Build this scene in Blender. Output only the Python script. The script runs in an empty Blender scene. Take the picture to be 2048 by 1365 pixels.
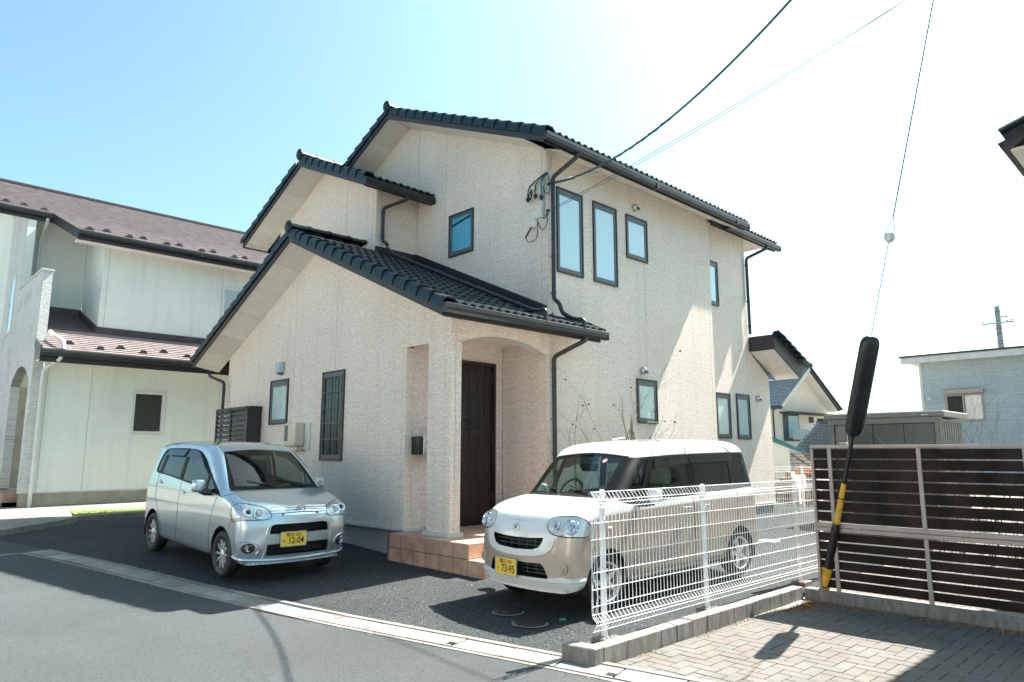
import bpy, bmesh, math, random
from mathutils import Vector, Matrix, noise
from mathutils.geometry import delaunay_2d_cdt
import numpy as np
random.seed(7)
S = bpy.context.scene; COL = S.collection
R = math.radians
# ---------------------------------------------------------------- camera
cam_d = bpy.data.cameras.new('camera'); cam = bpy.data.objects.new('camera', cam_d); COL.objects.link(cam)
cam_d.sensor_width = 36; cam_d.lens = 24.642; cam_d.clip_start = .05; cam_d.clip_end = 2000
cam.location = (0, 0, 1.52)
cam.rotation_euler = (R(90 + 9.098), 0, R(45.938 - 90))
S.camera = cam
# ---------------------------------------------------------------- light: sun to the right behind the house, 52.6 deg high
SX, SY = -.757, .10                       # ground shift of a shadow for each metre of height
to_sun = Vector((-SX, -SY, 1)).normalized()
W = bpy.data.worlds.new('World'); S.world = W; W.use_nodes = True
nt = W.node_tree; nt.nodes.clear()
wo = nt.nodes.new('ShaderNodeOutputWorld'); bg = nt.nodes.new('ShaderNodeBackground'); sk = nt.nodes.new('ShaderNodeTexSky')
sk.sky_type = 'NISHITA'; sk.sun_disc = False
sk.sun_elevation = math.asin(to_sun.z); sk.sun_rotation = math.atan2(to_sun.x, to_sun.y)
sk.altitude = 700; sk.air_density = 1.0; sk.dust_density = 4.4; sk.ozone_density = .9
bg.inputs[1].default_value = .08
tint = nt.nodes.new('ShaderNodeMix'); tint.data_type = 'RGBA'; tint.blend_type = 'MULTIPLY'; tint.inputs[0].default_value = 1
tint.inputs[7].default_value = (.82, 1.035, .92, 1)
nt.links.new(sk.outputs[0], tint.inputs[6]); nt.links.new(tint.outputs[2], bg.inputs[0]); nt.links.new(bg.outputs[0], wo.inputs[0])
sun_d = bpy.data.lights.new('sun', 'SUN'); sun_d.energy = 5; sun_d.angle = R(.5); sun_d.color = (1, .94, .86)
sun = bpy.data.objects.new('sun', sun_d); COL.objects.link(sun); sun.rotation_euler = to_sun.to_track_quat('Z', 'Y').to_euler()
S.view_settings.view_transform = 'Standard'; S.view_settings.look = 'None'
S.view_settings.exposure = 2.0; S.view_settings.gamma = 1
S.render.engine = 'CYCLES'
S.cycles.max_bounces = 8; S.cycles.transparent_max_bounces = 12; S.cycles.caustics_reflective = False; S.cycles.caustics_refractive = False

# ---------------------------------------------------------------- node materials
def mat(name):
    m = bpy.data.materials.new(name); m.use_nodes = True
    return m, m.node_tree, m.node_tree.nodes['Principled BSDF']
def nn(t, ty, **k):
    n = t.nodes.new(ty)
    for a, b in k.items():
        if a.startswith('i_'):
            n.inputs[int(a[2:]) if a[2:].isdigit() else a[2:].replace('_', ' ')].default_value = b
        else: setattr(n, a, b)
    return n
def ramp(t, stops, src=None):
    r = t.nodes.new('ShaderNodeValToRGB'); e = r.color_ramp.elements
    while len(e) < len(stops): e.new(.5)
    for q, (p, c) in zip(e, stops):
        q.position = p; q.color = (c, c, c, 1) if not isinstance(c, tuple) else (*c, 1)
    if src is not None: t.links.new(src, r.inputs[0])
    return r
def coords(t, kind='Object', scale=None):
    c = t.nodes.new('ShaderNodeTexCoord'); out = c.outputs[kind]
    if scale is not None:
        mp = t.nodes.new('ShaderNodeMapping'); mp.inputs[3].default_value = scale
        t.links.new(out, mp.inputs[0]); out = mp.outputs[0]
    return out
def mixc(t, a, b, fac, mode='MIX'):
    m = t.nodes.new('ShaderNodeMix'); m.data_type = 'RGBA'; m.blend_type = mode
    for sock, v in ((m.inputs[0], fac), (m.inputs[6], a), (m.inputs[7], b)):
        if hasattr(v, 'links'): t.links.new(v, sock)
        elif isinstance(v, tuple): sock.default_value = (*v, 1) if len(v) == 3 else v
        else: sock.default_value = v
    return m.outputs[2]
def simple(name, col, rough=.5, metal=0, spec=.5, var=.08, scale=6, bump=0, bscale=80, coat=0, kind='Object'):
    m, t, p = mat(name)
    v = coords(t, kind)
    n = nn(t, 'ShaderNodeTexNoise', i_2=scale, i_3=5.0); t.links.new(v, n.inputs[0])
    dark = tuple(c * (1 - var * 2) for c in col); lite = tuple(min(1, c * (1 + var * 2)) for c in col)
    r = ramp(t, [(.3, dark), (.7, lite)], n.outputs[0]); t.links.new(r.outputs[0], p.inputs['Base Color'])
    p.inputs['Roughness'].default_value = rough; p.inputs['Metallic'].default_value = metal
    p.inputs['Specular IOR Level'].default_value = spec; p.inputs['Coat Weight'].default_value = coat
    if bump:
        n2 = nn(t, 'ShaderNodeTexNoise', i_2=bscale, i_3=3.0); t.links.new(v, n2.inputs[0])
        b = nn(t, 'ShaderNodeBump', i_0=bump, i_1=.01); t.links.new(n2.outputs[0], b.inputs['Height']); t.links.new(b.outputs[0], p.inputs['Normal'])
    return m
def stone_siding(name, c1, c2, cm, rowh=.034, bw=.16, dist=.0035, seed=0, stain=.0, wob_=1.0, grain=.8):
    """split-stone pattern pressed into cladding boards; UV is in metres"""
    m, t, p = mat(name)
    uv = coords(t, 'UV')
    wn = nn(t, 'ShaderNodeTexNoise', i_2=2.2, i_3=2.0); t.links.new(uv, wn.inputs[0])
    wob = nn(t, 'ShaderNodeVectorMath', operation='MULTIPLY_ADD'); wob.inputs[1].default_value = (.03 * wob_, .016 * wob_, 0)
    t.links.new(wn.outputs[1], wob.inputs[0]); t.links.new(uv, wob.inputs[2])
    sx = nn(t, 'ShaderNodeSeparateXYZ'); t.links.new(wob.outputs[0], sx.inputs[0])
    dv = nn(t, 'ShaderNodeMath', operation='DIVIDE', i_1=rowh); t.links.new(sx.outputs[1], dv.inputs[0]); fl = nn(t, 'ShaderNodeMath', operation='FLOOR'); t.links.new(dv.outputs[0], fl.inputs[0])
    wn1 = nn(t, 'ShaderNodeTexWhiteNoise', noise_dimensions='1D'); t.links.new(fl.outputs[0], wn1.inputs['W'])
    shf = nn(t, 'ShaderNodeMath', operation='MULTIPLY_ADD', i_1=bw * 3.0); t.links.new(wn1.outputs[0], shf.inputs[0]); t.links.new(sx.outputs[0], shf.inputs[2])
    cb_ = nn(t, 'ShaderNodeCombineXYZ'); t.links.new(shf.outputs[0], cb_.inputs[0]); t.links.new(sx.outputs[1], cb_.inputs[1])
    br = nn(t, 'ShaderNodeTexBrick', offset=.0, squash=.72, squash_frequency=3)
    t.links.new(cb_.outputs[0], br.inputs[0])
    br.inputs['Color1'].default_value = (0, 0, 0, 1); br.inputs['Color2'].default_value = (1, 1, 1, 1); br.inputs['Mortar'].default_value = (.5, .5, .5, 1)
    br.inputs['Scale'].default_value = 1; br.inputs['Mortar Size'].default_value = rowh * .09; br.inputs['Mortar Smooth'].default_value = .6
    br.inputs['Brick Width'].default_value = bw; br.inputs['Row Height'].default_value = rowh
    n = nn(t, 'ShaderNodeTexNoise', i_2=24.0, i_3=4.0); t.links.new(uv, n.inputs[0])
    n1 = nn(t, 'ShaderNodeTexNoise', i_2=.55, i_3=4.0); t.links.new(uv, n1.inputs[0])
    base = ramp(t, [(0, c1), (.45, tuple((a + b) / 2 for a, b in zip(c1, c2))), (1, c2)], br.outputs['Color'])
    col = mixc(t, base.outputs[0], cm, br.outputs['Fac'])
    r1 = ramp(t, [(.3, grain), (.7, 1.06 - (grain - .8) * .3)], n.outputs[0]); col = mixc(t, col, r1.outputs[0], 1.0, 'MULTIPLY')
    r2 = ramp(t, [(.3, .93), (.7, 1.03)], n1.outputs[0]); col = mixc(t, col, r2.outputs[0], 1.0, 'MULTIPLY')
    sm = nn(t, 'ShaderNodeMapping'); sm.inputs[3].default_value = (5.0, .35, 1); t.links.new(uv, sm.inputs[0]); sk_ = nn(t, 'ShaderNodeTexNoise', i_2=1.0, i_3=5.0, i_4=.6); t.links.new(sm.outputs[0], sk_.inputs[0])
    r3 = ramp(t, [(.5, 1.0), (.75, .90)], sk_.outputs[0]); col = mixc(t, col, r3.outputs[0], 1.0, 'MULTIPLY')
    if stain:
        sn = nn(t, 'ShaderNodeTexNoise', i_2=1.6, i_3=6.0); t.links.new(uv, sn.inputs[0])
        rs = ramp(t, [(.56, 0.0), (.72, stain)], sn.outputs[0]); col = mixc(t, col, (.2, .22, .18), rs.outputs[0])
    t.links.new(col, p.inputs['Base Color']); p.inputs['Roughness'].default_value = .78; p.inputs['Specular IOR Level'].default_value = .3
    inv = nn(t, 'ShaderNodeMath', operation='SUBTRACT', i_0=1.0); t.links.new(br.outputs['Fac'], inv.inputs[1])
    h1 = nn(t, 'ShaderNodeMath', operation='MULTIPLY_ADD', i_1=.9); t.links.new(br.outputs['Color'], h1.inputs[0]); t.links.new(inv.outputs[0], h1.inputs[2])
    h2 = nn(t, 'ShaderNodeMath', operation='MULTIPLY_ADD', i_1=1.1); t.links.new(n.outputs[0], h2.inputs[0]); t.links.new(h1.outputs[0], h2.inputs[2])
    b = nn(t, 'ShaderNodeBump', i_0=1.0, i_1=dist); t.links.new(h2.outputs[0], b.inputs['Height']); t.links.new(b.outputs[0], p.inputs['Normal'])
    return m
def speckle(name, base, spots, scale=160, rough=.9, bdist=.006, lo=.42, big=.5, amp=.25, fleck=.0):
    """crushed stone in a binder: asphalt, gravel, exposed aggregate"""
    m, t, p = mat(name); v = coords(t)
    vo = nn(t, 'ShaderNodeTexVoronoi', i_2=scale); t.links.new(v, vo.inputs[0])
    sep = nn(t, 'ShaderNodeSeparateColor'); t.links.new(vo.outputs['Color'], sep.inputs[0])
    r = ramp(t, [(lo, base), (1, spots)], sep.outputs[0])
    n = nn(t, 'ShaderNodeTexNoise', i_2=big, i_3=8.0, i_4=.62); t.links.new(v, n.inputs[0])
    r2 = ramp(t, [(.3, 1 - amp), (.7, 1 + amp)], n.outputs[0])
    col = mixc(t, r.outputs[0], r2.outputs[0], 1.0, 'MULTIPLY')
    if fleck:
        rf = ramp(t, [(1 - fleck, 0.0), (1 - fleck + .004, 1.0)], sep.outputs[1]); col = mixc(t, col, (.6, .62, .6), rf.outputs[0])
    t.links.new(col, p.inputs['Base Color']); p.inputs['Roughness'].default_value = rough; p.inputs['Specular IOR Level'].default_value = .25
    b = nn(t, 'ShaderNodeBump', i_0=1.0, i_1=bdist, invert=True); t.links.new(vo.outputs['Distance'], b.inputs['Height']); t.links.new(b.outputs[0], p.inputs['Normal'])
    return m
def concrete(name, col, stain=.35, scale=3.0, streak=False):
    m, t, p = mat(name); v = coords(t, 'Object', (1, 1, .25) if streak else (1, 1, 1))
    n = nn(t, 'ShaderNodeTexNoise', i_2=scale * (3 if streak else 1), i_3=9.0, i_4=.65); t.links.new(v, n.inputs[0])
    r = ramp(t, [(.32, tuple(c * (1 - stain) for c in col)), (.62, col)], n.outputs[0])
    n2 = nn(t, 'ShaderNodeTexNoise', i_2=140.0, i_3=2.0); t.links.new(coords(t), n2.inputs[0])
    r2 = ramp(t, [(.3, .82), (.7, 1.1)], n2.outputs[0])
    t.links.new(mixc(t, r.outputs[0], r2.outputs[0], 1.0, 'MULTIPLY'), p.inputs['Base Color']); p.inputs['Roughness'].default_value = .88; p.inputs['Specular IOR Level'].default_value = .25
    b = nn(t, 'ShaderNodeBump', i_0=.6, i_1=.003); t.links.new(n2.outputs[0], b.inputs['Height']); t.links.new(b.outputs[0], p.inputs['Normal'])
    return m
def glass(name, tint=(.8, .9, .88), alpha=.25, rough=.02, base=(.02, .03, .03)):
    """thin pane: reflects by viewing angle (Schlick, same from both sides) over a see-through or dark body"""
    m, t, p = mat(name); t.nodes.remove(p)
    out = t.nodes['Material Output']
    gl = nn(t, 'ShaderNodeBsdfGlossy', i_1=rough); gl.inputs[0].default_value = (1, 1, 1, 1)
    tr = nn(t, 'ShaderNodeBsdfTransparent'); tr.inputs[0].default_value = (*tint, 1)
    df = nn(t, 'ShaderNodeBsdfDiffuse'); df.inputs[0].default_value = (*base, 1)
    m1 = nn(t, 'ShaderNodeMixShader', i_0=alpha); t.links.new(tr.outputs[0], m1.inputs[1]); t.links.new(df.outputs[0], m1.inputs[2])
    ge = nn(t, 'ShaderNodeNewGeometry'); dt = nn(t, 'ShaderNodeVectorMath', operation='DOT_PRODUCT')
    t.links.new(ge.outputs['Incoming'], dt.inputs[0]); t.links.new(ge.outputs['Normal'], dt.inputs[1])
    ab = nn(t, 'ShaderNodeMath', operation='ABSOLUTE'); t.links.new(dt.outputs['Value'], ab.inputs[0])
    om = nn(t, 'ShaderNodeMath', operation='SUBTRACT', i_0=1.0); t.links.new(ab.outputs[0], om.inputs[1])
    pw = nn(t, 'ShaderNodeMath', operation='POWER', i_1=5.0); t.links.new(om.outputs[0], pw.inputs[0])
    ma = nn(t, 'ShaderNodeMath', operation='MULTIPLY_ADD', i_1=.94, i_2=.055); t.links.new(pw.outputs[0], ma.inputs[0])
    m2 = nn(t, 'ShaderNodeMixShader'); t.links.new(ma.outputs[0], m2.inputs[0]); t.links.new(m1.outputs[0], m2.inputs[1]); t.links.new(gl.outputs[0], m2.inputs[2])
    t.links.new(m2.outputs[0], out.inputs[0]); return m
def paint(name, col, metal=.0, rough=.35, flake=0):
    m, t, p = mat(name)
    v = coords(t); n = nn(t, 'ShaderNodeTexNoise', i_2=3.0, i_3=3.0); t.links.new(v, n.inputs[0])
    r = ramp(t, [(.3, tuple(c * .96 for c in col)), (.7, tuple(min(1, c * 1.03) for c in col))], n.outputs[0])
    t.links.new(r.outputs[0], p.inputs['Base Color'])
    p.inputs['Metallic'].default_value = metal; p.inputs['Roughness'].default_value = rough
    p.inputs['Coat Weight'].default_value = 1; p.inputs['Coat Roughness'].default_value = .04
    if flake:
        n2 = nn(t, 'ShaderNodeTexNoise', i_2=900.0, i_3=1.0); t.links.new(v, n2.inputs[0])
        b = nn(t, 'ShaderNodeBump', i_0=flake, i_1=.0006); t.links.new(n2.outputs[0], b.inputs['Height']); t.links.new(b.outputs[0], p.inputs['Normal'])
    return m
M = {}
M['siding'] = stone_siding('beige stone siding', (.90, .785, .665), (.95, .88, .79), (.73, .59, .475), bw=.19, dist=.0034)
M['siding2'] = stone_siding('pink accent siding', (.88, .75, .67), (.95, .89, .84), (.72, .58, .50), rowh=.03, bw=.13)
M['nsiding'] = stone_siding('cream fine siding', (.80, .84, .77), (.83, .87, .80), (.73, .77, .69), rowh=.045, bw=1.3, dist=.0007, wob_=.3, grain=.95)
M['nrough'] = stone_siding('white rough siding', (.72, .74, .70), (.82, .83, .79), (.50, .53, .50), rowh=.035, bw=.16, dist=.005, stain=.4)
M['bsiding'] = stone_siding('blue grey siding', (.42, .50, .52), (.52, .58, .60), (.33, .40, .42), rowh=.09, bw=.7, dist=.006, wob_=0)
M['dark_gap'] = simple('dark joint', (.05, .04, .03), .9)
M['tile'] = simple('glazed dark tile', (.008, .023, .029), .42, spec=.35, var=.22, scale=9, bump=.25, bscale=140, kind='Object')
M['fascia'] = simple('charcoal fascia', (.034, .031, .033), .5, var=.06)
M['gutter'] = simple('dark gutter', (.024, .026, .028), .32, var=.05)
M['soffit'] = simple('white soffit board', (.84, .80, .73), .8, var=.03)
M['trim'] = simple('pale drip trim', (.62, .62, .60), .5, var=.05)
M['found'] = concrete('foundation render', (.36, .37, .355), .12)
M['nfound'] = concrete('stained foundation', (.50, .47, .38), .28)
M['frame_dark'] = simple('dark window frame', (.035, .032, .032), .45, var=.1)
M['frame_grey'] = simple('grey sash', (.085, .10, .11), .4, var=.05)
M['wood'] = None
M['ntile'] = simple('mauve slate roofing', (.215, .18, .18), .62, var=.12, scale=4)
M['nroof'] = simple('brown flashing and shade courses', (.07, .05, .055), .45, var=.1, scale=4)  # brown of the flashings, also the painted shade of the recess courses
M['white_plastic'] = simple('off-white plastic', (.72, .72, .68), .4, var=.03)
M['cream_plastic'] = simple('cream plastic', (.66, .60, .48), .45, var=.03)
M['steel'] = simple('brushed steel', (.55, .56, .56), .32, metal=.9, var=.05)
M['galv'] = simple('galvanised steel', (.42, .50, .50), .5, metal=.5, var=.12, scale=30)
M['white_metal'] = simple('white powder coat', (.80, .81, .80), .4, var=.02)
M['black_rubber'] = simple('black rubber', (.018, .019, .02), .6, var=.15, scale=12)
M['black_plastic'] = simple('black plastic', (.012, .014, .016), .4, var=.1)
M['side_glass'] = glass('side window glass', (.38, .48, .46), .2)
M['pillar_black'] = simple('satin black pillar', (.004, .006, .007), .5, var=0, spec=.2)
M['black_gloss'] = simple('black gloss', (.008, .009, .01), .12, var=.0)
M['yellow'] = simple('yellow sleeve', (.70, .38, .04), .45, var=.08, scale=14)
M['guard_black'] = simple('black sleeve', (.014, .017, .019), .34, var=.15)
M['alu'] = simple('warm aluminium post', (.37, .32, .28), .45, metal=.25, var=.05)
M['slat'] = simple('dark wood-look slat', (.024, .016, .013), .7, var=.3, scale=3, spec=.2)
M['terracotta'] = simple('terracotta tile', (.46, .29, .21), .6, var=.12, scale=5, bump=.2, bscale=50)
M['grout'] = simple('grey grout', (.17, .14, .125), .9)
M['asphalt'] = speckle('street asphalt', (.038, .045, .048), (.082, .092, .097), 190, bdist=.002, lo=.15, big=.3, amp=.22, fleck=.0)
M['lot'] = speckle('open graded asphalt', (.004, .006, .008), (.085, .097, .10), 150, bdist=.006, lo=.15, big=.8, amp=.25, fleck=.004)
M['gravel'] = speckle('pale gravel', (.12, .115, .10), (.46, .45, .42), 55, bdist=.02, lo=.15)
M['yard_gravel'] = speckle('shade toned yard gravel', (.07, .065, .06), (.27, .26, .24), 60, bdist=.015, lo=.15)  # darker copy of the pale gravel, with shade put into its colour
M['soil'] = speckle('far ground', (.16, .15, .12), (.34, .32, .28), 30, bdist=.01, lo=.15)
M['kerb'] = concrete('weathered kerb', (.27, .26, .24), .5, 2.2)
M['block'] = concrete('concrete block', (.27, .255, .235), .5, 5, streak=True)
M['cover'] = None
M['chrome'] = simple('chrome', (.82, .84, .86), .06, metal=1, var=.0)
M['alloy'] = simple('alloy wheel', (.80, .81, .82), .32, metal=.6, var=.04)
M['alloy_dark'] = simple('dark alloy', (.09, .09, .095), .3, metal=.8, var=.04)
M['car_glass'] = glass('car glass', (.62, .76, .72), .10)
M['dark_glass'] = glass('privacy glass', (.12, .15, .15), .3)
M['visor'] = glass('smoked visor', (.20, .23, .26), .25, .05)
M['lens'] = glass('clear lens', (.95, .98, .98), .05, .03)
M['pane_dark'] = glass('dark room pane', (.1, .12, .12), .85, .02, (.03, .04, .04))
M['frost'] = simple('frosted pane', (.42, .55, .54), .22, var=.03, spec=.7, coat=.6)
M['frost_sky'] = simple('frosted pane with painted sky', (.40, .62, .70), .10, var=0, spec=.9, coat=1)  # reflected sky put into the blue of the base colour
M['pane_sky'] = simple('pane with painted sky blue', (.05, .36, .50), .25, var=.0, spec=.7, coat=.3)  # clear glass; its blue is the mirrored sky painted as base colour
M['lamp_inner'] = simple('bright lamp bowl', (.80, .83, .84), .22, metal=.45, var=.05)
M['silver'] = paint('silver metallic', (.52, .61, .66), .7, .26, .3)
M['beige_car'] = paint('beige pearl', (.46, .38, .31), .25, .32, .2)
M['white_car'] = paint('pearl white', (.70, .715, .70), .0, .3)
M['seat_dark'] = simple('dark cloth', (.035, .038, .04), .9, var=.1)
M['seat_beige'] = simple('beige cloth', (.40, .37, .30), .9, var=.05)
M['dash'] = simple('dashboard', (.07, .09, .09), .6)
M['plate'] = simple('plate yellow', (.82, .56, .06), .35, var=.03)
M['ink'] = simple('black print', (.01, .01, .01), .6, var=0)
M['red_lens'] = simple('red lens', (.62, .03, .04), .12, var=.05, coat=1)
M['amber'] = simple('amber', (.6, .22, .03), .2, coat=1)
M['bark'] = simple('grey brown bark', (.20, .16, .13), .9, var=.2, scale=30)
M['bark_red'] = simple('red brown twigs', (.20, .12, .10), .9, var=.2, scale=30)
M['pod'] = simple('dry seed pod', (.07, .045, .03), .8)
M['stake'] = simple('grey wooden stake', (.28, .22, .17), .85, var=.2, scale=18)
M['cable'] = simple('teal sheathed cable', (.005, .10, .13), .45, var=.1)
M['cable_black'] = simple('black cable', (.01, .012, .014), .5)
M['porcelain'] = simple('porcelain', (.62, .62, .58), .3, var=.1)
M['leaf_dry'] = simple('dry leaf', (.24, .15, .08), .8, var=.3, scale=50)
M['weed'] = simple('straw coloured weed', (.38, .32, .16), .9, var=.3, scale=50)
M['lawn'] = simple('lawn blades', (.30, .40, .09), .8, var=.3, scale=20)
M['conc_pole'] = concrete('pole concrete', (.34, .37, .36), .15)
M['rust'] = simple('rusty iron', (.042, .030, .026), .6, var=.35, scale=60, bump=.4)
M['shed'] = simple('grey shed steel', (.22, .225, .21), .45, metal=.2, var=.05)
M['shed_dark'] = simple('dark shed door', (.075, .095, .095), .3, metal=.2, var=.05)
M['white_wall'] = simple('white plaster', (.85, .79, .70), .85, var=.03, scale=2)
M['orange'] = simple('orange tarpaulin', (.34, .15, .09), .7, var=.2)
M['teal_trim'] = simple('teal metal edge', (.05, .19, .20), .4)
M['glare_tile'] = simple('silver glazed tile', (.24, .26, .28), .16, var=.15, scale=9)
def wood():
    m, t, p = mat('dark stained door wood'); v = coords(t, 'Object', (1, 1, .06))
    n = nn(t, 'ShaderNodeTexNoise', i_2=38.0, i_3=6.0); t.links.new(v, n.inputs[0])
    r = ramp(t, [(.3, (.010, .006, .005)), (.7, (.038, .022, .015))], n.outputs[0]); t.links.new(r.outputs[0], p.inputs['Base Color'])
    p.inputs['Roughness'].default_value = .45; return m
M['wood'] = wood()
def cover():
    m, t, p = mat('chequered drain cover'); v = coords(t, 'UV')
    br = nn(t, 'ShaderNodeTexBrick', offset=0.0); t.links.new(v, br.inputs[0])
    br.inputs['Color1'].default_value = (.33, .33, .31, 1); br.inputs['Color2'].default_value = (.37, .37, .345, 1); br.inputs['Mortar'].default_value = (.18, .18, .17, 1)
    br.inputs['Scale'].default_value = 1; br.inputs['Mortar Size'].default_value = .004; br.inputs['Mortar Smooth'].default_value = .5
    br.inputs['Brick Width'].default_value = .036; br.inputs['Row Height'].default_value = .036
    n = nn(t, 'ShaderNodeTexNoise', i_2=3.0, i_3=8.0, i_4=.65); t.links.new(coords(t), n.inputs[0]); r = ramp(t, [(.3, .66), (.65, 1.02)], n.outputs[0])
    oi = nn(t, 'ShaderNodeObjectInfo'); ro = ramp(t, [(0, .78), (1, 1.08)], oi.outputs['Random'])
    t.links.new(mixc(t, mixc(t, br.outputs[0], r.outputs[0], 1.0, 'MULTIPLY'), ro.outputs[0], 1.0, 'MULTIPLY'), p.inputs['Base Color']); p.inputs['Roughness'].default_value = .88; p.inputs['Specular IOR Level'].default_value = .25
    b = nn(t, 'ShaderNodeBump', i_0=.6, i_1=.004, invert=True); t.links.new(br.outputs['Fac'], b.inputs['Height']); t.links.new(b.outputs[0], p.inputs['Normal']); return m
M['cover'] = cover()
def perforated():
    m, t, p = mat('perforated soffit board'); v = coords(t, 'UV')
    vo = nn(t, 'ShaderNodeTexVoronoi', i_2=26.0); vo.inputs['Randomness'].default_value = 0; t.links.new(v, vo.inputs[0])
    r = ramp(t, [(.2, (.30, .28, .26)), (.28, (.84, .80, .73))], vo.outputs['Distance']); t.links.new(r.outputs[0], p.inputs['Base Color'])
    p.inputs['Roughness'].default_value = .8; return m
M['perf'] = perforated()
def paver(i, a, b):
    m, t, p = mat('block paver %d' % i); v = coords(t)
    n = nn(t, 'ShaderNodeTexNoise', i_2=220.0, i_3=2.0); t.links.new(v, n.inputs[0])
    r = ramp(t, [(.3, a), (.7, b)], n.outputs[0]); n2 = nn(t, 'ShaderNodeTexNoise', i_2=2.5, i_3=6.0); t.links.new(v, n2.inputs[0]); r2 = ramp(t, [(.3, .8), (.65, 1.06)], n2.outputs[0])
    t.links.new(mixc(t, r.outputs[0], r2.outputs[0], 1.0, 'MULTIPLY'), p.inputs['Base Color']); p.inputs['Roughness'].default_value = .9; p.inputs['Specular IOR Level'].default_value = .2
    bb = nn(t, 'ShaderNodeBump', i_0=.5, i_1=.003); t.links.new(n.outputs[0], bb.inputs['Height']); t.links.new(bb.outputs[0], p.inputs['Normal']); return m
PAV = [paver(0, (.128, .117, .105), (.166, .153, .138)), paver(1, (.125, .121, .114), (.163, .158, .15)), paver(2, (.134, .115, .103), (.172, .149, .134)), paver(3, (.128, .118, .108), (.163, .152, .14))]

# ---------------------------------------------------------------- mesh helpers
def tag(o, label=None, cat=None, group=None, kind=None):
    for k, v in (('label', label), ('category', cat), ('group', group), ('kind', kind)):
        if v: o[k] = v
    return o
def thing(name, loc, label, cat, group=None, rot=None):
    o = bpy.data.objects.new(name, None); COL.objects.link(o); o.location = loc; o.empty_display_size = .1
    if rot: o.rotation_euler = rot
    return tag(o, label, cat, group)
class MB:
    def __init__(s): s.v = []; s.f = []; s.uv = {}; s.mi = []; s.cur = 0
    def add(s, vs, fs, uvs=None):
        b = len(s.v); s.v += [tuple(v) for v in vs]
        for i, f in enumerate(fs):
            s.f.append([b + j for j in f]); s.mi.append(s.cur)
            if uvs: s.uv[len(s.f) - 1] = [uvs[j] for j in f]
        return s
    def box(s, a, b, M4=None):
        x0, y0, z0 = (min(a[i], b[i]) for i in range(3)); x1, y1, z1 = (max(a[i], b[i]) for i in range(3))
        vs = [Vector(c) for c in ((x0, y0, z0), (x1, y0, z0), (x1, y1, z0), (x0, y1, z0), (x0, y0, z1), (x1, y0, z1), (x1, y1, z1), (x0, y1, z1))]
        if M4: vs = [M4 @ v for v in vs]
        return s.add(vs, [(0, 3, 2, 1), (4, 5, 6, 7), (0, 1, 5, 4), (1, 2, 6, 5), (2, 3, 7, 6), (3, 0, 4, 7)])
    def tube(s, pts, r, n=8, caps=True, sq=1.0):
        pts = [Vector(p) for p in pts]; rs = r if isinstance(r, (list, tuple)) else [r] * len(pts)
        rings = []; prev = None
        for i, p in enumerate(pts):
            d = (pts[min(i + 1, len(pts) - 1)] - pts[max(i - 1, 0)])
            if d.length < 1e-9: d = Vector((0, 0, 1))
            d.normalize()
            if prev is None:
                a = Vector((0, 0, 1)) if abs(d.z) < .9 else Vector((1, 0, 0)); u = d.cross(a).normalized()
            else: u = (prev - d * prev.dot(d)).normalized()
            prev = u; w = d.cross(u)
            rings.append([p + (u * math.cos(2 * math.pi * k / n) + w * math.sin(2 * math.pi * k / n) * sq) * rs[i] for k in range(n)])
        vs = [v for g in rings for v in g]; fs = []
        for i in range(len(pts) - 1):
            for k in range(n):
                k2 = (k + 1) % n; fs.append((i * n + k, i * n + k2, (i + 1) * n + k2, (i + 1) * n + k))
        if caps: fs += [tuple(reversed(range(n))), tuple(range((len(pts) - 1) * n, len(pts) * n))]
        return s.add(vs, fs)
    def lathe(s, prof, n=32, M4=None, y=True):
        """profile (radius, height) round the local Y axis"""
        vs = []
        for r, h in prof:
            for k in range(n):
                a = 2 * math.pi * k / n; v = Vector((r * math.cos(a), h, r * math.sin(a))); vs.append(M4 @ v if M4 else v)
        fs = []
        for i in range(len(prof) - 1):
            for k in range(n):
                k2 = (k + 1) % n; fs.append((i * n + k, i * n + k2, (i + 1) * n + k2, (i + 1) * n + k))
        return s.add(vs, fs)
    def prism(s, poly, ext, M4=None):
        """polygon (3-D points in a plane) extruded by the vector ext"""
        p = [Vector(q) for q in poly]; e = Vector(ext); n = len(p); vs = p + [q + e for q in p]
        if M4: vs = [M4 @ v for v in vs]
        return s.add(vs, [tuple(range(n))[::-1], tuple(range(n, 2 * n))] + [(i, (i + 1) % n, (i + 1) % n + n, i + n) for i in range(n)])
    def build(s, name, m, parent=None, smooth=False, link=True, ang=40, bevel=0, fix=True):
        me = bpy.data.meshes.new(name); me.from_pydata([tuple(v) for v in s.v], [], s.f)
        if s.uv:
            ul = me.uv_layers.new(name='UVMap')
            for pi, pl in enumerate(me.polygons):
                if pi in s.uv:
                    for li, q in zip(pl.loop_indices, s.uv[pi]): ul.data[li].uv = q
        for mm in (m if isinstance(m, (list, tuple)) else [m]): me.materials.append(mm)
        if any(s.mi): me.polygons.foreach_set('material_index', s.mi)
        if fix:
            bm = bmesh.new(); bm.from_mesh(me); bmesh.ops.recalc_face_normals(bm, faces=bm.faces)
            if bevel: bmesh.ops.bevel(bm, geom=[e for e in bm.edges if len(e.link_faces) == 2 and e.calc_face_angle(0) > .5], offset=bevel, segments=1, affect='EDGES', clamp_overlap=True)
            bm.to_mesh(me); bm.free()
        if smooth:
            me.polygons.foreach_set('use_smooth', [True] * len(me.polygons)); me.set_sharp_from_angle(angle=R(ang))
        return mk(name, me, parent) if link else me
def mk(name, me, parent=None, loc=None, rot=None, kind=None):
    o = bpy.data.objects.new(name, me); COL.objects.link(o)
    if parent is not None: o.parent = parent
    if loc is not None: o.location = loc
    if rot is not None: o.rotation_euler = rot
    if kind: o['kind'] = kind
    return o
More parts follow.
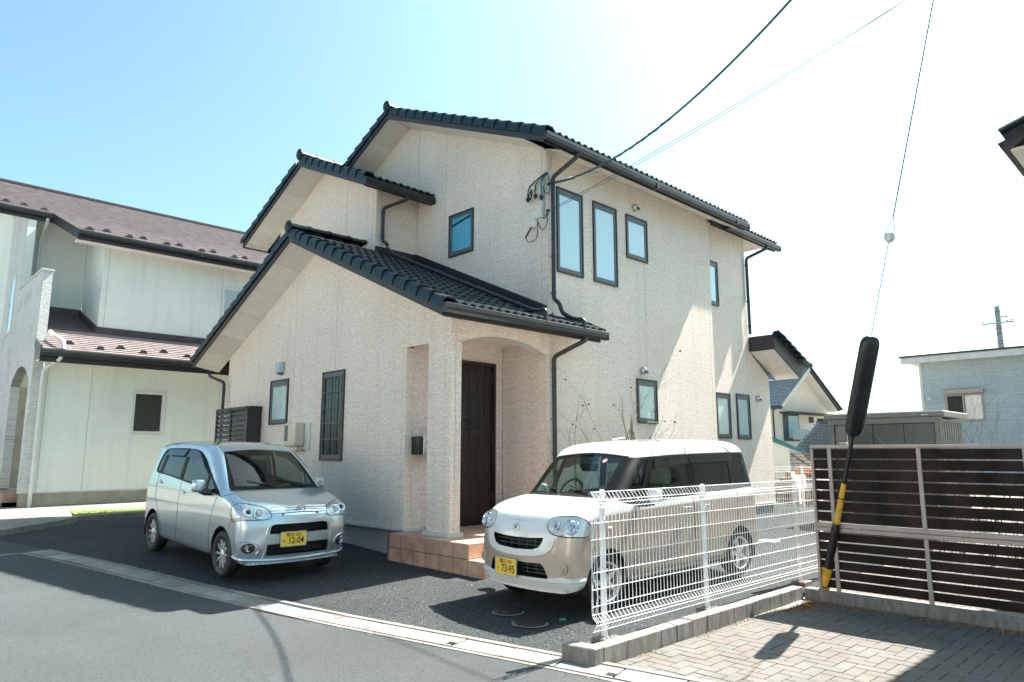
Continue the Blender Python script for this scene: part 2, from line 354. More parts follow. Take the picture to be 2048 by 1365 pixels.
def rel(parent):
    """world placed parts keep their world coordinates under a translated thing"""
    bpy.context.view_layer.update(); return parent.matrix_world.inverted()
def world_part(mb, name, m, parent, **k):
    o = mb.build(name, m, None, **k); root = parent; o.parent = parent
    off = Vector((0, 0, 0)); q = parent
    while q is not None: off += q.location; q = q.parent
    o.data.transform(Matrix.Translation(-off)); return o
def copy_tree(o, parent=None):
    c = o.copy(); COL.objects.link(c); c.parent = parent
    for ch in o.children: copy_tree(ch, c)
    return c
def lerp(a, b, t): return a + (b - a) * t
def zd(y): return float(np.interp(y, [0, 3.4, 7, 9, 11, 13, 15, 20, 60], [-.2, -.14, -.09, -.01, .09, .14, .18, .25, .3]))
def z6(y): return float(np.interp(y, [0, 3.4, 4.5, 5.4, 7, 9, 11, 13, 20, 60], [-.14, -.12, -.07, -.035, 0, .013, .1, .15, .25, .3]))
def DX(y): return 4.337 - .2505 * (y - 3.45)
def zg(x, y):
    d = DX(y) + .37
    if x <= d: return zd(y)
    if x < 6: return lerp(zd(y), z6(y), (x - d) / max(.3, 6 - d))
    return z6(y) + float(np.interp(x, [6, 9, 30], [0, .085, .25])) * float(np.interp(y, [3.4, 5], [.3, 1]))
# ================================================================ SETTING: ground
def sheet(name, m, xs, ys, zf, inside=None, dz=0):
    mb = MB(); idx = {}
    for j, y in enumerate(ys):
        for i in range(len(xs)):
            x = xs[i](y) if callable(xs[i]) else xs[i]; idx[i, j] = len(mb.v); mb.v.append((x, y, zf(x, y) + dz))
    for j in range(len(ys) - 1):
        for i in range(len(xs) - 1): mb.f.append([idx[i, j], idx[i + 1, j], idx[i + 1, j + 1], idx[i, j + 1]]); mb.mi.append(0)
    return tag(mb.build(name, m, smooth=True), kind='structure')
ysA = [-60, -20, -6, -2, 0, 1.5, 3.4, 4.5, 5.4, 7, 8, 9, 10, 11, 12, 13, 15, 16.5, 20, 30, 60, 200]
sheet('ground', M['soil'], [-300, -60, -20, -6, 0, 3, 6, 9, 30, 100, 400], [-300] + ysA + [500], lambda x, y: zg(min(max(x, -60), 30), y), dz=-.06)
sheet('street', M['asphalt'], [-60, -14, -6, -3, 0, 2, lambda y: DX(max(y, -6)) + .0], [y for y in ysA if y < 31], lambda x, y: zd(y))
sheet('parking_lot', M['lot'], [lambda y: DX(y) + .36, lambda y: DX(y) + .9, lambda y: lerp(DX(y) + .9, 6, .5), 6, 7.5, 9, 12, 15.9, 19], [3.78, 4.5, 5.4, 6.2, 7, 8, 9, 10, 11, 12, 13, 14, 15, 16.3], zg)
sheet('side_yard', M['yard_gravel'], [8.4, 9, 14, 20, 34], [-8, 0, 2, 3.8], lambda x, y: zg(x, y), dz=-.012)
mb = MB(); yp = [(2.24, 14.5), (3.28, 15.55), (3.66, 16.2), (5.0, 16.33), (9, 16.4), (9, 19.1), (-4, 19.1), (-4, 10.5), (1.2, 13.8)]
mb.add([(x, y, zg(x, y) + .06) for x, y in yp], [tuple(range(len(yp)))]); tag(mb.build('neighbour_yard', M['gravel']), kind='structure')
sheet('road_shoulder', M['asphalt'], [-2, 0, 1.5, lambda y: DX(y) + .37], [12.22, 12.6, 13, 13.6, 14.3], lambda x, y: zd(y) + .012)

# roadside drain with concrete covers
ang = math.atan(.2505); du = Vector((-math.sin(ang), math.cos(ang), 0)); dn = Vector((math.cos(ang), math.sin(ang), 0))
drain = thing('roadside_drain', (DX(3.45), 3.45, zd(3.45)), 'shallow roadside drain capped with pale concrete covers between street and parking lot', 'drain')
def dpt(a, b, y0=3.45):   # a metres along, b across from the street edge
    return Vector((DX(3.45), 3.45, 0)) + du * a + dn * b
def dz(p): return zd(p.y)
def slab(mb, a0, a1, b0, b1, top, th=.06, uvm=False):
    c = [dpt(a0, b0), dpt(a1, b0), dpt(a1, b1), dpt(a0, b1)]
    vs = [Vector((p.x, p.y, dz(p) + top - th)) for p in c] + [Vector((p.x, p.y, dz(p) + top)) for p in c]
    uv = [(0, 0), (a1 - a0, 0), (a1 - a0, b1 - b0), (0, b1 - b0)] * 2
    return mb.add(vs, [(0, 3, 2, 1), (4, 5, 6, 7), (0, 1, 5, 4), (1, 2, 6, 5), (2, 3, 7, 6), (3, 0, 4, 7)], uv)
a = -3.0; k = 0
while a < 9.0:
    grate = 3.15 < a < 3.9
    L_ = .5
    mb = MB()
    if grate:
        for i in range(14): slab(mb, a + i * L_ / 14, a + i * L_ / 14 + .012, .05, .31, .012, .03)
        for i in range(7): slab(mb, a, a + L_ - .008, .05 + i * .0433, .05 + i * .0433 + .008, .010, .03)
        o = world_part(mb, 'steel_grating', M['galv'], drain); o['label'] = 'galvanised steel grating over the drain'
    else:
        tilt = random.uniform(-.002, .004)
        slab(mb, a + .006, a + L_ - .006, .053, .302, .012 + tilt)
        if abs(a - 1.5) < .01 or abs(a - .0) < .01:      # finger slot at the joint
            m2 = MB(); slab(m2, a - .01, a + .07, .09, .15, .0155 + tilt, .003); o2 = world_part(m2, 'lifting_slot', M['black_plastic'], drain)
        world_part(mb, 'drain_cover', M['cover'], drain, bevel=.004)
    a += L_; k += 1
for b0, b1, top in ((0, .045, .006), (.31, .37, .02)):
    mb = MB(); a = -3.0
    while a < 9.0: slab(mb, a, a + 1.993, b0, b1, top, .15); a += 2
    world_part(mb, 'drain_edging', M['kerb'], drain)
mb = MB(); slab(mb, -3, 9, .045, .31, -.09, .02); world_part(mb, 'drain_bed', M['black_plastic'], drain)

# kerb round the neighbour's yard
def kerb_run(t, pts, w, h, name, m, L_=.6, zf=None):
    for (x0, y0), (x1, y1) in zip(pts[:-1], pts[1:]):
        d = Vector((x1 - x0, y1 - y0, 0)); n = max(1, round(d.length / L_)); d.normalize(); nr = Vector((-d.y, d.x, 0)); tot = math.hypot(x1 - x0, y1 - y0)
        for i in range(n):
            p = Vector((x0, y0, 0)) + d * (tot * i / n + .003); q = Vector((x0, y0, 0)) + d * (tot * (i + 1) / n - .003)
            mb = MB(); zz = (zf or zg)
            vs = [Vector((v.x, v.y, zz(v.x, v.y) + o)) for o in (-.12, h + random.uniform(-.003, .003)) for v in (p, q, q + nr * w, p + nr * w)]
            mb.add(vs, [(0, 3, 2, 1), (4, 5, 6, 7), (0, 1, 5, 4), (1, 2, 6, 5), (2, 3, 7, 6), (3, 0, 4, 7)])
            world_part(mb, name, m, t, bevel=.006)
kt = thing('yard_kerb', (3.5, 15.8, .2), "low grey concrete kerb curving round the neighbour's gravel and lawn", 'kerb')
kerb_run(kt, [(1.3, 13.72), (2.22, 14.4), (3.34, 15.47), (3.72, 16.1), (5.0, 16.24), (7.2, 16.3)], .12, .11, 'kerb_stone', M['kerb'])
# transverse concrete strip at the drain's upper end
mb = MB(); slab(mb, 9.0, 9.12, -3.2, .34, .008, .1); s_ = mb.build('road_edging_strip', M['kerb']); tag(s_, kind='structure')

# herringbone pavers on the neighbouring forecourt
fc = thing('paved_forecourt', (6, 2.5, -.14), 'beige and pinkish herringbone block paving in front of the slatted fence', 'paving'); fc['kind'] = 'structure'; del fc['category']
bed = MB(); zb = -.148
poly = [(DX(3.7) + .38, 3.70), (8.28, 3.70), (8.28, .2), (8.28, -4), (DX(-4) + .38, -4)]
bed.prism([(x, y, zb - .05) for x, y in poly], (0, 0, .05)); world_part(bed, 'sand_bed', M['soil'], fc)
LW = .228; BW = .114
def clip_poly(pl, f):   # keep f(p) >= 0
    out = []
    for i in range(len(pl)):
        a_, b_ = pl[i], pl[(i + 1) % len(pl)]; fa, fb = f(a_), f(b_)
        if fa >= 0: out.append(a_)
        if fa * fb < 0: t = fa / (fa - fb); out.append((a_[0] + (b_[0] - a_[0]) * t, a_[1] + (b_[1] - a_[1]) * t))
    return out
pv = []
for i in range(-40, 60):
    for j in range(-30, 40):
        px = (i + 2 * j) * BW; py = (i - 2 * j) * BW
        if not (-2.6 < px < 2.8 and -3 < py < 2.2): continue
        pv.append((0, [(px, py), (px + LW, py), (px + LW, py + BW), (px, py + BW)]))
        pv.append((1, [(px + LW, py - BW), (px + LW + BW, py - BW), (px + LW + BW, py + BW), (px + LW, py + BW)]))
seen = set(); cand = []
for q, r in pv:
    cx_ = sum(p[0] for p in r) / 4 + 6.0; cy_ = sum(p[1] for p in r) / 4 + 2.0
    if not (3.9 < cx_ < 8.4 and -.6 < cy_ < 3.8): continue
    key = (q, round(cx_, 3), round(cy_, 3))
    if key in seen: continue
    seen.add(key)
    c = [(p[0] + 6.0, p[1] + 2.0) for p in r]
    g = .0035
    x0, x1 = min(p[0] for p in c) + g, max(p[0] for p in c) - g; y0, y1 = min(p[1] for p in c) + g, max(p[1] for p in c) - g
    pl = [(x0, y0), (x1, y0), (x1, y1), (x0, y1)]
    pl = clip_poly(pl, lambda p: 3.70 - p[1]); pl = pl and clip_poly(pl, lambda p: 8.28 - p[0])
    pl = pl and clip_poly(pl, lambda p: p[0] - (DX(p[1]) + .38))
    if pl and len(pl) >= 3: cand.append((cx_ * .72 + cy_ * .69, pl))
# keep only what stands in front of the camera and inside its frame (with a margin), nearest first
def in_view(x, y, m=.25):
    f = x * .695 + y * .719; s = x * .719 - y * .695
    return f > 1.2 and -.15 < s / f < .78 + m and f > 1.75
cand = [c for c in cand if in_view(*c[1][0])]
cand.sort(key=lambda c: c[0])
rest = MB()
for n, (_, pl) in enumerate(cand):
    z = -.140 + random.uniform(-.0015, .0015); mi = random.choice([0, 0, 1, 1, 1, 2, 3, 3])
    if n < 298:
        mb = MB(); mb.prism([(x, y, z - .02) for x, y in pl], (0, 0, .02)); world_part(mb, 'paver', PAV[mi], fc, bevel=.003)
    else: rest.cur = mi; rest.prism([(x, y, z - .02) for x, y in pl], (0, 0, .02))
if rest.v: o = world_part(rest, 'paver_field', PAV, fc); o['kind'] = 'stuff'
# plain pavers beside and behind the camera
# low block wall (concrete kerb blocks) between forecourt and lot, posts of the mesh fence stand on it
bw = thing('block_kerb_wall', (4.6, 3.75, -.13), 'low wall of pale concrete blocks under the white mesh fence', 'low wall')
xs = [4.62, 5.42, 5.665, 5.918, 6.184, 6.44, 6.69, 6.94, 7.2, 7.46, 7.72, 7.98, 8.27]
for i in range(len(xs) - 1):
    mb = MB(); g = .004
    mb.box((xs[i] + g, 3.722 + random.uniform(-.003, .003), -.3), (xs[i + 1] - g, 3.85, random.uniform(-.004, .004))); world_part(mb, 'concrete_block', M['block'], bw, bevel=.005)
    if i and i % 2 == 0:
        mb = MB(); mb.box((xs[i] - .012, 3.735, -.3), (xs[i] + .012, 3.76, .0)); world_part(mb, 'mortar_pillar', M['block'], bw)
mb = MB(); mb.prism([(4.50, 3.722, -.3), (4.617, 3.722, -.3), (4.617, 3.85, -.3), (4.60, 4.02, -.3), (4.44, 4.02, -.3)], (0, 0, .302)); world_part(mb, 'end_block', M['block'], bw, bevel=.008)
for x in (4.925, 6.576, 8.72):
    mb = MB(); mb.box((x - .11, 3.853, -.2), (x + .11, 4.02, -.012)); world_part(mb, 'post_footing', M['block'], bw, bevel=.006)
# manholes in the lot
def disc(name, x, y, r, m, label, cat, n=32, h=.012, group=None):
    z = zg(x, y); t = thing(name, (x, y, z), label, cat, group); mb = MB()
    vs = [(r * 1.2 * math.cos(2 * math.pi * i / n), r * 1.2 * math.sin(2 * math.pi * i / n), .004) for i in range(n)]
    mb.add(vs, [tuple(range(n))]); mb.build('concrete_collar', M['kerb'], t)
    mb = MB(); mb.prism([(r * math.cos(2 * math.pi * i / n), r * math.sin(2 * math.pi * i / n), 0) for i in range(n)], (0, 0, h)); mb.build('iron_lid', m, t)
    mb = MB()
    for i in range(5):
        w_ = math.sqrt(max(.01, 1 - ((i - 2) / 3) ** 2)) * r * .8; mb.box((-w_, (i - 2) * r * .33 - .006, h), (w_, (i - 2) * r * .33 + .006, h + .003))
    mb.build('lid_rib', M['rust'], t); return t
disc('manhole', 5.03, 4.95, .15, M['rust'], 'round rusty iron manhole lid with concrete collar in front of the beige minivan', 'manhole')
disc('manhole', 5.15, 5.38, .14, M['rust'], 'second rusty manhole lid partly under the nose of the beige minivan', 'manhole')
mb = MB(); mb.tube([(5.28, 4.80, zg(5.28, 4.8) + .015), (5.33, 4.76, zg(5.3, 4.8) + .015)], .014, 10)
tag(mb.build('bottle_cap', simple('green plastic', (.02, .25, .12), .4)), 'tiny green plastic piece lying on the dark asphalt in front of the minivan', 'litter')
mb = MB(); x_, y_ = 11.4, 5.66; mb.box((x_ - .14, y_ - .14, zg(x_, y_) - .02), (x_ + .14, y_ + .14, zg(x_, y_) + .02))
tag(mb.build('inspection_cover', M['white_plastic'], bevel=.01), 'small white square cover set in the sunlit lot behind the mesh fence', 'drain cover')
x_, y_ = 3.3, 17.3; t = thing('round_cover', (x_, y_, zg(x_, y_) + .06), "flat round white cover in the neighbour's gravel by the lawn", 'drain cover')
mb = MB(); mb.lathe([(.16, 0), (.16, .02), (.0, .025)], 24, Matrix.Rotation(R(90), 4, 'X')); mb.build('lid', M['white_plastic'], t)
# a grille roller / channel on the far lot
mb = MB()
for i in range(9): mb.box((13.6 + i * .16, 5.45, zg(14, 5.5) + .0), (13.68 + i * .16, 5.62, zg(14, 5.5) + .02))
tag(mb.build('floor_grating', M['black_plastic']), 'dark slotted grating on the bright lot near the third fence post', 'grating')
# lawn: blades
def blades(name, n, gen, m, h0, h1, w, label=None, seed=1, lean=.4):
    rnd = random.Random(seed); mb = MB()
    for _ in range(n):
        p = gen(rnd)
        if p is None: continue
        x, y, z = p; a_ = rnd.uniform(0, 6.28); h = rnd.uniform(h0, h1); lx, ly = math.cos(a_) * h * lean * rnd.random(), math.sin(a_) * h * lean * rnd.random()
        wx, wy = -math.sin(a_) * w, math.cos(a_) * w
        mb.add([(x - wx, y - wy, z - .01), (x + wx, y + wy, z - .01), (x + lx, y + ly, z + h)], [(0, 1, 2)])
    o = mb.build(name, m, fix=False); o['kind'] = 'stuff'; return o
mb = MB(); mb.prism([(3.75, 16.42, .20), (8.5, 16.5, .20), (8.5, 18.4, .20), (3.95, 18.3, .20)], (0, 0, .11)); tag(mb.build('lawn_bed', simple('lawn soil', (.24, .32, .08), .9, var=.25, scale=40)), kind='structure')
blades('lawn', 9000, lambda r: (r.uniform(3.8, 7.5), r.uniform(16.45, 18.3), .305), M['lawn'], .02, .05, .006)
def weeds(r):
    a_ = r.uniform(-1.0, 9.0); b_ = r.choice([-.02, -.02, .39]) + r.gauss(0, .02)
    if noise.noise(Vector((a_ * 1.3, b_ * 3, 0))) < .02: return None
    p = dpt(a_, b_); return (p.x, p.y, dz(p))
blades('weeds', 420, weeds, M['weed'], .012, .05, .0035, seed=4, lean=1.2)
def weeds2(r):
    x = r.uniform(4.8, 8.2); y = 3.70 - abs(r.gauss(0, .03))
    if noise.noise(Vector((x * 1.7, 1, 0))) < .0: return None
    return (x, y, -.14)
blades('dry_moss', 700, weeds2, M['weed'], .006, .02, .005, seed=8, lean=1.5)
def litter(r):
    x = 8.24 - abs(r.gauss(0, .10)); y = r.uniform(1.2, 3.68)
    if r.random() < .5: x = 8.2 - abs(r.gauss(0, .3)); y = 3.62 - abs(r.gauss(0, .12))
    return (min(x, 8.24), min(y, 3.66), -.138)
blades('leaf_litter', 2600, litter, M['leaf_dry'], .006, .022, .008, seed=5, lean=1.8)
def pebble_edge(r):
    y = r.uniform(4.1, 12.0); x = DX(y) + .39 + abs(r.gauss(0, .03)); return (x, y, zg(x, y))
blades('edge_grit', 1500, pebble_edge, M['soil'], .004, .012, .006, seed=6, lean=1.5)
# ================================================================ MAIN HOUSE
PT = .445                                   # roof pitch
XA, XM, XG, YB, YR2 = 6.23, 8.25, 7.25, 7.68, 7.90
G1 = dict(yr=11.70, z=5.25); MN = dict(yr=11.67, z=8.40); G2 = dict(yr=13.43, z=7.61)
def top(r, y): return r['z'] - PT * abs(y - r['yr'])
house = thing('stone_clad_house', (XA, YB, 0), 'two-storey beige stone-clad house with dark tiled stepped gables and an arched corner porch', 'house')
def wpoly(name, pl, axis, v, m, parent=house, th=.016, uvo=(0, 0)):
    """wall board: polygon pl = [(a, z)] in the plane axis = v, body behind its face"""
    if axis == 'x': P3 = [(v, a_, z) for a_, z in pl]; ext = (th, 0, 0)
    else: P3 = [(a_, v, z) for a_, z in pl]; ext = (0, th, 0)
    mb = MB(); n = len(pl); P4 = [tuple(c + e for c, e in zip(p, ext)) for p in P3]; uv = [(a_ + uvo[0], z + uvo[1]) for a_, z in pl]
    mb.add(P3 + P4, [tuple(range(n)), tuple(range(n, 2 * n))[::-1]] + [(i, (i + 1) % n, (i + 1) % n + n, i + n) for i in range(n)], uv + uv)
    return world_part(mb, name, m, parent)
def gable_panels(roof, cuts, zb, axis, v, m=None, g=.004, special=None):
    for i, (a0, a1) in enumerate(zip(cuts[:-1], cuts[1:])):
        b0, b1 = a0 + g, a1 - g; t = [(b1, top(roof, b1))] + ([(roof['yr'], roof['z'])] if b0 < roof['yr'] < b1 else []) + [(b0, top(roof, b0))]
        wpoly('siding_panel', [(b0, zb), (b1, zb)] + t, axis, v, m or M['siding'])
core = MB()
def corebox(a, b): core.box(a, b)
# -- ground-floor gable (front)
SD = M['siding']
zt = lambda y: top(G1, y)
g = .004
wpoly('siding_panel', [(10.87 - g, .42), (8.84 + g, .42), (8.84 + g, 3.12), (8.84, 3.12), (8.20, 3.12), (8.20, .44), (7.80 + g, .44), (7.80 + g, zt(7.8)), (10.87 - g, zt(10.87))], 'x', XA, SD)
wpoly('corner_board', [(8.84 - g, .42), (8.752, .42), (8.752, 3.116), (8.84 - g, 3.116)], 'x', XA, SD)
wpoly('corner_board', [(7.80 - g, .44), (YB, .44), (YB, zt(YB)), (7.80 - g, zt(7.8))], 'x', XA, SD)
for a0, a1 in ((10.87, 12.40), (12.40, 13.93), (13.93, 15.33), (15.33, 15.45)):
    t = [(a1 - g, zt(a1))] + ([(G1['yr'], G1['z'])] if a0 < G1['yr'] < a1 else []) + [(a0 + g, zt(a0))]
    wpoly('siding_panel' if a1 - a0 > .2 else 'corner_board', [(a0 + g, .42), (a1 - g, .42)] + t, 'x', XA, SD)
wpoly('joint_backing', [(8.79, .43), (15.44, .43), (15.44, zt(15.44)), (G1['yr'], G1['z'] - .01), (YB + .02, zt(YB + .02)), (YB + .02, 3.14), (8.79, 3.14)], 'x', XA + .014, M['dark_gap'], th=.03)
# left side wall of the ground-floor wing (seen only as the far corner)
wpoly('siding_panel', [(XA + .02, .42), (12, .42), (12, 3.57), (XA + .02, 3.57)], 'y', 15.45, SD, th=-.016)
# porch: pillar returns, back wall, side wall, ceiling
wpoly('siding_panel', [(XA + .016, .44), (XA + .085, .44), (XA + .085, 3.12), (XA + .016, 3.12)], 'y', YB, SD)
wpoly('corner_board', [(XA + .093, .44), (6.425, .44), (6.425, 3.12), (XA + .093, 3.12)], 'y', YB, SD)
wpoly('siding_panel', [(YB + .016, .44), (8.20, .44), (8.20, 3.12), (YB + .016, 3.12)], 'x', 6.425, SD, th=-.016)
wpoly('siding_panel', [(XA + .016, .44), (6.409, .44), (6.409, 3.12), (XA + .016, 3.12)], 'y', 8.20, SD, th=-.016)
arch = [(8.12 - (8.12 - 6.425) * i / 20, 3.105 + .155 * (1 - abs((i / 20 - .5) * 2) ** 2.2)) for i in range(21)]
soff = top(G1, YB)
wpoly('arch_board', [(8.31, 3.105)] + [(8.31, soff), (6.325, soff), (6.325, 3.12)] + [(x, z) for x, z in reversed(arch)], 'y', YB, SD)
wpoly('corner_board', [(XA + .016, 3.124), (6.317, 3.124), (6.317, soff), (XA + .016, soff)], 'y', YB, SD)
mb = MB(); nA = len(arch)
vs = [(x, YB - .004, z) for x, z in arch] + [(x, YB + .2, z) for x, z in arch] + [(x, YB - .004, z + .008) for x, z in arch]
mb.add(vs, [(i, i + 1, i + 1 + nA, i + nA) for i in range(nA - 1)] + [(i, i + 1, i + 1 + 2 * nA, i + 2 * nA) for i in range(nA - 1)])
world_part(mb, 'arch_lining', M['trim'], house)
wpoly('corner_board', [(8.20, .42), (8.31, .42), (8.31, 3.10), (8.20, 3.10)], 'y', YB, SD)
wpoly('siding_panel', [(YB + .018, .42), (7.86, .42), (7.86, 3.3), (YB + .018, 3.3)], 'x', 8.205, SD)
wpoly('siding_panel', [(7.868, .42), (8.745, .42), (8.745, 3.42), (7.868, 3.42)], 'x', 8.245, M['siding2'])
DX0, DX1, DZ0, DZ1 = 7.10, 8.045, .39, 3.02
wpoly('siding_panel', [(XA + .14, .42), (DX0, .42), (DX0, DZ1), (DX1, DZ1), (DX1, .42), (8.24, .42), (8.24, 3.42), (XA + .14, 3.42)], 'y', 8.75, M['siding2'])
wpoly('corner_board', [(XA + .001, .42), (XA + .134, .42), (XA + .134, 3.12), (XA + .001, 3.12)], 'y', 8.75, SD)
wpoly('joint_backing', [(XA + .02, .43), (DX0, .43), (DX0, 3.4), (XA + .02, 3.4)], 'y', 8.764, M['dark_gap'], th=.03)
mb = MB(); mb.box((XA + .03, YB + .02, 3.32), (8.25, 8.76, 3.36)); world_part(mb, 'porch_ceiling', M['soffit'], house)
# -- main volume, side wall towards the lot
mt = top(MN, YB)
for x0, x1 in ((8.365, 10.985), (10.985, 13.33)):
    wpoly('siding_panel', [(x0 + g, .40), (x1 - g, .40), (x1 - g, mt), (x0 + g, mt)], 'y', YB, SD)
wpoly('corner_board', [(8.318, .40), (8.361, .40), (8.361, mt), (8.254, mt), (8.254, soff + .01), (8.318, soff + .01)], 'y', YB, SD)
wpoly('corner_board', [(13.334, .40), (13.45, .40), (13.45, mt), (13.334, mt)], 'y', YB, SD)
wpoly('corner_board', [(YB + .018, .40), (YR2, .40), (YR2, mt), (YB + .018, mt)], 'x', 13.434, SD, th=-.016)
wpoly('joint_backing', [(8.27, .41), (13.43, .41), (13.43, mt), (8.27, mt)], 'y', YB + .012, M['dark_gap'], th=.03)
mt2 = top(MN, YR2)
ue = 15.46; le = 16.38
wpoly('siding_panel', [(13.46, .38), (15.34, .38), (15.34, mt2), (13.46, mt2)], 'y', YR2, SD)
wpoly('siding_panel', [(15.348, .38), (le, .38), (le, 3.35), (ue, 3.90), (ue, mt2), (15.348, mt2)], 'y', YR2, SD)
wpoly('joint_backing', [(13.46, .39), (ue - .02, .39), (ue - .02, mt2), (13.46, mt2)], 'y', YR2 + .012, M['dark_gap'], th=.03)
wpoly('siding_panel', [(YR2 + .018, .38), (15.5, .38), (15.5, 3.3), (YR2 + .018, 3.3)], 'x', le, SD, th=-.016)
# -- main upper gable wall
for a0, a1 in ((YB + .018, 7.80), (7.80, 10.40), (10.40, 11.32)):
    wpoly('siding_panel' if a1 - a0 > .2 else 'corner_board', [(a0 + g, 3.3), (a1 - g, 3.3), (a1 - g, top(MN, a1)), (a0 + g, top(MN, a0))], 'x', XM, SD)
wpoly('siding_panel', [(11.328, 5.0), (15.5, 5.0), (15.5, top(MN, 15.5)), (MN['yr'], MN['z']), (11.328, top(MN, 11.328))], 'x', XM, SD)
wpoly('joint_backing', [(YB + .03, 3.3), (15.5, 3.3), (15.5, top(MN, 15.5)), (MN['yr'], MN['z'] - .01), (YB + .03, top(MN, YB + .03))], 'x', XM + .014, M['dark_gap'], th=.03)
# -- middle gable
for a0, a1 in ((11.32, 11.44), (11.44, 12.43), (12.43, 15.45)):
    t = [(a1 - g, top(G2, a1))] + ([(G2['yr'], G2['z'])] if a0 < G2['yr'] < a1 else []) + [(a0 + g, top(G2, a0))]
    wpoly('siding_panel' if a1 - a0 > .2 else 'corner_board', [(a0 + g, 3.6), (a1 - g, 3.6)] + t, 'x', XG, SD)
wpoly('joint_backing', [(11.34, 3.6), (15.44, 3.6), (15.44, top(G2, 15.44)), (G2['yr'], G2['z'] - .01), (11.34, top(G2, 11.34))], 'x', XG + .014, M['dark_gap'], th=.03)
wpoly('corner_board', [(XG + .018, 4.9), (7.37, 4.9), (7.37, top(G2, 11.32)), (XG + .018, top(G2, 11.32))], 'y', 11.32, SD)
wpoly('siding_panel', [(7.378, 4.9), (XM - .004, 4.9), (XM - .004, top(G2, 11.32)), (7.378, top(G2, 11.32))], 'y', 11.32, SD)
wpoly('joint_backing', [(XG + .03, 4.9), (XM, 4.9), (XM, 6.6), (XG + .03, 6.6)], 'y', 11.334, M['dark_gap'], th=.03)
# foundation and drip trim
fb = MB()
fb.box((XA + .025, 8.73, -.3), (XA + .2, 15.43, .385)); fb.box((8.26, YB + .03, -.3), (13.4, YB + .2, .375)); fb.box((13.3, YR2 + .03, -.3), (le - .03, YR2 + .2, .355)); fb.box((le - .2, YR2 + .2, -.3), (le - .03, 15.4, .3))
fb.box((XA + .2, 15.2, -.3), (12, 15.42, .385))
world_part(fb, 'foundation', M['found'], house)
tb = MB(); tb.box((XA - .022, 8.715, .385), (XA + .03, 15.47, .418)); tb.box((XA - .022, 8.70, .386), (6.6, 8.745, .419)); tb.box((8.19, YB - .02, .377), (13.47, YB + .04, .398)); tb.box((13.40, YR2 - .02, .357), (le + .02, YR2 + .04, .378))
world_part(tb, 'drip_trim', M['trim'], house)
tb = MB(); tb.box((XA - .035, YB - .035, .386), (6.46, 8.235, .437)); world_part(tb, 'pillar_base_trim', M['trim'], house)
# light-tight body behind the boards
mb = MB()
mb.prism([(8.4, YB + .06, .4), (8.4, 15.4, .4), (8.4, 15.4, 6.5), (8.4, 11.67, 8.2), (8.4, YB + .06, 6.5)], (5.0, 0, 0)); mb.box((XA + .1, 8.85, .3), (8.5, 15.4, 3.5)); mb.box((7.4, 11.4, 3.4), (8.5, 15.4, 6.4)); mb.box((13.3, YR2 + .06, .3), (15.4, 15.4, 6.5))
world_part(mb, 'wall_core', M['dark_gap'], house)

# ---------------------------------------------------------------- porch platform of terracotta tiles
porch = thing('tiled_porch', (5.97, 6.66, 0), 'terracotta tiled entrance platform with one step beside the beige minivan', 'porch steps')
px0, px1, py0, py1 = 5.96, 8.26, 6.97, 8.70; ph = .386; sh_ = .193
mb = MB(); mb.box((px0 + .012, py0 + .012, -.2), (px1, 8.76, ph - .012)); mb.box((px0 + .012, 6.66 + .012, -.2), (px1, py0 + .02, sh_ - .012)); world_part(mb, 'porch_base', M['grout'], porch)
def tilebox(a, b, name='floor_tile'):
    mb = MB(); mb.box(a, b); world_part(mb, name, M['terracotta'], porch, bevel=.003)
TW = .289; gg = .006
n = 6
for i in range(6):
    y0 = py0 + i * TW; y1 = min(py0 + (i + 1) * TW, py1)
    for (z0, z1) in ((sh_ + gg, ph), (-.06, sh_ - gg)): tilebox((px0, y0 + gg, z0), (px0 + .012, y1 - gg, z1 - (.001 if z1 == ph else 0)), 'riser_tile')
tilebox((px0, 6.66, -.06), (px0 + .012, py0 - gg, sh_ - .001), 'riser_tile')
for j in range(8):
    x0 = px0 + j * TW; x1 = min(x0 + TW, px1)
    tilebox((x0 + gg + (.012 if j == 0 else 0), py0, sh_ + gg), (x1 - gg, py0 + .012, ph - .001), 'riser_tile')
    tilebox((x0 + gg + (.012 if j == 0 else 0), 6.66, -.06), (x1 - gg, 6.66 + .012, sh_ - .001), 'riser_tile')
    tilebox((x0 + gg, 6.66 + .014, sh_ - .012), (x1 - gg, py0 - gg, sh_))
    for i in range(6):
        y0 = py0 + i * TW; y1 = min(y0 + TW, py1 + .05)
        tilebox((x0 + gg + (.013 if j == 0 else 0), y0 + gg + (.013 if i == 0 else 0), ph - .011), (x1 - gg, y1 - gg, ph))

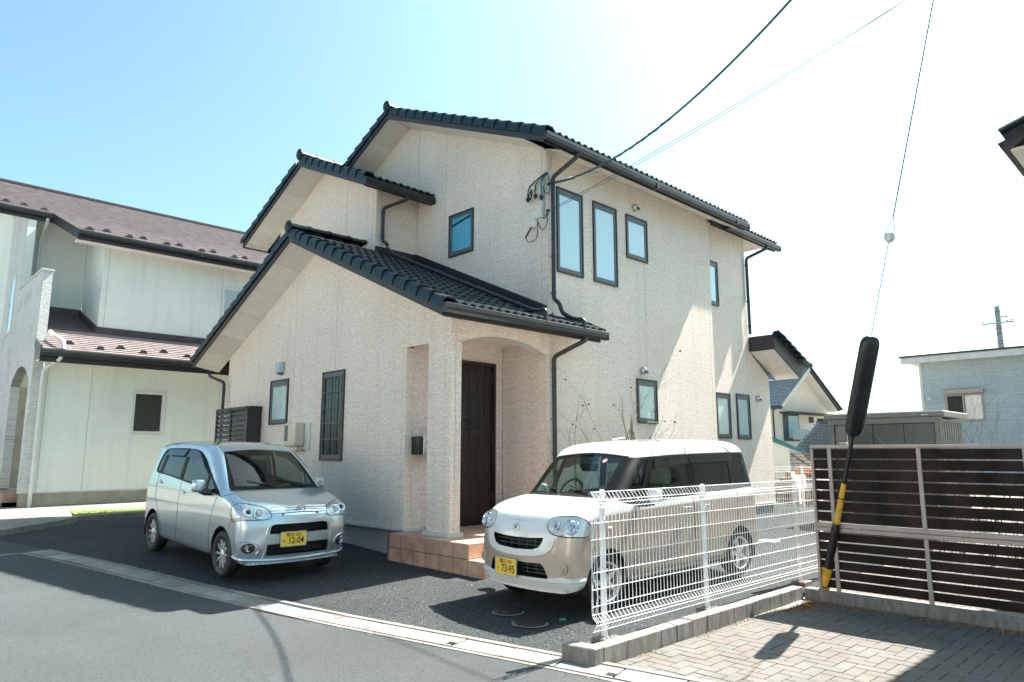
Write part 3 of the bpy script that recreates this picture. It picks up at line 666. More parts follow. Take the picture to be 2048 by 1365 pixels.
# ---------------------------------------------------------------- windows
def window(axis, v, a0, a1, z0, z1, pane, parent=house, grille=None, outer='frame_dark', inner='frame_grey', mull=None, topbar=.045, proud=.03, name='window'):
    s_ = -1
    def bx(mb, a_, b_, c, d, o0, o1):
        if axis == 'x': mb.box((v - o1, a_, c), (v - o0, b_, d))
        else: mb.box((a_, v - o1, c), (b_, v - o0, d))
    off = Vector((v, (a0 + a1) / 2, z0)) if axis == 'x' else Vector(((a0 + a1) / 2, v, z0))
    t = .028
    mb = MB(); bx(mb, a0, a0 + t, z0, z1, -.02, proud); bx(mb, a1 - t, a1, z0, z1, -.02, proud); bx(mb, a0 + t, a1 - t, z1 - t, z1, -.02, proud); bx(mb, a0 + t, a1 - t, z0, z0 + t, -.02, proud + .006)
    w = world_part(mb, name, M[outer], parent, bevel=.004)
    k = .05; mb = MB()
    bx(mb, a0 + t, a0 + t + k, z0 + t, z1 - t, -.01, proud - .014); bx(mb, a1 - t - k, a1 - t, z0 + t, z1 - t, -.01, proud - .014)
    bx(mb, a0 + t + k, a1 - t - k, z1 - t - k - topbar, z1 - t, -.01, proud - .014); bx(mb, a0 + t + k, a1 - t - k, z0 + t, z0 + t + k + .02, -.01, proud - .014)
    world_part(mb, 'sash', M[inner], w, bevel=.003)
    mb = MB(); bx(mb, a0 + t + k - .002, a1 - t - k + .002, z0 + t + k + .018, z1 - t - k - topbar + .002, -.008, .002)
    world_part(mb, 'pane', M[pane], w)
    if grille:
        nx, nz = grille; A0, A1, Z0, Z1 = a0 + t + .02, a1 - t - .02, z0 + .09, z1 - .10
        mb = MB()
        for i in range(nx + 1): c = lerp(A0, A1, i / nx); bx(mb, c - .006, c + .006, Z0, Z1, proud, proud + .012)
        for i in range(nz + 1): c = lerp(Z0, Z1, i / nz); bx(mb, A0, A1, c - .006, c + .006, proud + .001, proud + .011)
        world_part(mb, 'grille', M['frame_grey'], w)
    return w
window('x', XA, 12.56, 13.31, 2.07, 2.935, 'frost', topbar=.05)
window('x', XA, 10.52, 11.26, 1.40, 2.937, 'pane_dark', grille=(3, 5))
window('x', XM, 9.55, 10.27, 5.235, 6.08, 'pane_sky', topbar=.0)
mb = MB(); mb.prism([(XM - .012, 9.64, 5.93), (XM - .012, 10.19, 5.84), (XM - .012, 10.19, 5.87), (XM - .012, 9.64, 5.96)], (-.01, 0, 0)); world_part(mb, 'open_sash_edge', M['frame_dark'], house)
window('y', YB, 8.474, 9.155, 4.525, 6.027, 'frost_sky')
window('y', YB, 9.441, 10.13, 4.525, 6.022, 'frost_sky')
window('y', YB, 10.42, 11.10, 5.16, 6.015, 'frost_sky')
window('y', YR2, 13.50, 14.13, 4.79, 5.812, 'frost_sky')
window('y', YB, 10.623, 11.267, 2.07, 2.889, 'frost')
window('y', YR2, 13.81, 14.42, 1.84, 2.84, 'frost')
window('y', YR2, 14.71, 15.32, 1.84, 2.86, 'frost')
# louvred shutter cupboard at the far left of the front wall
sh = thing('louvred_enclosure', (5.98, 15.0, 1.0), 'dark brown louvred screen box on the front wall left of the silver car', 'louvred screen')
f_ = MB(); y0, y1, z0, z1, xx = 13.72, 15.25, .55, 2.44, 5.93
for (a_, b_) in ((y0, y0 + .07), ((y0 + y1) / 2 - .02, (y0 + y1) / 2 + .03), (y1 - .05, y1)): f_.box((xx, a_, z0), (xx + .04, b_, z1))
f_.box((xx, y0, z1 - .05), (xx + .04, y1, z1)); f_.box((xx, y0, z0), (xx + .04, y1, z0 + .05)); world_part(f_, 'frame', M['frame_dark'], sh)
f_ = MB(); f_.box((xx, y0 - .05, z0), (XA - .01, y0, z1 - .03)); f_.box((xx + .02, y0 - .08, z1 - .03), (XA - .01, y1, z1 + .01)); world_part(f_, 'side_panel', M['frame_dark'], sh)
z = z0 + .09
while z < z1 - .1:
    for (a_, b_) in ((y0 + .072, (y0 + y1) / 2 - .022), ((y0 + y1) / 2 + .032, y1 - .052)):
        mb = MB(); mb.add([(xx + .002, a_, z), (xx + .002, b_, z), (xx + .05, b_, z + .075), (xx + .05, a_, z + .075), (xx + .01, a_, z - .008), (xx + .01, b_, z - .008), (xx + .058, b_, z + .067), (xx + .058, a_, z + .067)], [(0, 1, 2, 3), (4, 7, 6, 5), (0, 4, 5, 1), (2, 6, 7, 3), (0, 3, 7, 4), (1, 5, 6, 2)])
        world_part(mb, 'louvre', M['frame_grey'], sh)
    z += .098
# door
door = MB(); d0, d1 = DX0 + .05, DX1 - .05
fr = MB(); fr.box((DX0, 8.70, DZ0), (d0, 8.80, DZ1)); fr.box((d1, 8.70, DZ0), (DX1, 8.80, DZ1)); fr.box((d0, 8.70, DZ1 - .06), (d1, 8.80, DZ1))
dr = world_part(fr, 'entrance_door', M['wood'], house)
nb = 5
for i in range(nb):
    mb = MB(); x0 = d0 + (d1 - d0) * i / nb; x1 = d0 + (d1 - d0) * (i + 1) / nb; mb.box((x0 + .003, 8.745, DZ0), (x1 - .003, 8.79, DZ1 - .06)); world_part(mb, 'board', M['wood'], dr, bevel=.005)
for z in (.75, 1.7, 2.7):
    mb = MB(); mb.tube([(d1 + .005, 8.735, z), (d1 + .005, 8.735, z + .16)], .009, 8); world_part(mb, 'hinge', M['frame_grey'], dr)
mb = MB(); mb.box((7.24, 8.738, 1.80), (7.72, 8.742, 2.55)); world_part(mb, 'door_pane', M['pane_dark'], dr)
gr = MB(); gy = 8.722; gx0, gx1, gz0, gz1 = 7.23, 7.74, 1.80, 2.56
def scroll(cx, cz, r, s, up=1, turns=1.6, n=18):
    return [(cx + s * (r * (1 - i / n * .8)) * math.cos(i / n * turns * 6.28), gy, cz + up * (r * (1 - i / n * .8)) * math.sin(i / n * turns * 6.28)) for i in range(n + 1)]
for x in (gx0, gx1, (gx0 + gx1) / 2): gr.tube([(x, gy, gz0 - .02), (x, gy, gz1 + .02)], .006, 6)
for z in (gz0 + .03, gz1 - .03, gz0 + .07, gz1 - .07): gr.tube([(gx0 - .02, gy, z), (gx1 + .02, gy, z)], .006, 6)
for ci in range(4):
    for ri in range(5):
        x = gx0 + .065 + ci * .127; z = gz0 + .13 + ri * .125; s = 1 if ci % 2 else -1
        gr.tube(scroll(x, z, .052, s, 1), .0045, 5); 
for k in range(3):
    cz = gz0 + .2 + k * .18; cx = (gx0 + gx1) / 2
    gr.tube([(cx, gy, cz - .09), (cx + .07, gy, cz), (cx, gy, cz + .09), (cx - .07, gy, cz), (cx, gy, cz - .09)], .005, 5)
world_part(gr, 'scroll_grille', M['frame_dark'], dr)
mb = MB(); mb.tube([(7.18, 8.66, 1.1), (7.18, 8.66, 1.75)], .013, 8); mb.tube([(7.18, 8.66, 1.15), (7.18, 8.745, 1.15)], .01, 6); mb.tube([(7.18, 8.66, 1.7), (7.18, 8.745, 1.7)], .01, 6); world_part(mb, 'pull_handle', M['frame_grey'], dr)
# mailbox seen through the slot
mbx = thing('mailbox', (6.48, 8.75, 1.5), 'small grey mailbox with black side hanging in the porch slot', 'mailbox')
def rbox(a, b, name, m, parent, bev=.02, seg=3):
    me = bpy.data.meshes.new(name); bm = bmesh.new(); c = [(a[i] + b[i]) / 2 for i in range(3)]; s = [abs(b[i] - a[i]) for i in range(3)]
    bmesh.ops.create_cube(bm, size=1, matrix=Matrix.Translation(c) @ Matrix.Diagonal((*s, 1)))
    bmesh.ops.bevel(bm, geom=bm.edges[:], offset=bev, segments=seg, affect='EDGES', profile=.5); bm.to_mesh(me); bm.free(); me.materials.append(m)
    me.polygons.foreach_set('use_smooth', [True] * len(me.polygons)); me.set_sharp_from_angle(angle=R(45))
    off = Vector((0, 0, 0)); q = parent
    while q is not None: off += q.location; q = q.parent
    me.transform(Matrix.Translation(-off)); return mk(name, me, parent)
rbox((6.345, 8.55, 1.50), (6.62, 8.745, 1.77), 'box_body', M['black_plastic'], mbx, .01)
rbox((6.42, 8.53, 1.45), (6.70, 8.56, 1.80), 'front_plate', M['steel'], mbx, .012)
rbox((6.47, 8.522, 1.66), (6.66, 8.532, 1.70), 'mail_flap', M['black_plastic'], mbx, .003)
# things screwed to the front wall
ml = thing('wall_vent', (XA, 12.9, 3.04), 'small grey hooded wall vent above the left ground floor window', 'vent')
mb = MB(); mb.prism([(XA, 12.78, 3.06), (XA, 13.02, 3.06), (XA, 13.02, 3.27), (XA, 12.78, 3.27)], (-.05, 0, 0)); mb.prism([(XA - .05, 12.80, 3.06), (XA - .05, 13.00, 3.06), (XA - .11, 12.96, 3.06), (XA - .11, 12.84, 3.06)], (0, 0, .2)); world_part(mb, 'hood', M['galv'], ml, bevel=.006)
mb = MB(); mb.box((XA - .08, 12.82, 3.03), (XA, 12.94, 3.055)); world_part(mb, 'vent_flap', M['frame_grey'], ml)
em = thing('electric_meter', (XA, 12.0, 1.6), 'cream electricity meter box with dark display on the front wall between two windows', 'electricity meter')
rbox((XA - .03, 11.64, 1.58), (XA, 12.14, 2.08), 'back_board', M['white_plastic'], em, .012)
rbox((XA - .22, 11.80, 1.64), (XA - .03, 12.24, 2.07), 'meter_case', M['cream_plastic'], em, .035, 4)
rbox((XA - .16, 11.84, 1.56), (XA - .03, 12.10, 1.7), 'terminal_cover', M['cream_plastic'], em, .02, 3)
rbox((XA - .226, 12.08, 1.74), (XA - .218, 12.2, 2.02), 'display', M['frame_grey'], em, .003)
def dome(name, x, z, yv, label, r=.075):
    t = thing(name, (x, yv, z), label, 'vent', 'round steel vent hoods on the side wall'); mb = MB()
    prof = [(r, 0), (r, -.03)] + [(r * math.cos(i / 8 * 1.57), -.03 - r * .9 * math.sin(i / 8 * 1.57)) for i in range(9)]
    mb.lathe(prof, 24); mb.build('hood', M['steel'], t, smooth=True, ang=60)
    mb = MB(); mb.prism([(r * .6 * math.cos(a_), -.105 + .035 * math.sin(a_) * .2, -.035 + r * .45 * math.sin(a_)) for a_ in [2 * math.pi * i / 16 for i in range(16)]], (0, .02, .012)); mb.build('opening', M['black_plastic'], t)
dome('vent_hood', 10.72, 6.20, YB, 'round steel vent hood above the small upper window')
dome('vent_hood', 10.83, 3.05, YB, 'round steel vent hood above the lower window behind the bare shrubs')
dome('vent_hood', 15.74, 2.80, YR2, 'round steel vent hood near the far end of the side wall')
# ================================================================ ROOFS
AP = math.atan(PT); TWD, TLN = .32, .325
def place(me, name, parent, loc, rot=(0, 0, 0)):
    off = Vector(loc); q = parent
    while q is not None: off -= q.location; q = q.parent
    return mk(name, me, parent, off, rot)
def tile_mesh(w=TWD, l=.36, n=12, name='roof_tile', m=None, amp=.021):
    mb = MB(); vs = []
    for k in range(n + 1):
        x = w * k / n; z = amp * (1 + math.cos(2 * math.pi * x / (w / 2)))
        vs.append((x, z))
    top_ = [(x, 0, z + .036) for x, z in vs] + [(x, l * .5, z + .020) for x, z in vs] + [(x, l, z + .004) for x, z in vs]
    bot = [(x, 0, z + .010) for x, z in vs]; k = n + 1
    fs = [(i, i + 1, k + i + 1, k + i) for i in range(n)] + [(k + i, k + i + 1, 2 * k + i + 1, 2 * k + i) for i in range(n)] + [(3 * k + i, 3 * k + i + 1, i + 1, i) for i in range(n)]
    mb.add(top_ + bot, fs); mb.add([(0, 0, .078), (0, l, .046), (0, l, .0), (0, 0, .0)], [(0, 1, 2, 3)]); mb.add([(w, 0, .078), (w, l, .046), (w, l, .0), (w, 0, .0)], [(3, 2, 1, 0)])
    return mb.build(name, m or M['tile'], link=False, smooth=True, ang=50)
TILE = tile_mesh()
def verge_mesh():
    prof = [(-.03, -.085), (-.03, .03), (-.022, .06), (.0, .082), (.03, .090), (.13, .088), (.155, .06), (.155, .03)]
    inn = [(.140, .03), (.125, .062), (.03, .068), (.006, .060), (-.010, .03), (-.010, -.085)]
    pl = prof + inn; n = len(pl); mb = MB()
    v0 = [((x - .010) if x < .06 else x + .006, 0, z + .018) for x, z in pl]; v1 = [((x + .006) if x < .06 else x - .004, .345, z - .012 + (.03 if z < -.06 else 0)) for x, z in pl]
    mb.add(v0 + v1, [tuple(range(n))[::-1], tuple(range(n, 2 * n))] + [(i, (i + 1) % n, (i + 1) % n + n, i + n) for i in range(n)])
    for zz in (-.03,):
        for yy in (.10,): mb.add([(-.033, yy - .008, zz - .008), (-.033, yy + .008, zz - .008), (-.033, yy + .008, zz + .008), (-.033, yy - .008, zz + .008), (-.029, yy - .008, zz - .008), (-.029, yy + .008, zz - .008), (-.029, yy + .008, zz + .008), (-.029, yy - .008, zz + .008)], [(0, 3, 2, 1), (0, 1, 5, 4), (1, 2, 6, 5), (2, 3, 7, 6), (3, 0, 4, 7)])
    return mb.build('verge_tile', M['tile'], link=False, smooth=True, ang=35)
VERGE = verge_mesh()
def mirror_mesh(me, axis=0):
    m2 = me.copy(); s_ = [1, 1, 1]; s_[axis] = -1; m2.transform(Matrix.Diagonal((*s_, 1))); m2.flip_normals(); return m2
VERGE_M = mirror_mesh(VERGE)
def gutter(parent, x0, x1, y, z, m=None, seg=3.0, name='gutter'):
    """box gutter along X; y = wall side, z = rim"""
    prof = [(0, 0), (0, -.02), (-.006, -.10), (-.03, -.125), (-.085, -.125), (-.105, -.095), (-.108, -.062), (-.118, -.055), (-.118, .0), (-.110, .006), (-.106, 0), (-.106, -.05), (-.094, -.09), (-.08, -.113), (-.03, -.113), (-.014, -.095), (-.012, 0)]
    mb = MB(); n = len(prof); vs = [(x0, y + a_, z + b_) for a_, b_ in prof] + [(x1, y + a_, z + b_) for a_, b_ in prof]
    mb.add(vs, [(i, (i + 1) % n, (i + 1) % n + n, i + n) for i in range(n)])
    for x in (x0, x1): mb.box((x - .004, y - .12, z - .127), (x + .004, y, z + .004))
    o = world_part(mb, name, m or M['gutter'], parent)
    x = x0 + seg
    while x < x1 - .4:
        j = MB(); j.box((x, y - .122, z - .13), (x + .07, y - .001, z - .02)); world_part(j, 'gutter_joint', m or M['gutter'], parent); x += seg
    return o
def downpipe(parent, pts, r=.034, m='gutter', bands=(), name='downpipe', n=12):
    P_ = [Vector(p) for p in pts]; out = [P_[0]]
    for i in range(1, len(P_) - 1):
        a_, b_, c_ = P_[i - 1], P_[i], P_[i + 1]; d1 = (a_ - b_).normalized(); d2 = (c_ - b_).normalized(); k = min(.07, (a_ - b_).length * .4, (c_ - b_).length * .4)
        for t in (0, .25, .5, .75, 1): out.append((b_ + d1 * k) * (1 - t) ** 2 + b_ * 2 * t * (1 - t) + (b_ + d2 * k) * t * t)
    out.append(P_[-1])
    mb = MB(); mb.tube(out, r, n); o = world_part(mb, name, M[m], parent, smooth=True)
    for bx_ in bands:
        bb = MB(); b_ = Vector(bx_); bb.tube([b_ - Vector((0, 0, .02)), b_ + Vector((0, 0, .02))], r + .005, n); bb.box((b_.x - .004, b_.y, b_.z - .006), (b_.x + .004, b_.y + .07, b_.z + .006)); world_part(bb, 'pipe_clip', M[m], parent)
    return o
def gable_roof(r, zfb, xr, xe, yR, yL, xw, zL_joint, soffit_cuts, ywR, nverge_skip=0, deck_up=.20, left_full=True, yl_cut=None, caps_left=True, ridge_to=None, deck_xe_r=None):
    zr = zfb + .175                                  # fascia top at the apex
    ev = lambda y, z0: z0 - PT * abs(y - r['yr'])
    mb = MB(); dk = [(r['yr'], zr - .03), (yR, ev(yR, zr - .03)), (yR, ev(yR, zr - .03) + .035), (r['yr'], zr + .005), (yL, ev(yL, zr - .03) + .035), (yL, ev(yL, zr - .03))]
    xd = deck_xe_r or xe
    mb.prism([(xr + .032, y, z) for y, z in (dk[0], dk[1], dk[2], dk[3])], (xd - xr - .032, 0, 0)); mb.prism([(xr + .032, y, z) for y, z in (dk[0], dk[3], dk[4], dk[5])], (xe - xr - .032, 0, 0))
    roof = world_part(mb, 'roof', M['tile'], house)
    # barge boards
    for side, ye in ((-1, yR), (1, yL)):
        cuts = [0, .42, 2.3, 9] if side < 0 else [0, 3.6, 9]
        for c0, c1_ in zip(cuts[:-1], cuts[1:]):
            a0 = r['yr'] + side * c0; a1 = r['yr'] + side * min(c1_, abs(ye - r['yr']))
            if side * (a1 - a0) <= .01: continue
            a0 += side * .0015; a1 -= side * .0015; f_ = MB(); f_.prism([(xr, a0, ev(a0, zfb)), (xr, a1, ev(a1, zfb)), (xr, a1, ev(a1, zr)), (xr, a0, ev(a0, zr))], (.03, 0, 0)); world_part(f_, 'barge_board', M['fascia'], roof)
    # verge tiles, both slopes
    nR = int(abs(yR - .06 - r['yr']) / math.cos(AP) / .32)
    for side, ye in ((-1, yR - .05), (1, yL + .05)):
        Ls = abs(ye - r['yr']) / math.cos(AP); n = int(Ls / .32 + .35)
        for k in range(n):
            s_ = min(k * .32, Ls - .345); y = ye + (-side) * s_ * math.cos(AP); z = ev(ye, zr) + s_ * math.sin(AP) - .0
            if side < 0: place(VERGE, 'verge_tile', roof, (xr - .004, y, z), (AP, 0, 0))
            elif caps_left: place(VERGE_M, 'verge_tile', roof, (xr - .004, y, z), (AP, 0, math.pi))
    # soffit boards under the rake
    for side, cuts in soffit_cuts.items():
        for i, (c0, c1_, kind) in enumerate(cuts):
            a0 = r['yr'] + side * (c0 + .004); a1 = r['yr'] + side * (c1_ - .004); up = .012
            q = [(xr + .03, a0, ev(a0, zfb) + up), (xr + .03, a1, ev(a1, zfb) + up), (xw, a1, top(r, a1)), (xw, a0, top(r, a0))]
            uv = [(0, a0), (0, a1), (xw - xr, a1), (xw - xr, a0)]
            s_ = MB(); s_.add(q + [(x, y, z + .012) for x, y, z in q], [(0, 1, 2, 3), (7, 6, 5, 4), (0, 4, 5, 1), (1, 5, 6, 2), (2, 6, 7, 3), (3, 7, 4, 0)], uv + uv)
            world_part(s_, 'soffit_board', M['perf' if kind == 'p' else 'soffit'], roof)
    # eave fascia and eave soffit on the right slope
    zb = ev(yR, zfb)
    f_ = MB(); f_.box((xr + .031, yR, zb), (xd, yR + .03, zb + .172)); world_part(f_, 'eave_fascia', M['fascia'], roof)
    if ywR is not None:
        x = xw
        while x < xd - .05:
            x2 = min(x + 1.82, xd); s_ = MB(); a0, a1 = yR + .03, ywR; z0 = ev(a0, zfb) + .02; z1 = top(r, a1)
            s_.add([(x + .003, a0, z0), (x2 - .003, a0, z0), (x2 - .003, a1, z1), (x + .003, a1, z1), (x + .003, a0, z0 + .012), (x2 - .003, a0, z0 + .012), (x2 - .003, a1, z1 + .012), (x + .003, a1, z1 + .012)], [(0, 3, 2, 1), (4, 5, 6, 7), (0, 1, 5, 4), (1, 2, 6, 5), (2, 3, 7, 6), (3, 0, 4, 7)])
            world_part(s_, 'soffit_board', M['soffit'], roof); x = x2
    f_ = MB(); f_.box((xr + .031, yL - .03, ev(yL, zfb)), (xe, yL, ev(yL, zfb) + .172)); world_part(f_, 'eave_fascia', M['fascia'], roof)
    # ridge
    rt = ridge_to or xe; x = xr - .02
    while x < rt - .05:
        mb = MB(); L_ = min(.42, rt - x); prof = [(.098 * math.cos(a_), .098 * math.sin(a_)) for a_ in [math.pi * i / 10 - .15 + .3 * 0 for i in range(11)]]
        for x0_, x1_, k in ((x, x + L_ - .05, 1), (x + L_ - .05, x + L_, 1.14)):
            pr = [(p * k, q * k) for p, q in prof]; n = len(pr)
            mb.add([(x0_, r['yr'] + p, zr + .085 + q) for p, q in pr] + [(x1_, r['yr'] + p, zr + .085 + q) for p, q in pr], [(i, i + 1, i + 1 + n, i + n) for i in range(n - 1)] + [tuple(range(n)), tuple(range(n, 2 * n))[::-1]])
        world_part(mb, 'ridge_tile', M['tile'], roof, smooth=True, ang=40); x += .42
    mb = MB(); prof = [(.0, -.045), (.04, -.042), (.08, -.03), (.102, -.008), (.106, .01), (.102, .03), (.0, .03)]
    mb.lathe(prof, 28, Matrix.Translation((xr - .03, r['yr'], zr + .095)) @ Matrix.Rotation(R(-90), 4, 'Z') @ Matrix.Diagonal((1, 1, 1.22, 1))); world_part(mb, 'ridge_end_disc', M['tile'], roof, smooth=True, ang=60)
    return roof, zr
def tiles(roof, r, zr, yR, x0, x1, rows, row0=0, xlim=None):
    ev = lambda y: zr - PT * abs(y - r['yr'])
    for k in range(row0, rows):
        y = yR - .06 + k * .32 * math.cos(AP); z = ev(yR - .06) + k * .32 * math.sin(AP) + .0
        x = x0; X1 = xlim(y) if xlim else x1
        while x < X1 - .05:
            place(TILE, 'roof_tile', roof, (x, y + random.uniform(-.003, .003), z + random.uniform(0, .003)), (AP, 0, 0)); x += TWD
# ground-floor gable
roof1, zr1 = gable_roof(G1, 5.335, 5.655, 11.5, 7.16, 16.05, XA, 0,
    {1: [(0, .62, 'p'), (.62, 1.42, 's'), (1.42, 2.25, 's'), (2.25, 3.05, 's'), (3.05, 3.72, 'p'), (3.72, 4.32, 's')], -1: [(0, .6, 'p'), (.6, 2.4, 's'), (2.4, 4.5, 's')]}, YB, ridge_to=7.24, deck_xe_r=8.96)
# trim the right slope above the wall line: field tiles up to the main wall, two rows run on past it
def lim1(y): return 8.98 if y < 7.6 else (8.22 if y < 11.2 else 7.2)
tiles(roof1, G1, zr1, 7.16, 5.655 + .145, 0, 15, 0, lim1)
gutter(roof1, 5.62, 9.02, 7.155, 3.475)
mb = MB(); mb.prism([(8.96, 7.1, 3.40), (8.96, YB - .002, 3.66), (8.96, YB - .002, 3.80), (8.96, 7.1, 3.54)], (.03, 0, 0)); world_part(mb, 'end_flashing', M['gutter'], roof1)
# flashing strips where the roof meets the upper walls
def onr1(y): return zr1 - PT * (G1['yr'] - y)
mb = MB(); y0, y1 = 7.70, 11.32; mb.prism([(8.19, y0, onr1(y0) + .02), (8.19, y1, onr1(y1) + .02), (8.19, y1, onr1(y1) + .19), (8.19, y0, onr1(y0) + .19)], (.055, 0, 0)); world_part(mb, 'wall_flashing', M['gutter'], roof1)
mb = MB(); mb.box((7.24, 11.26, onr1(11.3)), (8.2, 11.315, onr1(11.3) + .16)); world_part(mb, 'wall_flashing', M['gutter'], roof1)
# middle gable
roof2, zr2 = gable_roof(G2, 7.60, 6.655, 8.24, 10.84, 16.17, XG, 0,
    {1: [(0, .80, 'p'), (.80, 1.72, 's'), (1.72, 2.6, 's'), (2.6, 2.75, 's')], -1: [(0, .8, 'p'), (.8, 2.55, 's')]}, 11.32, ridge_to=9.2)
tiles(roof2, G2, zr2, 10.84, 6.655 + .145, 8.2, 4)
gutter(roof2, 6.62, 8.24, 10.835, 6.58)
# main roof
roof3, zr3 = gable_roof(MN, 8.41, 7.665, 14.17, 7.20, 16.0, XM, 0,
    {1: [(0, .62, 'p'), (.62, 1.5, 's'), (1.5, 2.4, 's'), (2.4, 3.3, 's'), (3.3, 4.2, 's')], -1: [(0, .62, 'p'), (.62, 2.2, 's'), (2.2, 3.95, 's')]}, YB)
tiles(roof3, MN, zr3, 7.20, 7.665 + .145, 14.1, 2)
rest = MB(); ev3 = lambda y: zr3 - PT * abs(y - MN['yr'])
for k in range(2, 15):          # upper rows, never seen tile by tile
    y = 7.14 + k * .32 * math.cos(AP); z = ev3(7.14) + k * .32 * math.sin(AP); M4 = Matrix.Translation((7.81, y, z)) @ Matrix.Rotation(AP, 4, 'X')
    for i in range(20):
        b = len(rest.v)
        for v in ((0, 0, .06), (TWD, 0, .06), (TWD, .34, .03), (0, .34, .03), (0, 0, .0), (TWD, 0, 0)): rest.v.append(tuple(M4 @ Vector((v[0] + i * TWD, v[1], v[2]))))
        for f in ((0, 1, 2, 3), (4, 5, 1, 0)): rest.f.append([b + q for q in f]); rest.mi.append(0)
o = world_part(rest, 'upper_tile_rows', M['tile'], roof3); o['kind'] = 'stuff'
gutter(roof3, 7.63, 14.20, 7.195, 6.555)
# rear, slightly lower and set back continuation of the eave
MN2 = dict(yr=11.67, z=8.26)
ev4 = lambda y, z0: z0 - PT * abs(y - 11.67)
mb = MB(); za = 8.314; yR4 = 7.60
mb.prism([(14.18, 11.67, za + .15), (14.18, yR4, ev4(yR4, za + .15)), (14.18, yR4, ev4(yR4, za + .18)), (14.18, 11.67, za + .18)], (2.3, 0, 0)); mb.prism([(14.18, 11.67, za + .15), (14.18, 11.67, za + .18), (14.18, 16, ev4(16, za + .18)), (14.18, 16, ev4(16, za + .15))], (2.3, 0, 0))
roof4 = world_part(mb, 'rear_roof', M['tile'], house)
mb = MB(); mb.box((13.46, yR4, ev4(yR4, za) - .02), (16.49, yR4 + .03, ev4(yR4, za) + .15)); world_part(mb, 'eave_fascia', M['fascia'], roof4)
mb = MB(); mb.add([(13.45, yR4 + .03, ev4(yR4, za) + .02), (16.46, yR4 + .03, ev4(yR4, za) + .02), (16.46, YR2, ev4(YR2, za) + .0), (13.45, YR2, ev4(YR2, za))], [(0, 3, 2, 1)]); world_part(mb, 'soffit_board', M['soffit'], roof4)
mb = MB(); mb.prism([(15.46, YR2, ev4(YR2, za) - .0), (15.46, 15.5, ev4(15.5, za)), (15.46, 11.67, za)], (1.0, 0, 0)); world_part(mb, 'soffit_board', M['soffit'], roof4)
mb = MB(); mb.prism([(16.48, yR4, ev4(yR4, za) - .02), (16.48, 11.67, za), (16.48, 11.67, za + .18), (16.48, yR4, ev4(yR4, za) + .17)], (.03, 0, 0)); world_part(mb, 'barge_board', M['fascia'], roof4)
for k in range(2):
    y = yR4 - .06 + k * .32 * math.cos(AP); z = ev4(yR4 - .06, za + .175) + k * .32 * math.sin(AP); x = 14.22
    while x < 16.45: place(TILE, 'roof_tile', roof4, (x, y, z), (AP, 0, 0)); x += TWD
gutter(roof4, 14.0, 16.58, yR4 - .005, 6.62)
# lean-to roof at the far end
mb = MB(); x0, x1 = 15.465, 17.02; yA, yB_ = 7.27, 15.2; zA, zB = 4.24, 3.60
mb.prism([(x0, yA + .03, zA - .06), (x1, yA + .03, zB - .06), (x1, yA + .03, zB), (x0, yA + .03, zA)], (0, yB_ - yA, 0)); lean = world_part(mb, 'lean_to_roof', M['tile'], house)
mb = MB(); mb.box((x0 - .01, yA, zA - .35), (x0 + .02, YR2 - .01, zA)); world_part(mb, 'eave_fascia', M['fascia'], lean)
mb = MB(); mb.prism([(x0 + .02, yA, zA - .35), (x1 - .25, yA, zB - .30), (x1, yA, zB - .10), (x1, yA, zB), (x0 + .02, yA, zA)], (0, .03, 0)); world_part(mb, 'barge_board', M['fascia'], lean)
mb = MB(); mb.add([(x0 + .02, yA + .03, zA - .34), (x1 - .25, yA + .03, zB - .29), (x1 - .25, YR2, zB - .29), (x0 + .02, YR2, zA - .34)], [(0, 1, 2, 3)]); world_part(mb, 'soffit_board', M['soffit'], lean)
mb = MB(); mb.add([(le, YR2, zB - .29), (x1 - .25, YR2, zB - .29), (x1 - .25, 15, zB - .29), (le, 15, zB - .29)], [(0, 1, 2, 3)]); world_part(mb, 'soffit_board', M['soffit'], lean)
sl = math.atan2(zA - zB, x1 - x0)
for k in range(6):
    d = k * .27; place(VERGE_M, 'verge_tile', lean, (x1 - .02 - d * math.cos(sl), yA + .0, zB + d * math.sin(sl) + .0), (0, 0, 0)).rotation_euler = (Matrix.Rotation(R(90), 4, 'Z') @ Matrix.Rotation(sl, 4, 'X')).to_euler()
# downpipes
downpipe(house, [(7.60, 10.77, 6.47), (7.60, 10.80, 6.40), (7.36, 11.24, 6.28), (7.36, 11.24, 5.62), (7.42, 11.18, 5.55), (7.42, 11.16, 5.52)], bands=[(7.36, 11.24, 6.18), (7.36, 11.24, 5.72)])
def r1(y): return onr1(y) + .115
downpipe(house, [(7.42, 11.16, r1(11.16) + .08), (7.42, 11.0, r1(11.0)), (7.55, 7.30, r1(7.30)), (7.55, 7.07, 3.66), (7.55, 7.07, 3.44)], name='roof_pipe')
downpipe(house, [(8.44, 7.13, 6.45), (8.43, 7.16, 6.38), (8.315, 7.60, 6.12), (8.315, 7.60, 4.02), (8.36, 7.52, 3.94), (8.38, 7.48, r1(7.5) + .02), (8.42, 7.26, r1(7.26)), (8.44, 7.07, 3.62), (8.44, 7.07, 3.44)], bands=[(8.315, 7.60, 6.05), (8.315, 7.60, 4.75), (8.315, 7.60, 4.12)], r=.037)
downpipe(house, [(8.52, 7.09, 3.36), (8.52, 7.12, 3.30), (8.30, 7.60, 3.06), (8.30, 7.60, .05)], bands=[(8.30, 7.60, 2.85), (8.30, 7.60, 1.5)], r=.037)
downpipe(house, [(15.86, 7.50, 6.50), (15.85, 7.52, 6.42), (15.42, 7.83, 6.15), (15.42, 7.83, 4.30)], bands=[(15.42, 7.83, 5.98), (15.42, 7.83, 5.1), (15.42, 7.83, 4.5)], r=.037)
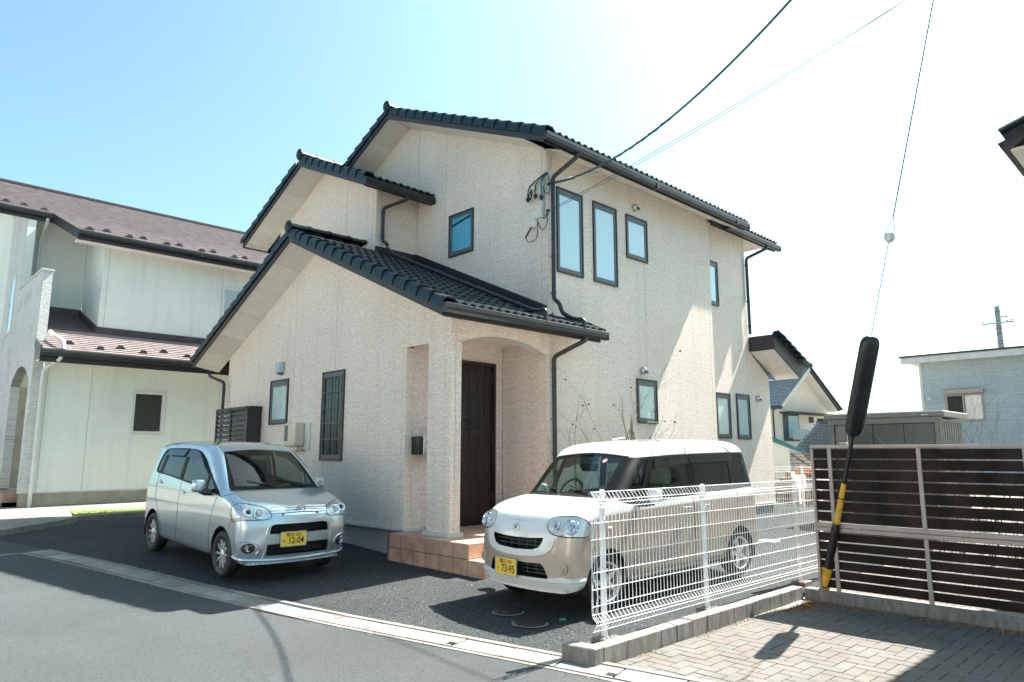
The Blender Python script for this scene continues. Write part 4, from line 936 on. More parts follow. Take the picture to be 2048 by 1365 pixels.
downpipe(house, [(6.02, 16.02, 3.28), (6.02, 15.95, 3.22), (6.12, 15.40, 3.05), (6.12, 15.40, .2)], bands=[(6.12, 15.4, 2.9), (6.12, 15.4, 2.0)])
# power and telephone entry on the upper corner
def spline(pts, n=12):
    P_ = [Vector(p) for p in pts]; out = []
    for i in range(len(P_) - 1):
        p0, p1, p2, p3 = P_[max(i - 1, 0)], P_[i], P_[i + 1], P_[min(i + 2, len(P_) - 1)]
        for k in range(n):
            t = k / n; out.append(.5 * ((2 * p1) + (p2 - p0) * t + (2 * p0 - 5 * p1 + 4 * p2 - p3) * t * t + (3 * p1 - p0 - 3 * p2 + p3) * t ** 3))
    out.append(P_[-1]); return out
br = thing('service_bracket', (8.2, 7.74, 5.5), 'galvanised bracket with drooping cable ends at the upper corner of the stone-clad house', 'cable bracket')
mb = MB(); mb.box((8.20, 7.72, 5.45), (8.235, 7.755, 6.13)); world_part(mb, 'bracket_rail', M['galv'], br)
att = Vector((8.02, 7.40, 5.87)); att2 = Vector((8.02, 7.42, 5.42))
for a_, nme in ((att, 'bracket_arm'), (att2, 'bracket_arm')):
    mb = MB(); mb.tube([a_ + Vector((.01, 0, 0)), Vector((8.21, 7.735, a_.z))], .010, 6); world_part(mb, nme, M['galv'], br)
mb = MB(); mb.tube([att, att + Vector((0, .05, 0))], .026, 10); mb.tube([att2, att2 + Vector((0, .05, 0))], .022, 10); world_part(mb, 'cable_clamp', M['black_rubber'], br)
for k, e in enumerate((Vector((8.17, 8.05, 5.83)), Vector((8.17, 7.87, 5.85)), Vector((8.17, 7.735, 5.79)))):
    mb = MB(); mid = Vector((8.13, 7.60, 6.14 - .02 * k))
    mb.tube(spline([att, Vector((8.08, 7.50, 6.06)), mid, Vector((8.15, lerp(7.68, e.y, .75), 6.03)), Vector((8.17, e.y, e.z + .09)), e]), .011, 6); world_part(mb, 'cable_tail', M['cable' if k else 'cable_black'], br, smooth=True)
    mb = MB(); mb.lathe([(0, .05), (.02, .04), (.038, .01), (.026, -.02), (.014, -.045), (0, -.05)], 8, Matrix.Translation(e + Vector((0, 0, -.03))) @ Matrix.Rotation(R(90), 4, 'X')); world_part(mb, 'cable_connector', M['black_rubber'], br)
mb = MB(); mb.tube(spline([att, Vector((8.12, 7.50, 5.78)), Vector((8.15, 7.62, 5.80)), Vector((8.17, 7.70, 5.95))]), .009, 6); world_part(mb, 'cable_tail', M['cable'], br, smooth=True)
rbox((8.17, 7.92, 5.95), (8.25, 8.02, 6.12), 'white_box', M['white_plastic'], br, .01)
mb = MB(); mb.tube(spline([(8.17, 7.96, 5.97), (8.14, 8.0, 5.84), (8.14, 7.96, 5.78), (8.14, 7.92, 5.9)]), .014, 6); world_part(mb, 'cable_loop', M['cable_black'], br, smooth=True)
tb = thing('telephone_box', (8.22, 7.96, 5.2), 'small white wall box with black drop cable below the service bracket', 'junction box')
rbox((8.17, 7.90, 5.29), (8.25, 8.01, 5.47), 'box_body', M['white_plastic'], tb, .015)
mb = MB(); mb.tube([(8.17, 7.97, 5.30), (8.12, 8.06, 5.12)], .016, 8); world_part(mb, 'gland', M['black_rubber'], tb)
mb = MB(); mb.tube(spline([(8.12, 8.06, 5.12), (8.13, 7.99, 5.03), (8.16, 7.84, 5.08), (8.17, 7.82, 5.33), (8.15, 7.78, 5.41), (8.12, 7.6, 5.36), (8.02, 7.44, 5.42)]), .007, 6); mb.tube(spline([(8.02, 7.44, 5.42), (8.14, 7.60, 5.22), (8.18, 7.76, 5.22), (8.18, 7.82, 5.36)]), .007, 6); world_part(mb, 'loose_cable', M['cable_black'], tb, smooth=True)
# ================================================================ CARS
def pip(x, y, poly):
    c = False; n = len(poly); j = n - 1
    for i in range(n):
        xi, yi = poly[i]; xj, yj = poly[j]
        if (yi > y) != (yj > y) and x < (xj - xi) * (y - yi) / (yj - yi) + xi: c = not c
        j = i
    return c
def smooth_poly(pts, n=6, closed=True):
    """Catmull-Rom through the points; a point given twice stays a corner"""
    P_ = [Vector((p[0], p[1])) for p in pts]; out = []; N = len(P_)
    for i in range(N if closed else N - 1):
        p0, p1, p2, p3 = P_[(i - 1) % N], P_[i], P_[(i + 1) % N], P_[(i + 2) % N]
        if not closed: p0 = P_[max(i - 1, 0)]; p3 = P_[min(i + 2, N - 1)]
        if (p1 - p2).length < 1e-6: continue
        m = max(1, min(n, int((p2 - p1).length / .02)))
        for k in range(m):
            t = k / m; q = .5 * ((2 * p1) + (p2 - p0) * t + (2 * p0 - 5 * p1 + 4 * p2 - p3) * t * t + (3 * p1 - p0 - 3 * p2 + p3) * t ** 3)
            out.append((q.x, q.y))
    if not closed: out.append((P_[-1].x, P_[-1].y))
    return out
def circle(cx, cy, rx, ry=None, n=24, a0=0, a1=2 * math.pi): return [(cx + rx * math.cos(a0 + (a1 - a0) * i / n), cy + (ry or rx) * math.sin(a0 + (a1 - a0) * i / n)) for i in range(n)]
def rrect(x0, y0, x1, y1, r, n=4):
    out = []
    for cx, cy, a0 in ((x1 - r, y1 - r, 0), (x0 + r, y1 - r, 90), (x0 + r, y0 + r, 180), (x1 - r, y0 + r, 270)):
        out += [(cx + r * math.cos(R(a0 + 90 * i / n)), cy + r * math.sin(R(a0 + 90 * i / n))) for i in range(n + 1)]
    return out
class Body:
    def __init__(s, prof, hw, r, bow, bow_r=.05):
        s.P = np.array(smooth_poly(prof, 10)); n = len(s.P)
        d = np.roll(s.P, -1, 0) - s.P; L_ = np.hypot(d[:, 0], d[:, 1]); s.T = np.concatenate([[0], np.cumsum(L_)]); s.tot = s.T[-1]
        s.hwx = hw; s.r = r; s.bow_f = bow; s.bow_r = bow_r
        s.Pc = np.vstack([s.P, s.P[:1]])
        s.A = s.P; s.D = d; s.LL = (d ** 2).sum(1) + 1e-12
        s.poly = [tuple(p) for p in s.P]
    def hw(s, w): return float(np.interp(w, [a for a, b in s.hwx], [b for a, b in s.hwx]))
    def pt(s, t):
        t = t % s.tot; return np.array([np.interp(t, s.T, s.Pc[:, 0]), np.interp(t, s.T, s.Pc[:, 1])])
    def nrm(s, t):
        a = s.pt(t - .01); b = s.pt(t + .01); d = b - a; d /= np.hypot(*d) + 1e-9; return np.array([-d[1], d[0]]) * s.sgn if hasattr(s, 'sgn') else np.array([-d[1], d[0]])
    def dist(s, u, w):
        q = np.array([u, w]) - s.A; t = np.clip((q * s.D).sum(1) / s.LL, 0, 1); e = q - s.D * t[:, None]; return float(np.sqrt((e ** 2).sum(1).min()))
    def bow(s, u, sd):
        k = (abs(sd) / .735) ** 2.4; f = min(1, max(0, (u + 1.0) / 1.3)); f = f * f * (3 - 2 * f)
        g = min(1, max(0, (-2.3 - u) / .5)); g = g * g * (3 - 2 * g); return u - s.bow_f * k * f + s.bow_r * k * g
    def unbow(s, u, sd=.71):
        x = u
        for _ in range(12): x += u - s.bow(x, sd)
        return x
    def side(s, u, w, sg, off=0):            # u already un-bowed silhouette space
        d = s.dist(u, w); h = s.hw(w)
        if d < s.r: h -= s.r - math.sqrt(max(0, s.r ** 2 - (s.r - d) ** 2))
        h += off; return Vector((s.bow(u, h), sg * h, w))
    def strip(s, t, q, off=0, crown=.0):
        p = s.pt(t); h = s.hw(p[1]) - s.r; n_ = s.nout(t); k = 1 - (q / max(h, .01)) ** 2
        p = p + n_ * (off + crown * max(0, k)); return Vector((s.bow(p[0], q), q, p[1]))
    def nout(s, t):
        a = s.pt(t - .012); b = s.pt(t + .012); d = b - a; d = d / (np.hypot(*d) + 1e-9); n_ = np.array([d[1], -d[0]])
        c = np.array([-1.2, .9]); return n_ if ((s.pt(t) - c) @ n_) > 0 else -n_
    def tw(s, w, front=True):                # t on the nose / screen at height w
        if not hasattr(s, '_tw'):
            ts = np.linspace(0, s.t_peak, 900); s._tw = (ts, np.array([s.pt(t)[1] for t in ts]))
        ts, ws = s._tw; i = int(np.argmax(ws >= w)); 
        if i == 0: return 0.0
        return float(np.interp(w, [ws[i - 1], ws[i]], [ts[i - 1], ts[i]]))
    def _shear(s, n_, u, sd):
        e = .004; b = -(s.bow(u, sd + e) - s.bow(u, sd - e)) / (2 * e); return Vector((n_[0], n_[1] + b * n_[0], n_[2])).normalized()
    def side_n(s, u, w, sg):
        q = np.array([u, w]) - s.A; t = np.clip((q * s.D).sum(1) / s.LL, 0, 1); e = q - s.D * t[:, None]; dd = (e ** 2).sum(1); i = int(dd.argmin()); d = math.sqrt(dd[i])
        h = s.hw(w); hp = (s.hw(w + .02) - s.hw(w - .02)) / .04
        n_ = Vector((0, sg, -hp))
        if d < s.r:
            k = (s.r - d) / s.r; c = math.sqrt(max(0, 1 - k * k)); o = s.nout(s.T[i] + t[i] * math.sqrt(s.LL[i])); h -= s.r - s.r * c
            n_ = Vector((o[0] * k, sg * c, o[1] * k - hp * c))
        return s._shear(n_, u, sg * h)
    def strip_n(s, t, q):
        o = s.nout(t); return s._shear((o[0], 0, o[1]), s.pt(t)[0], q)
    def wrap(s, L_, w, sg, off=0):           # unrolled lateral length at height w on the nose
        t = s.tw(w); p = s.pt(t); qm = s.hw(w) - s.r
        if L_ <= qm: return s.strip(t, sg * L_, off)
        e = L_ - qm; a_ = e / s.r
        d = s.r * (1 - math.cos(a_)) if a_ < math.pi / 2 else s.r + (e - s.r * math.pi / 2)
        n_ = s.nout(t); q = p - n_ * d; h = s.hw(w)
        if d < s.r: h = h - s.r + math.sqrt(max(0, s.r ** 2 - (s.r - d) ** 2))
        h += off * min(1, a_ / 1.57); o = off * max(0, 1 - a_ / 1.57); q = q + n_ * o
        return Vector((s.bow(q[0], h), sg * h, q[1]))
def cdt_regions(outer, regions, mapf, h=.05, holes=(), extra=(), skipf=None, nrmf=None):
    """triangulate outer with every region outline as an edge; returns {region: (verts, faces)}"""
    vs = []; es = []
    def addloop(pl, closed=True):
        b = len(vs); pts = []
        n = len(pl)
        for i in range(n if closed else n - 1):
            a_, b_ = pl[i], pl[(i + 1) % n]; L_ = math.hypot(a_[0] - b_[0], a_[1] - b_[1]); m = max(1, int(L_ / h))
            for k in range(m): pts.append((a_[0] + (b_[0] - a_[0]) * k / m, a_[1] + (b_[1] - a_[1]) * k / m))
        if not closed: pts.append(pl[-1])
        vs.extend(Vector(p) for p in pts)
        es.extend((b + i, b + i + 1) for i in range(len(pts) - 1))
        if closed: es.append((b + len(pts) - 1, b))
    addloop(outer)
    for nme, pl in regions: addloop(pl)
    for pl in holes: addloop(pl)
    x0 = min(p[0] for p in outer); x1 = max(p[0] for p in outer); y0 = min(p[1] for p in outer); y1 = max(p[1] for p in outer)
    nx = int((x1 - x0) / h); ny = int((y1 - y0) / h)
    for i in range(1, nx):
        for j in range(1, ny):
            x = x0 + (x1 - x0) * (i + (.5 if j % 2 else 0)) / nx; y = y0 + (y1 - y0) * j / ny
            if pip(x, y, outer) and not (skipf and skipf(x, y)): vs.append(Vector((x, y)))
    for p in extra: vs.append(Vector(p))
    V, E_, F, *_ = delaunay_2d_cdt(vs, es, [], 0, 1e-5)
    V = [(v.x, v.y) for v in V]; groups = {}
    for f in F:
        cx = sum(V[i][0] for i in f) / len(f); cy = sum(V[i][1] for i in f) / len(f)
        if not pip(cx, cy, outer) or any(pip(cx, cy, hl) for hl in holes): continue
        key = 'rest'
        for nme, pl in regions:
            if pip(cx, cy, pl): key = nme; break
        groups.setdefault(key, []).append(f)
    out = {}
    cache = {}
    for key, fs in groups.items():
        idx = {}; vv = []; ff = []; nm_ = []
        for f in fs:
            g_ = []
            for i in f:
                if i not in idx:
                    idx[i] = len(vv)
                    if nrmf:
                        if ('n', i) not in cache: cache['n', i] = nrmf(*V[i])
                        nm_.append(cache['n', i])
                    if i not in cache: cache[i] = mapf(*V[i])
                    vv.append(cache[i])
                g_.append(idx[i])
            ff.append(g_)
        out[key] = (vv, ff, nm_) if nrmf else (vv, ff)
    return out
def skin(parent, name, vf, m, out_ref=None, rim=0.0, label=None):
    """smooth sheet; rim folds its open edge inwards so that it has thickness"""
    vv, ff = vf[:2]; me = bpy.data.meshes.new(name); me.from_pydata([tuple(v) for v in vv], [], ff)
    bm = bmesh.new(); bm.from_mesh(me); bmesh.ops.recalc_face_normals(bm, faces=bm.faces)
    c = Vector(out_ref or (-1.2, 0, .9)); s_ = sum(f.normal.dot(f.calc_center_median() - c) * f.calc_area() for f in bm.faces)
    if s_ < 0: bmesh.ops.reverse_faces(bm, faces=bm.faces)
    for f in bm.faces: f.smooth = True
    if rim:
        bm.normal_update(); bd = [e for e in bm.edges if len(e.link_faces) == 1]
        r_ = bmesh.ops.extrude_edge_only(bm, edges=bd); nv = [g_ for g_ in r_['geom'] if isinstance(g_, bmesh.types.BMVert)]
        inner = {}
        for v in nv:
            nb = [e.other_vert(v) for e in v.link_edges if e.other_vert(v) not in nv]
            inner[v] = nb[0].normal.copy() if nb else Vector()
        # normals of the sheet, before the rim was added
        for v, n_ in inner.items(): v.co -= n_ * rim if n_.length > .1 else Vector()
        for f in bm.faces:
            if any(v in inner for v in f.verts): f.smooth = False
        for e in bd: e.smooth = False
    bm.to_mesh(me); bm.free(); me.materials.append(m)
    if len(vf) > 2 and vf[2] and not rim: me.normals_split_custom_set_from_vertices([tuple(n_) for n_ in vf[2]])
    o = mk(name, me, parent)
    if label: o['label'] = label
    return o
def loop_tube(pts, r, closed=True, n=5):
    mb = MB(); p = list(pts); 
    if closed: p = p + [p[0]]
    mb.tube(p, r, n, caps=not closed); return mb
def dens(pl, h=.03, closed=True):
    out = []; n = len(pl)
    for i in range(n if closed else n - 1):
        a_, b_ = pl[i], pl[(i + 1) % n]; L_ = math.hypot(a_[0] - b_[0], a_[1] - b_[1]); m = max(1, int(L_ / h))
        for k in range(m): out.append((a_[0] + (b_[0] - a_[0]) * k / m, a_[1] + (b_[1] - a_[1]) * k / m))
    if not closed: out.append(pl[-1])
    return out
def wheel(parent, u, s_, sg, rad, wid, spokes, m_spoke, m_rim, name='wheel'):
    t = bpy.data.objects.new(name, None)
    # the wheel is its tyre mesh; rim, spokes and hub are its children
    M4 = Matrix.Identity(4)
    rr = rad * .70
    tp = [(rr, -wid / 2 + .01), (rr + .01, -wid / 2), (rad - .03, -wid / 2 - .004), (rad - .008, -wid / 2 + .015), (rad, -wid / 2 + .035), (rad, wid / 2 - .035), (rad - .008, wid / 2 - .015), (rad - .03, wid / 2 + .004), (rr + .01, wid / 2), (rr, wid / 2 - .01)]
    mb = MB(); mb.lathe(tp, 48); ty = mb.build(name, M['black_rubber'], parent, smooth=True, ang=50); ty.location = (u, s_, rad)
    if sg < 0: ty.rotation_euler = (0, 0, math.pi)      # outer face looks along +Y locally
    o_ = wid / 2
    mb = MB(); mb.lathe([(rr + .004, o_ - .006), (rr, o_ + .004), (rr - .012, o_ + .002), (rr - .022, o_ - .03), (rr - .03, -o_)], 48); mb.build('rim', m_rim, ty, smooth=True, ang=40)
    mb = MB(); mb.lathe([(0, .0), (rr - .03, -.01)], 32); mb.lathe([(0.04, .02), (.14, .02), (.14, .012), (.04, .012)], 32); mb.build('brake_disc', M['alloy_dark'], ty)
    mb = MB(); n, w0, w1, split = spokes
    for k in range(n):
        a_ = 2 * math.pi * k / n
        for da in ((-split, split) if split else (0,)):
            rot = Matrix.Rotation(a_, 4, 'Y')
            x0, x1 = .035, rr - .012
            q = []
            for (x, w_, y0) in ((x0, w0, o_ - .018), ((x0 + x1) / 2, (w0 + w1) / 2, o_ - .010), (x1, w1, o_ - .014)):
                off = da * (x / x1)
                for (zz, yy) in ((-w_ / 2, y0 - .022), (-w_ / 2 * .7, y0), (w_ / 2 * .7, y0), (w_ / 2, y0 - .022)): q.append(rot @ Vector((x, yy, zz + off)))
            mb.add(q, [(i + j * 4, i + 1 + j * 4, i + 5 + j * 4, i + 4 + j * 4) for j in (0, 1) for i in range(3)] + [(0, 3, 2, 1), (8, 9, 10, 11)])
    mb.build('spokes', m_spoke, ty)
    mb = MB(); mb.lathe([(.055, o_ - .04), (.05, o_ - .014), (.032, o_ - .008), (.03, o_ - .002), (.0, o_ + .001)], 24); mb.build('hub_cap', m_spoke, ty, smooth=True)
    return ty
def text_mesh(body, size, m, parent, M4, name='lettering', ext=.0008, align='CENTER', sx=1.0, bold=0):
    cu = bpy.data.curves.new('t', 'FONT'); cu.body = body; cu.size = size; cu.align_x = align; cu.align_y = 'CENTER'; cu.extrude = ext; cu.offset = bold
    o = bpy.data.objects.new('t', cu); COL.objects.link(o); bpy.context.view_layer.update()
    me = bpy.data.meshes.new_from_object(o.evaluated_get(bpy.context.evaluated_depsgraph_get())); bpy.data.objects.remove(o); bpy.data.curves.remove(cu)
    me.transform(M4 @ Matrix.Diagonal((sx, 1, 1, 1))); me.materials.clear(); me.materials.append(m); return mk(name, me, parent)
def plate(parent, u, s_, w, top_txt, kana, num, tilt=0):
    """yellow number plate facing +u"""
    base = Matrix.Translation((u, s_, w)) @ Matrix.Rotation(R(90), 4, 'Z') @ Matrix.Rotation(R(90 - tilt), 4, 'X')   # local x -> car's left, local y -> up, local z -> forward
    mb = MB(); mb.prism([(x, y, -.004) for x, y in rrect(-.165, -.0825, .165, .0825, .012)], (0, 0, .004), base); pl = mb.build('number_plate', M['plate'], parent)
    mb = MB(); o_ = rrect(-.171, -.0885, .171, .0885, .014); i_ = rrect(-.163, -.0805, .163, .0805, .010); n = len(o_)
    mb.add([base @ Vector((x, y, z)) for z in (-.004, .003) for pl_ in (o_, i_) for x, y in pl_], [(a_, (a_ + 1) % n, n + (a_ + 1) % n, n + a_) for a_ in range(n)] + [(2 * n + a_, 2 * n + (a_ + 1) % n, 3 * n + (a_ + 1) % n, 3 * n + a_) for a_ in range(n)] + [(a_, (a_ + 1) % n, 2 * n + (a_ + 1) % n, 2 * n + a_) for a_ in range(n)] + [(n + a_, n + (a_ + 1) % n, 3 * n + (a_ + 1) % n, 3 * n + a_) for a_ in range(n)])
    mb.build('plate_frame', M['galv'], pl)
    text_mesh(top_txt, .052, M['ink'], pl, base @ Matrix.Translation((.0, .048, .001)), 'plate_lettering', sx=1.0)
    text_mesh(kana, .045, M['ink'], pl, base @ Matrix.Translation((-.125, -.022, .001)), 'plate_lettering')
    text_mesh(num, .105, M['ink'], pl, base @ Matrix.Translation((.035, -.022, .001)), 'plate_lettering', sx=.86, bold=.0016)
    mb = MB()
    for x in (-.105, .105): mb.lathe([(.006, 0), (.005, .003), (0, .003)], 10, base @ Matrix.Translation((x, .052, .0)) @ Matrix.Rotation(R(90), 4, 'X'))
    mb.build('plate_screw', M['steel'], pl); return pl
def seat(parent, u, s_, m, w=.50, name='seat'):
    a = rbox((u - .28, s_ - w / 2, .42), (u + .25, s_ + w / 2, .60), name, m, None, .05, 3); a.parent = parent
    M4 = Matrix.Translation((u - .27, s_, .52)) @ Matrix.Rotation(R(-14), 4, 'Y')
    b = rbox((-.07, -w / 2, 0), (.08, w / 2, .60), 'backrest', m, None, .05, 3); b.data.transform(M4); b.parent = a
    c = rbox((-.05, -.14, .64), (.06, .14, .84), 'headrest', m, None, .045, 3); c.data.transform(M4); c.parent = a
    mb = MB(); mb.tube([M4 @ Vector((.0, -.06, .58)), M4 @ Vector((.0, -.06, .68))], .007, 6); mb.tube([M4 @ Vector((.0, .06, .58)), M4 @ Vector((.0, .06, .68))], .007, 6); mb.build('headrest_post', M['steel'], a)
def car_common(c, B, cfg):
    mP = cfg['paint']
    sg_names = {1: 1, -1: -1}
    ub = lambda pl: [(B.unbow(x), y) for x, y in pl]
    # ---- sides
    sil = [(float(a_), float(b_)) for a_, b_ in B.P]
    arches = [circle(B.unbow(0), cfg['wr'] + .0, cfg['arch'], n=36), circle(B.unbow(-cfg['wb']), cfg['wr'], cfg['arch'], n=36)]
    regs = [(n_, ub(smooth_poly(pl, 6) if sm else pl)) for n_, pl, sm, *_ in cfg['side']]
    mats = {n_: mm for n_, pl, sm, mm in cfg['side']}; mats['rest'] = cfg.get('rest_mat', mP)
    rings = []
    for dd in (.003, .012, .028, .052, .08):
        for t in np.arange(.013 * (round(dd * 1000) % 2), B.tot, .026):
            q_ = B.pt(t) - B.nout(t) * dd
            if pip(q_[0], q_[1], sil) and abs(B.dist(q_[0], q_[1]) - dd) < .002: rings.append((float(q_[0]), float(q_[1])))
    for sg in (1, -1):
        res = cdt_regions(sil, regs, lambda u, w: B.side(u, w, sg), h=.034, holes=arches, extra=rings, skipf=lambda x, y: B.dist(x, y) < .09, nrmf=lambda u, w: B.side_n(u, w, sg))
        for key, vf in res.items():
            if key.startswith('gap'): continue
            nm = {'rest': 'side_panel'}.get(key, key.rstrip('0123456789')); mm = mats[key]
            if 'glass' in nm: vf = ([v - Vector((0, sg * .006, 0)) for v in vf[0]], vf[1], vf[2])
            skin(c, nm, vf, mm)
        # door gaps and trims: thin dark lines lying in the seams
        mb = MB()
        for pl in cfg['seams']:
            p3 = [B.side(B.unbow(x), y, sg, .0005) for x, y in dens(smooth_poly(pl, 6, closed=False), .03, False)]
            mb.tube(p3, .0028, 4, caps=False)
        mb.build('door_gap', M['black_rubber'], c)
        for nme, pl in cfg.get('side_lines', []):
            p3 = [B.side(B.unbow(x), y, sg, .001) for x, y in dens(smooth_poly(pl, 6, closed=False), .03, False)]
            mb = MB(); mb.tube(p3, .006, 5); mb.build(nme, M['black_rubber'], c)
        # wheel housings
        for uc in (0, -cfg['wb']):
            mb = MB(); n = 20; ra = cfg['arch'] + .004; aa = [R(-14 + 208 * i / n) for i in range(n + 1)]
            vs = [(uc + ra * math.cos(a_), sg * ss, cfg['wr'] + ra * math.sin(a_)) for ss in (.46, .715) for a_ in aa]
            mb.add(vs, [(i, i + 1, n + 2 + i, n + 1 + i) for i in range(n)] + [tuple(range(n + 1))]); mb.build('wheel_housing', M['black_rubber'], c, fix=False)
        for k, (u, w) in enumerate(cfg['handles']):
            p = B.side(B.unbow(u), w, sg, 0)
            mb = MB(); mb.lathe([(.0, -.012), (.036, -.004), (.042, .001)], 24, Matrix.Translation(p + Vector((.02, sg * -.0, .0))) @ Matrix.Diagonal((1, sg, .95, 1))); h_ = mb.build('handle_recess', M['dash'], c, smooth=True)
            h2 = rbox((p.x - .075, p.y + sg * .012, p.z - .013), (p.x + .085, p.y + sg * .034, p.z + .013), 'door_handle', cfg['handle_mat'], None, .010, 3); h2.parent = c
        # mirror
        mu, mw, ms = cfg['mirror']; cen = Vector((mu, sg * ms, mw))
        me = bpy.data.meshes.new('mirror'); bm = bmesh.new(); bmesh.ops.create_uvsphere(bm, u_segments=24, v_segments=16, radius=1)
        for v in bm.verts:
            x, y, z = v.co
            f_ = lambda a_: math.copysign(abs(a_) ** .62, a_)
            v.co = cen + Vector((f_(x) * .062 if x > 0 else x * .03, f_(y) * .088, f_(z) * .082))
        for f in bm.faces: f.smooth = True
        bm.to_mesh(me); bm.free(); me.materials.append(cfg['mirror_mat']); mo = mk('wing_mirror', me, c)
        r_ = rbox((mu - .034, sg * (ms - .074), mw - .068), (mu - .026, sg * (ms + .074), mw + .068), 'mirror_glass', M['chrome'], None, .002, 1); r_.parent = mo
        mb = MB(); p = B.side(B.unbow(cfg['mirror_foot'][0]), cfg['mirror_foot'][1], sg, -.01)
        mb.tube([p, (p + cen) / 2 + Vector((0, 0, -.04)), cen + Vector((0, -sg * .03, -.05))], [.045, .04, .05], 10); mb.build('mirror_arm', M['black_plastic'], mo, smooth=True)
        # wheels
        for uc in (0, -cfg['wb']): wheel(c, uc, sg * (.715 - .0775), sg, cfg['wr'], .155, cfg['spokes'], cfg['m_spoke'], cfg['m_rim'])
        # sun visors over the windows
        for pl in cfg.get('visors', []):
            ou = [B.side(B.unbow(x), y, sg, .028) for x, y in dens(smooth_poly(pl, 5), .04)]
            res = cdt_regions(ub(smooth_poly(pl, 5)), [], lambda u, w: B.side(u, w, sg, .012 + .03 * min(1, max(0, (cfg['visor_top'] - w) / .09))), h=.04)
            skin(c, 'door_visor', res['rest'], M['visor'])
    # ---- strip: nose, hood, screen, roof, tail
    N = 160; 
    t0, t1 = cfg['t_start'], B.tot - cfg['t_end']
    hwr = lambda t: B.hw(B.pt(t)[1]) - B.r
    # domain: (t, v) with v = q / hw(t)
    S_ = lambda t, v, off=0: B.strip(t, v * hwr(t), off, cfg['crown'](t))
    outer = [(t0, -.70), (t1, -.70), (t1, .70), (t0, .70)]     # v scaled by .7 so that the mesh is roughly isotropic
    regs = []; smats = {}
    for n_, pl, sm, mm in cfg['strip']:
        p = smooth_poly(pl, 6) if sm else pl
        regs.append((n_, dens(p, .05))); smats[n_] = mm
    smats['rest'] = cfg.get('strip_rest', mP)
    res = cdt_regions(outer, regs, lambda t, v: S_(t, v / .7), h=.033, nrmf=lambda t, v: B.strip_n(t, v / .7 * hwr(t)))
    for key, vf in res.items():
        if key.startswith('gap'): continue
        nm = {'rest': 'body_shell'}.get(key, key.rstrip('0123456789'))
        if nm == 'body_shell':      # nose part and tail part are separate panels
            vv, ff, nv_ = vf; cut = {}
            for f in ff:
                cx = sum(vv[i].x for i in f) / len(f); cut.setdefault('bumper_skin' if cx > -.2 else 'tailgate' if cfg.get('split_tail') else 'body_shell', []).append(f)
            for k2, fs2 in cut.items():
                idx = {}; v2 = []; f2 = []; n2 = []
                for f in fs2:
                    g_ = []
                    for i in f:
                        if i not in idx: idx[i] = len(v2); v2.append(vv[i]); n2.append(nv_[i])
                        g_.append(idx[i])
                    f2.append(g_)
                skin(c, k2, (v2, f2, n2), smats[key])
            continue
        skin(c, nm, vf, smats[key], rim=0 if 'windshield' in nm or 'glass' in nm else .0)
    return S_, hwr
def overlay(c, B, name, pl, m, off, sg=1, wrapf=None, bulge=0, rim=.0, h=.03, sm=True, label=None):
    """patch on the nose drawn in (unrolled half width, height); sg mirrors it"""
    P2 = smooth_poly(pl, 6) if sm else pl
    cx = sum(p[0] for p in P2) / len(P2); cy = sum(p[1] for p in P2) / len(P2)
    edge = np.array(P2)
    def mp(x, y):
        d = float(np.sqrt(((edge - np.array([x, y])) ** 2).sum(1).min())); o = off + bulge * min(1, d / .04) ** .5
        return B.wrap(abs(x), y, sg if x >= 0 else -sg, o) if wrapf is None else wrapf(x, y, o)
    res = cdt_regions(P2, [], mp, h=h); return skin(c, name, res['rest'], m, rim=rim, label=label)
def outline(c, B, name, pl, m, off, sg=1, r=.004, sm=True):
    P2 = dens(smooth_poly(pl, 6) if sm else pl, .03); mb = loop_tube([B.wrap(abs(x), y, sg if x >= 0 else -sg, off) for x, y in P2], r); return mb.build(name, m, c)

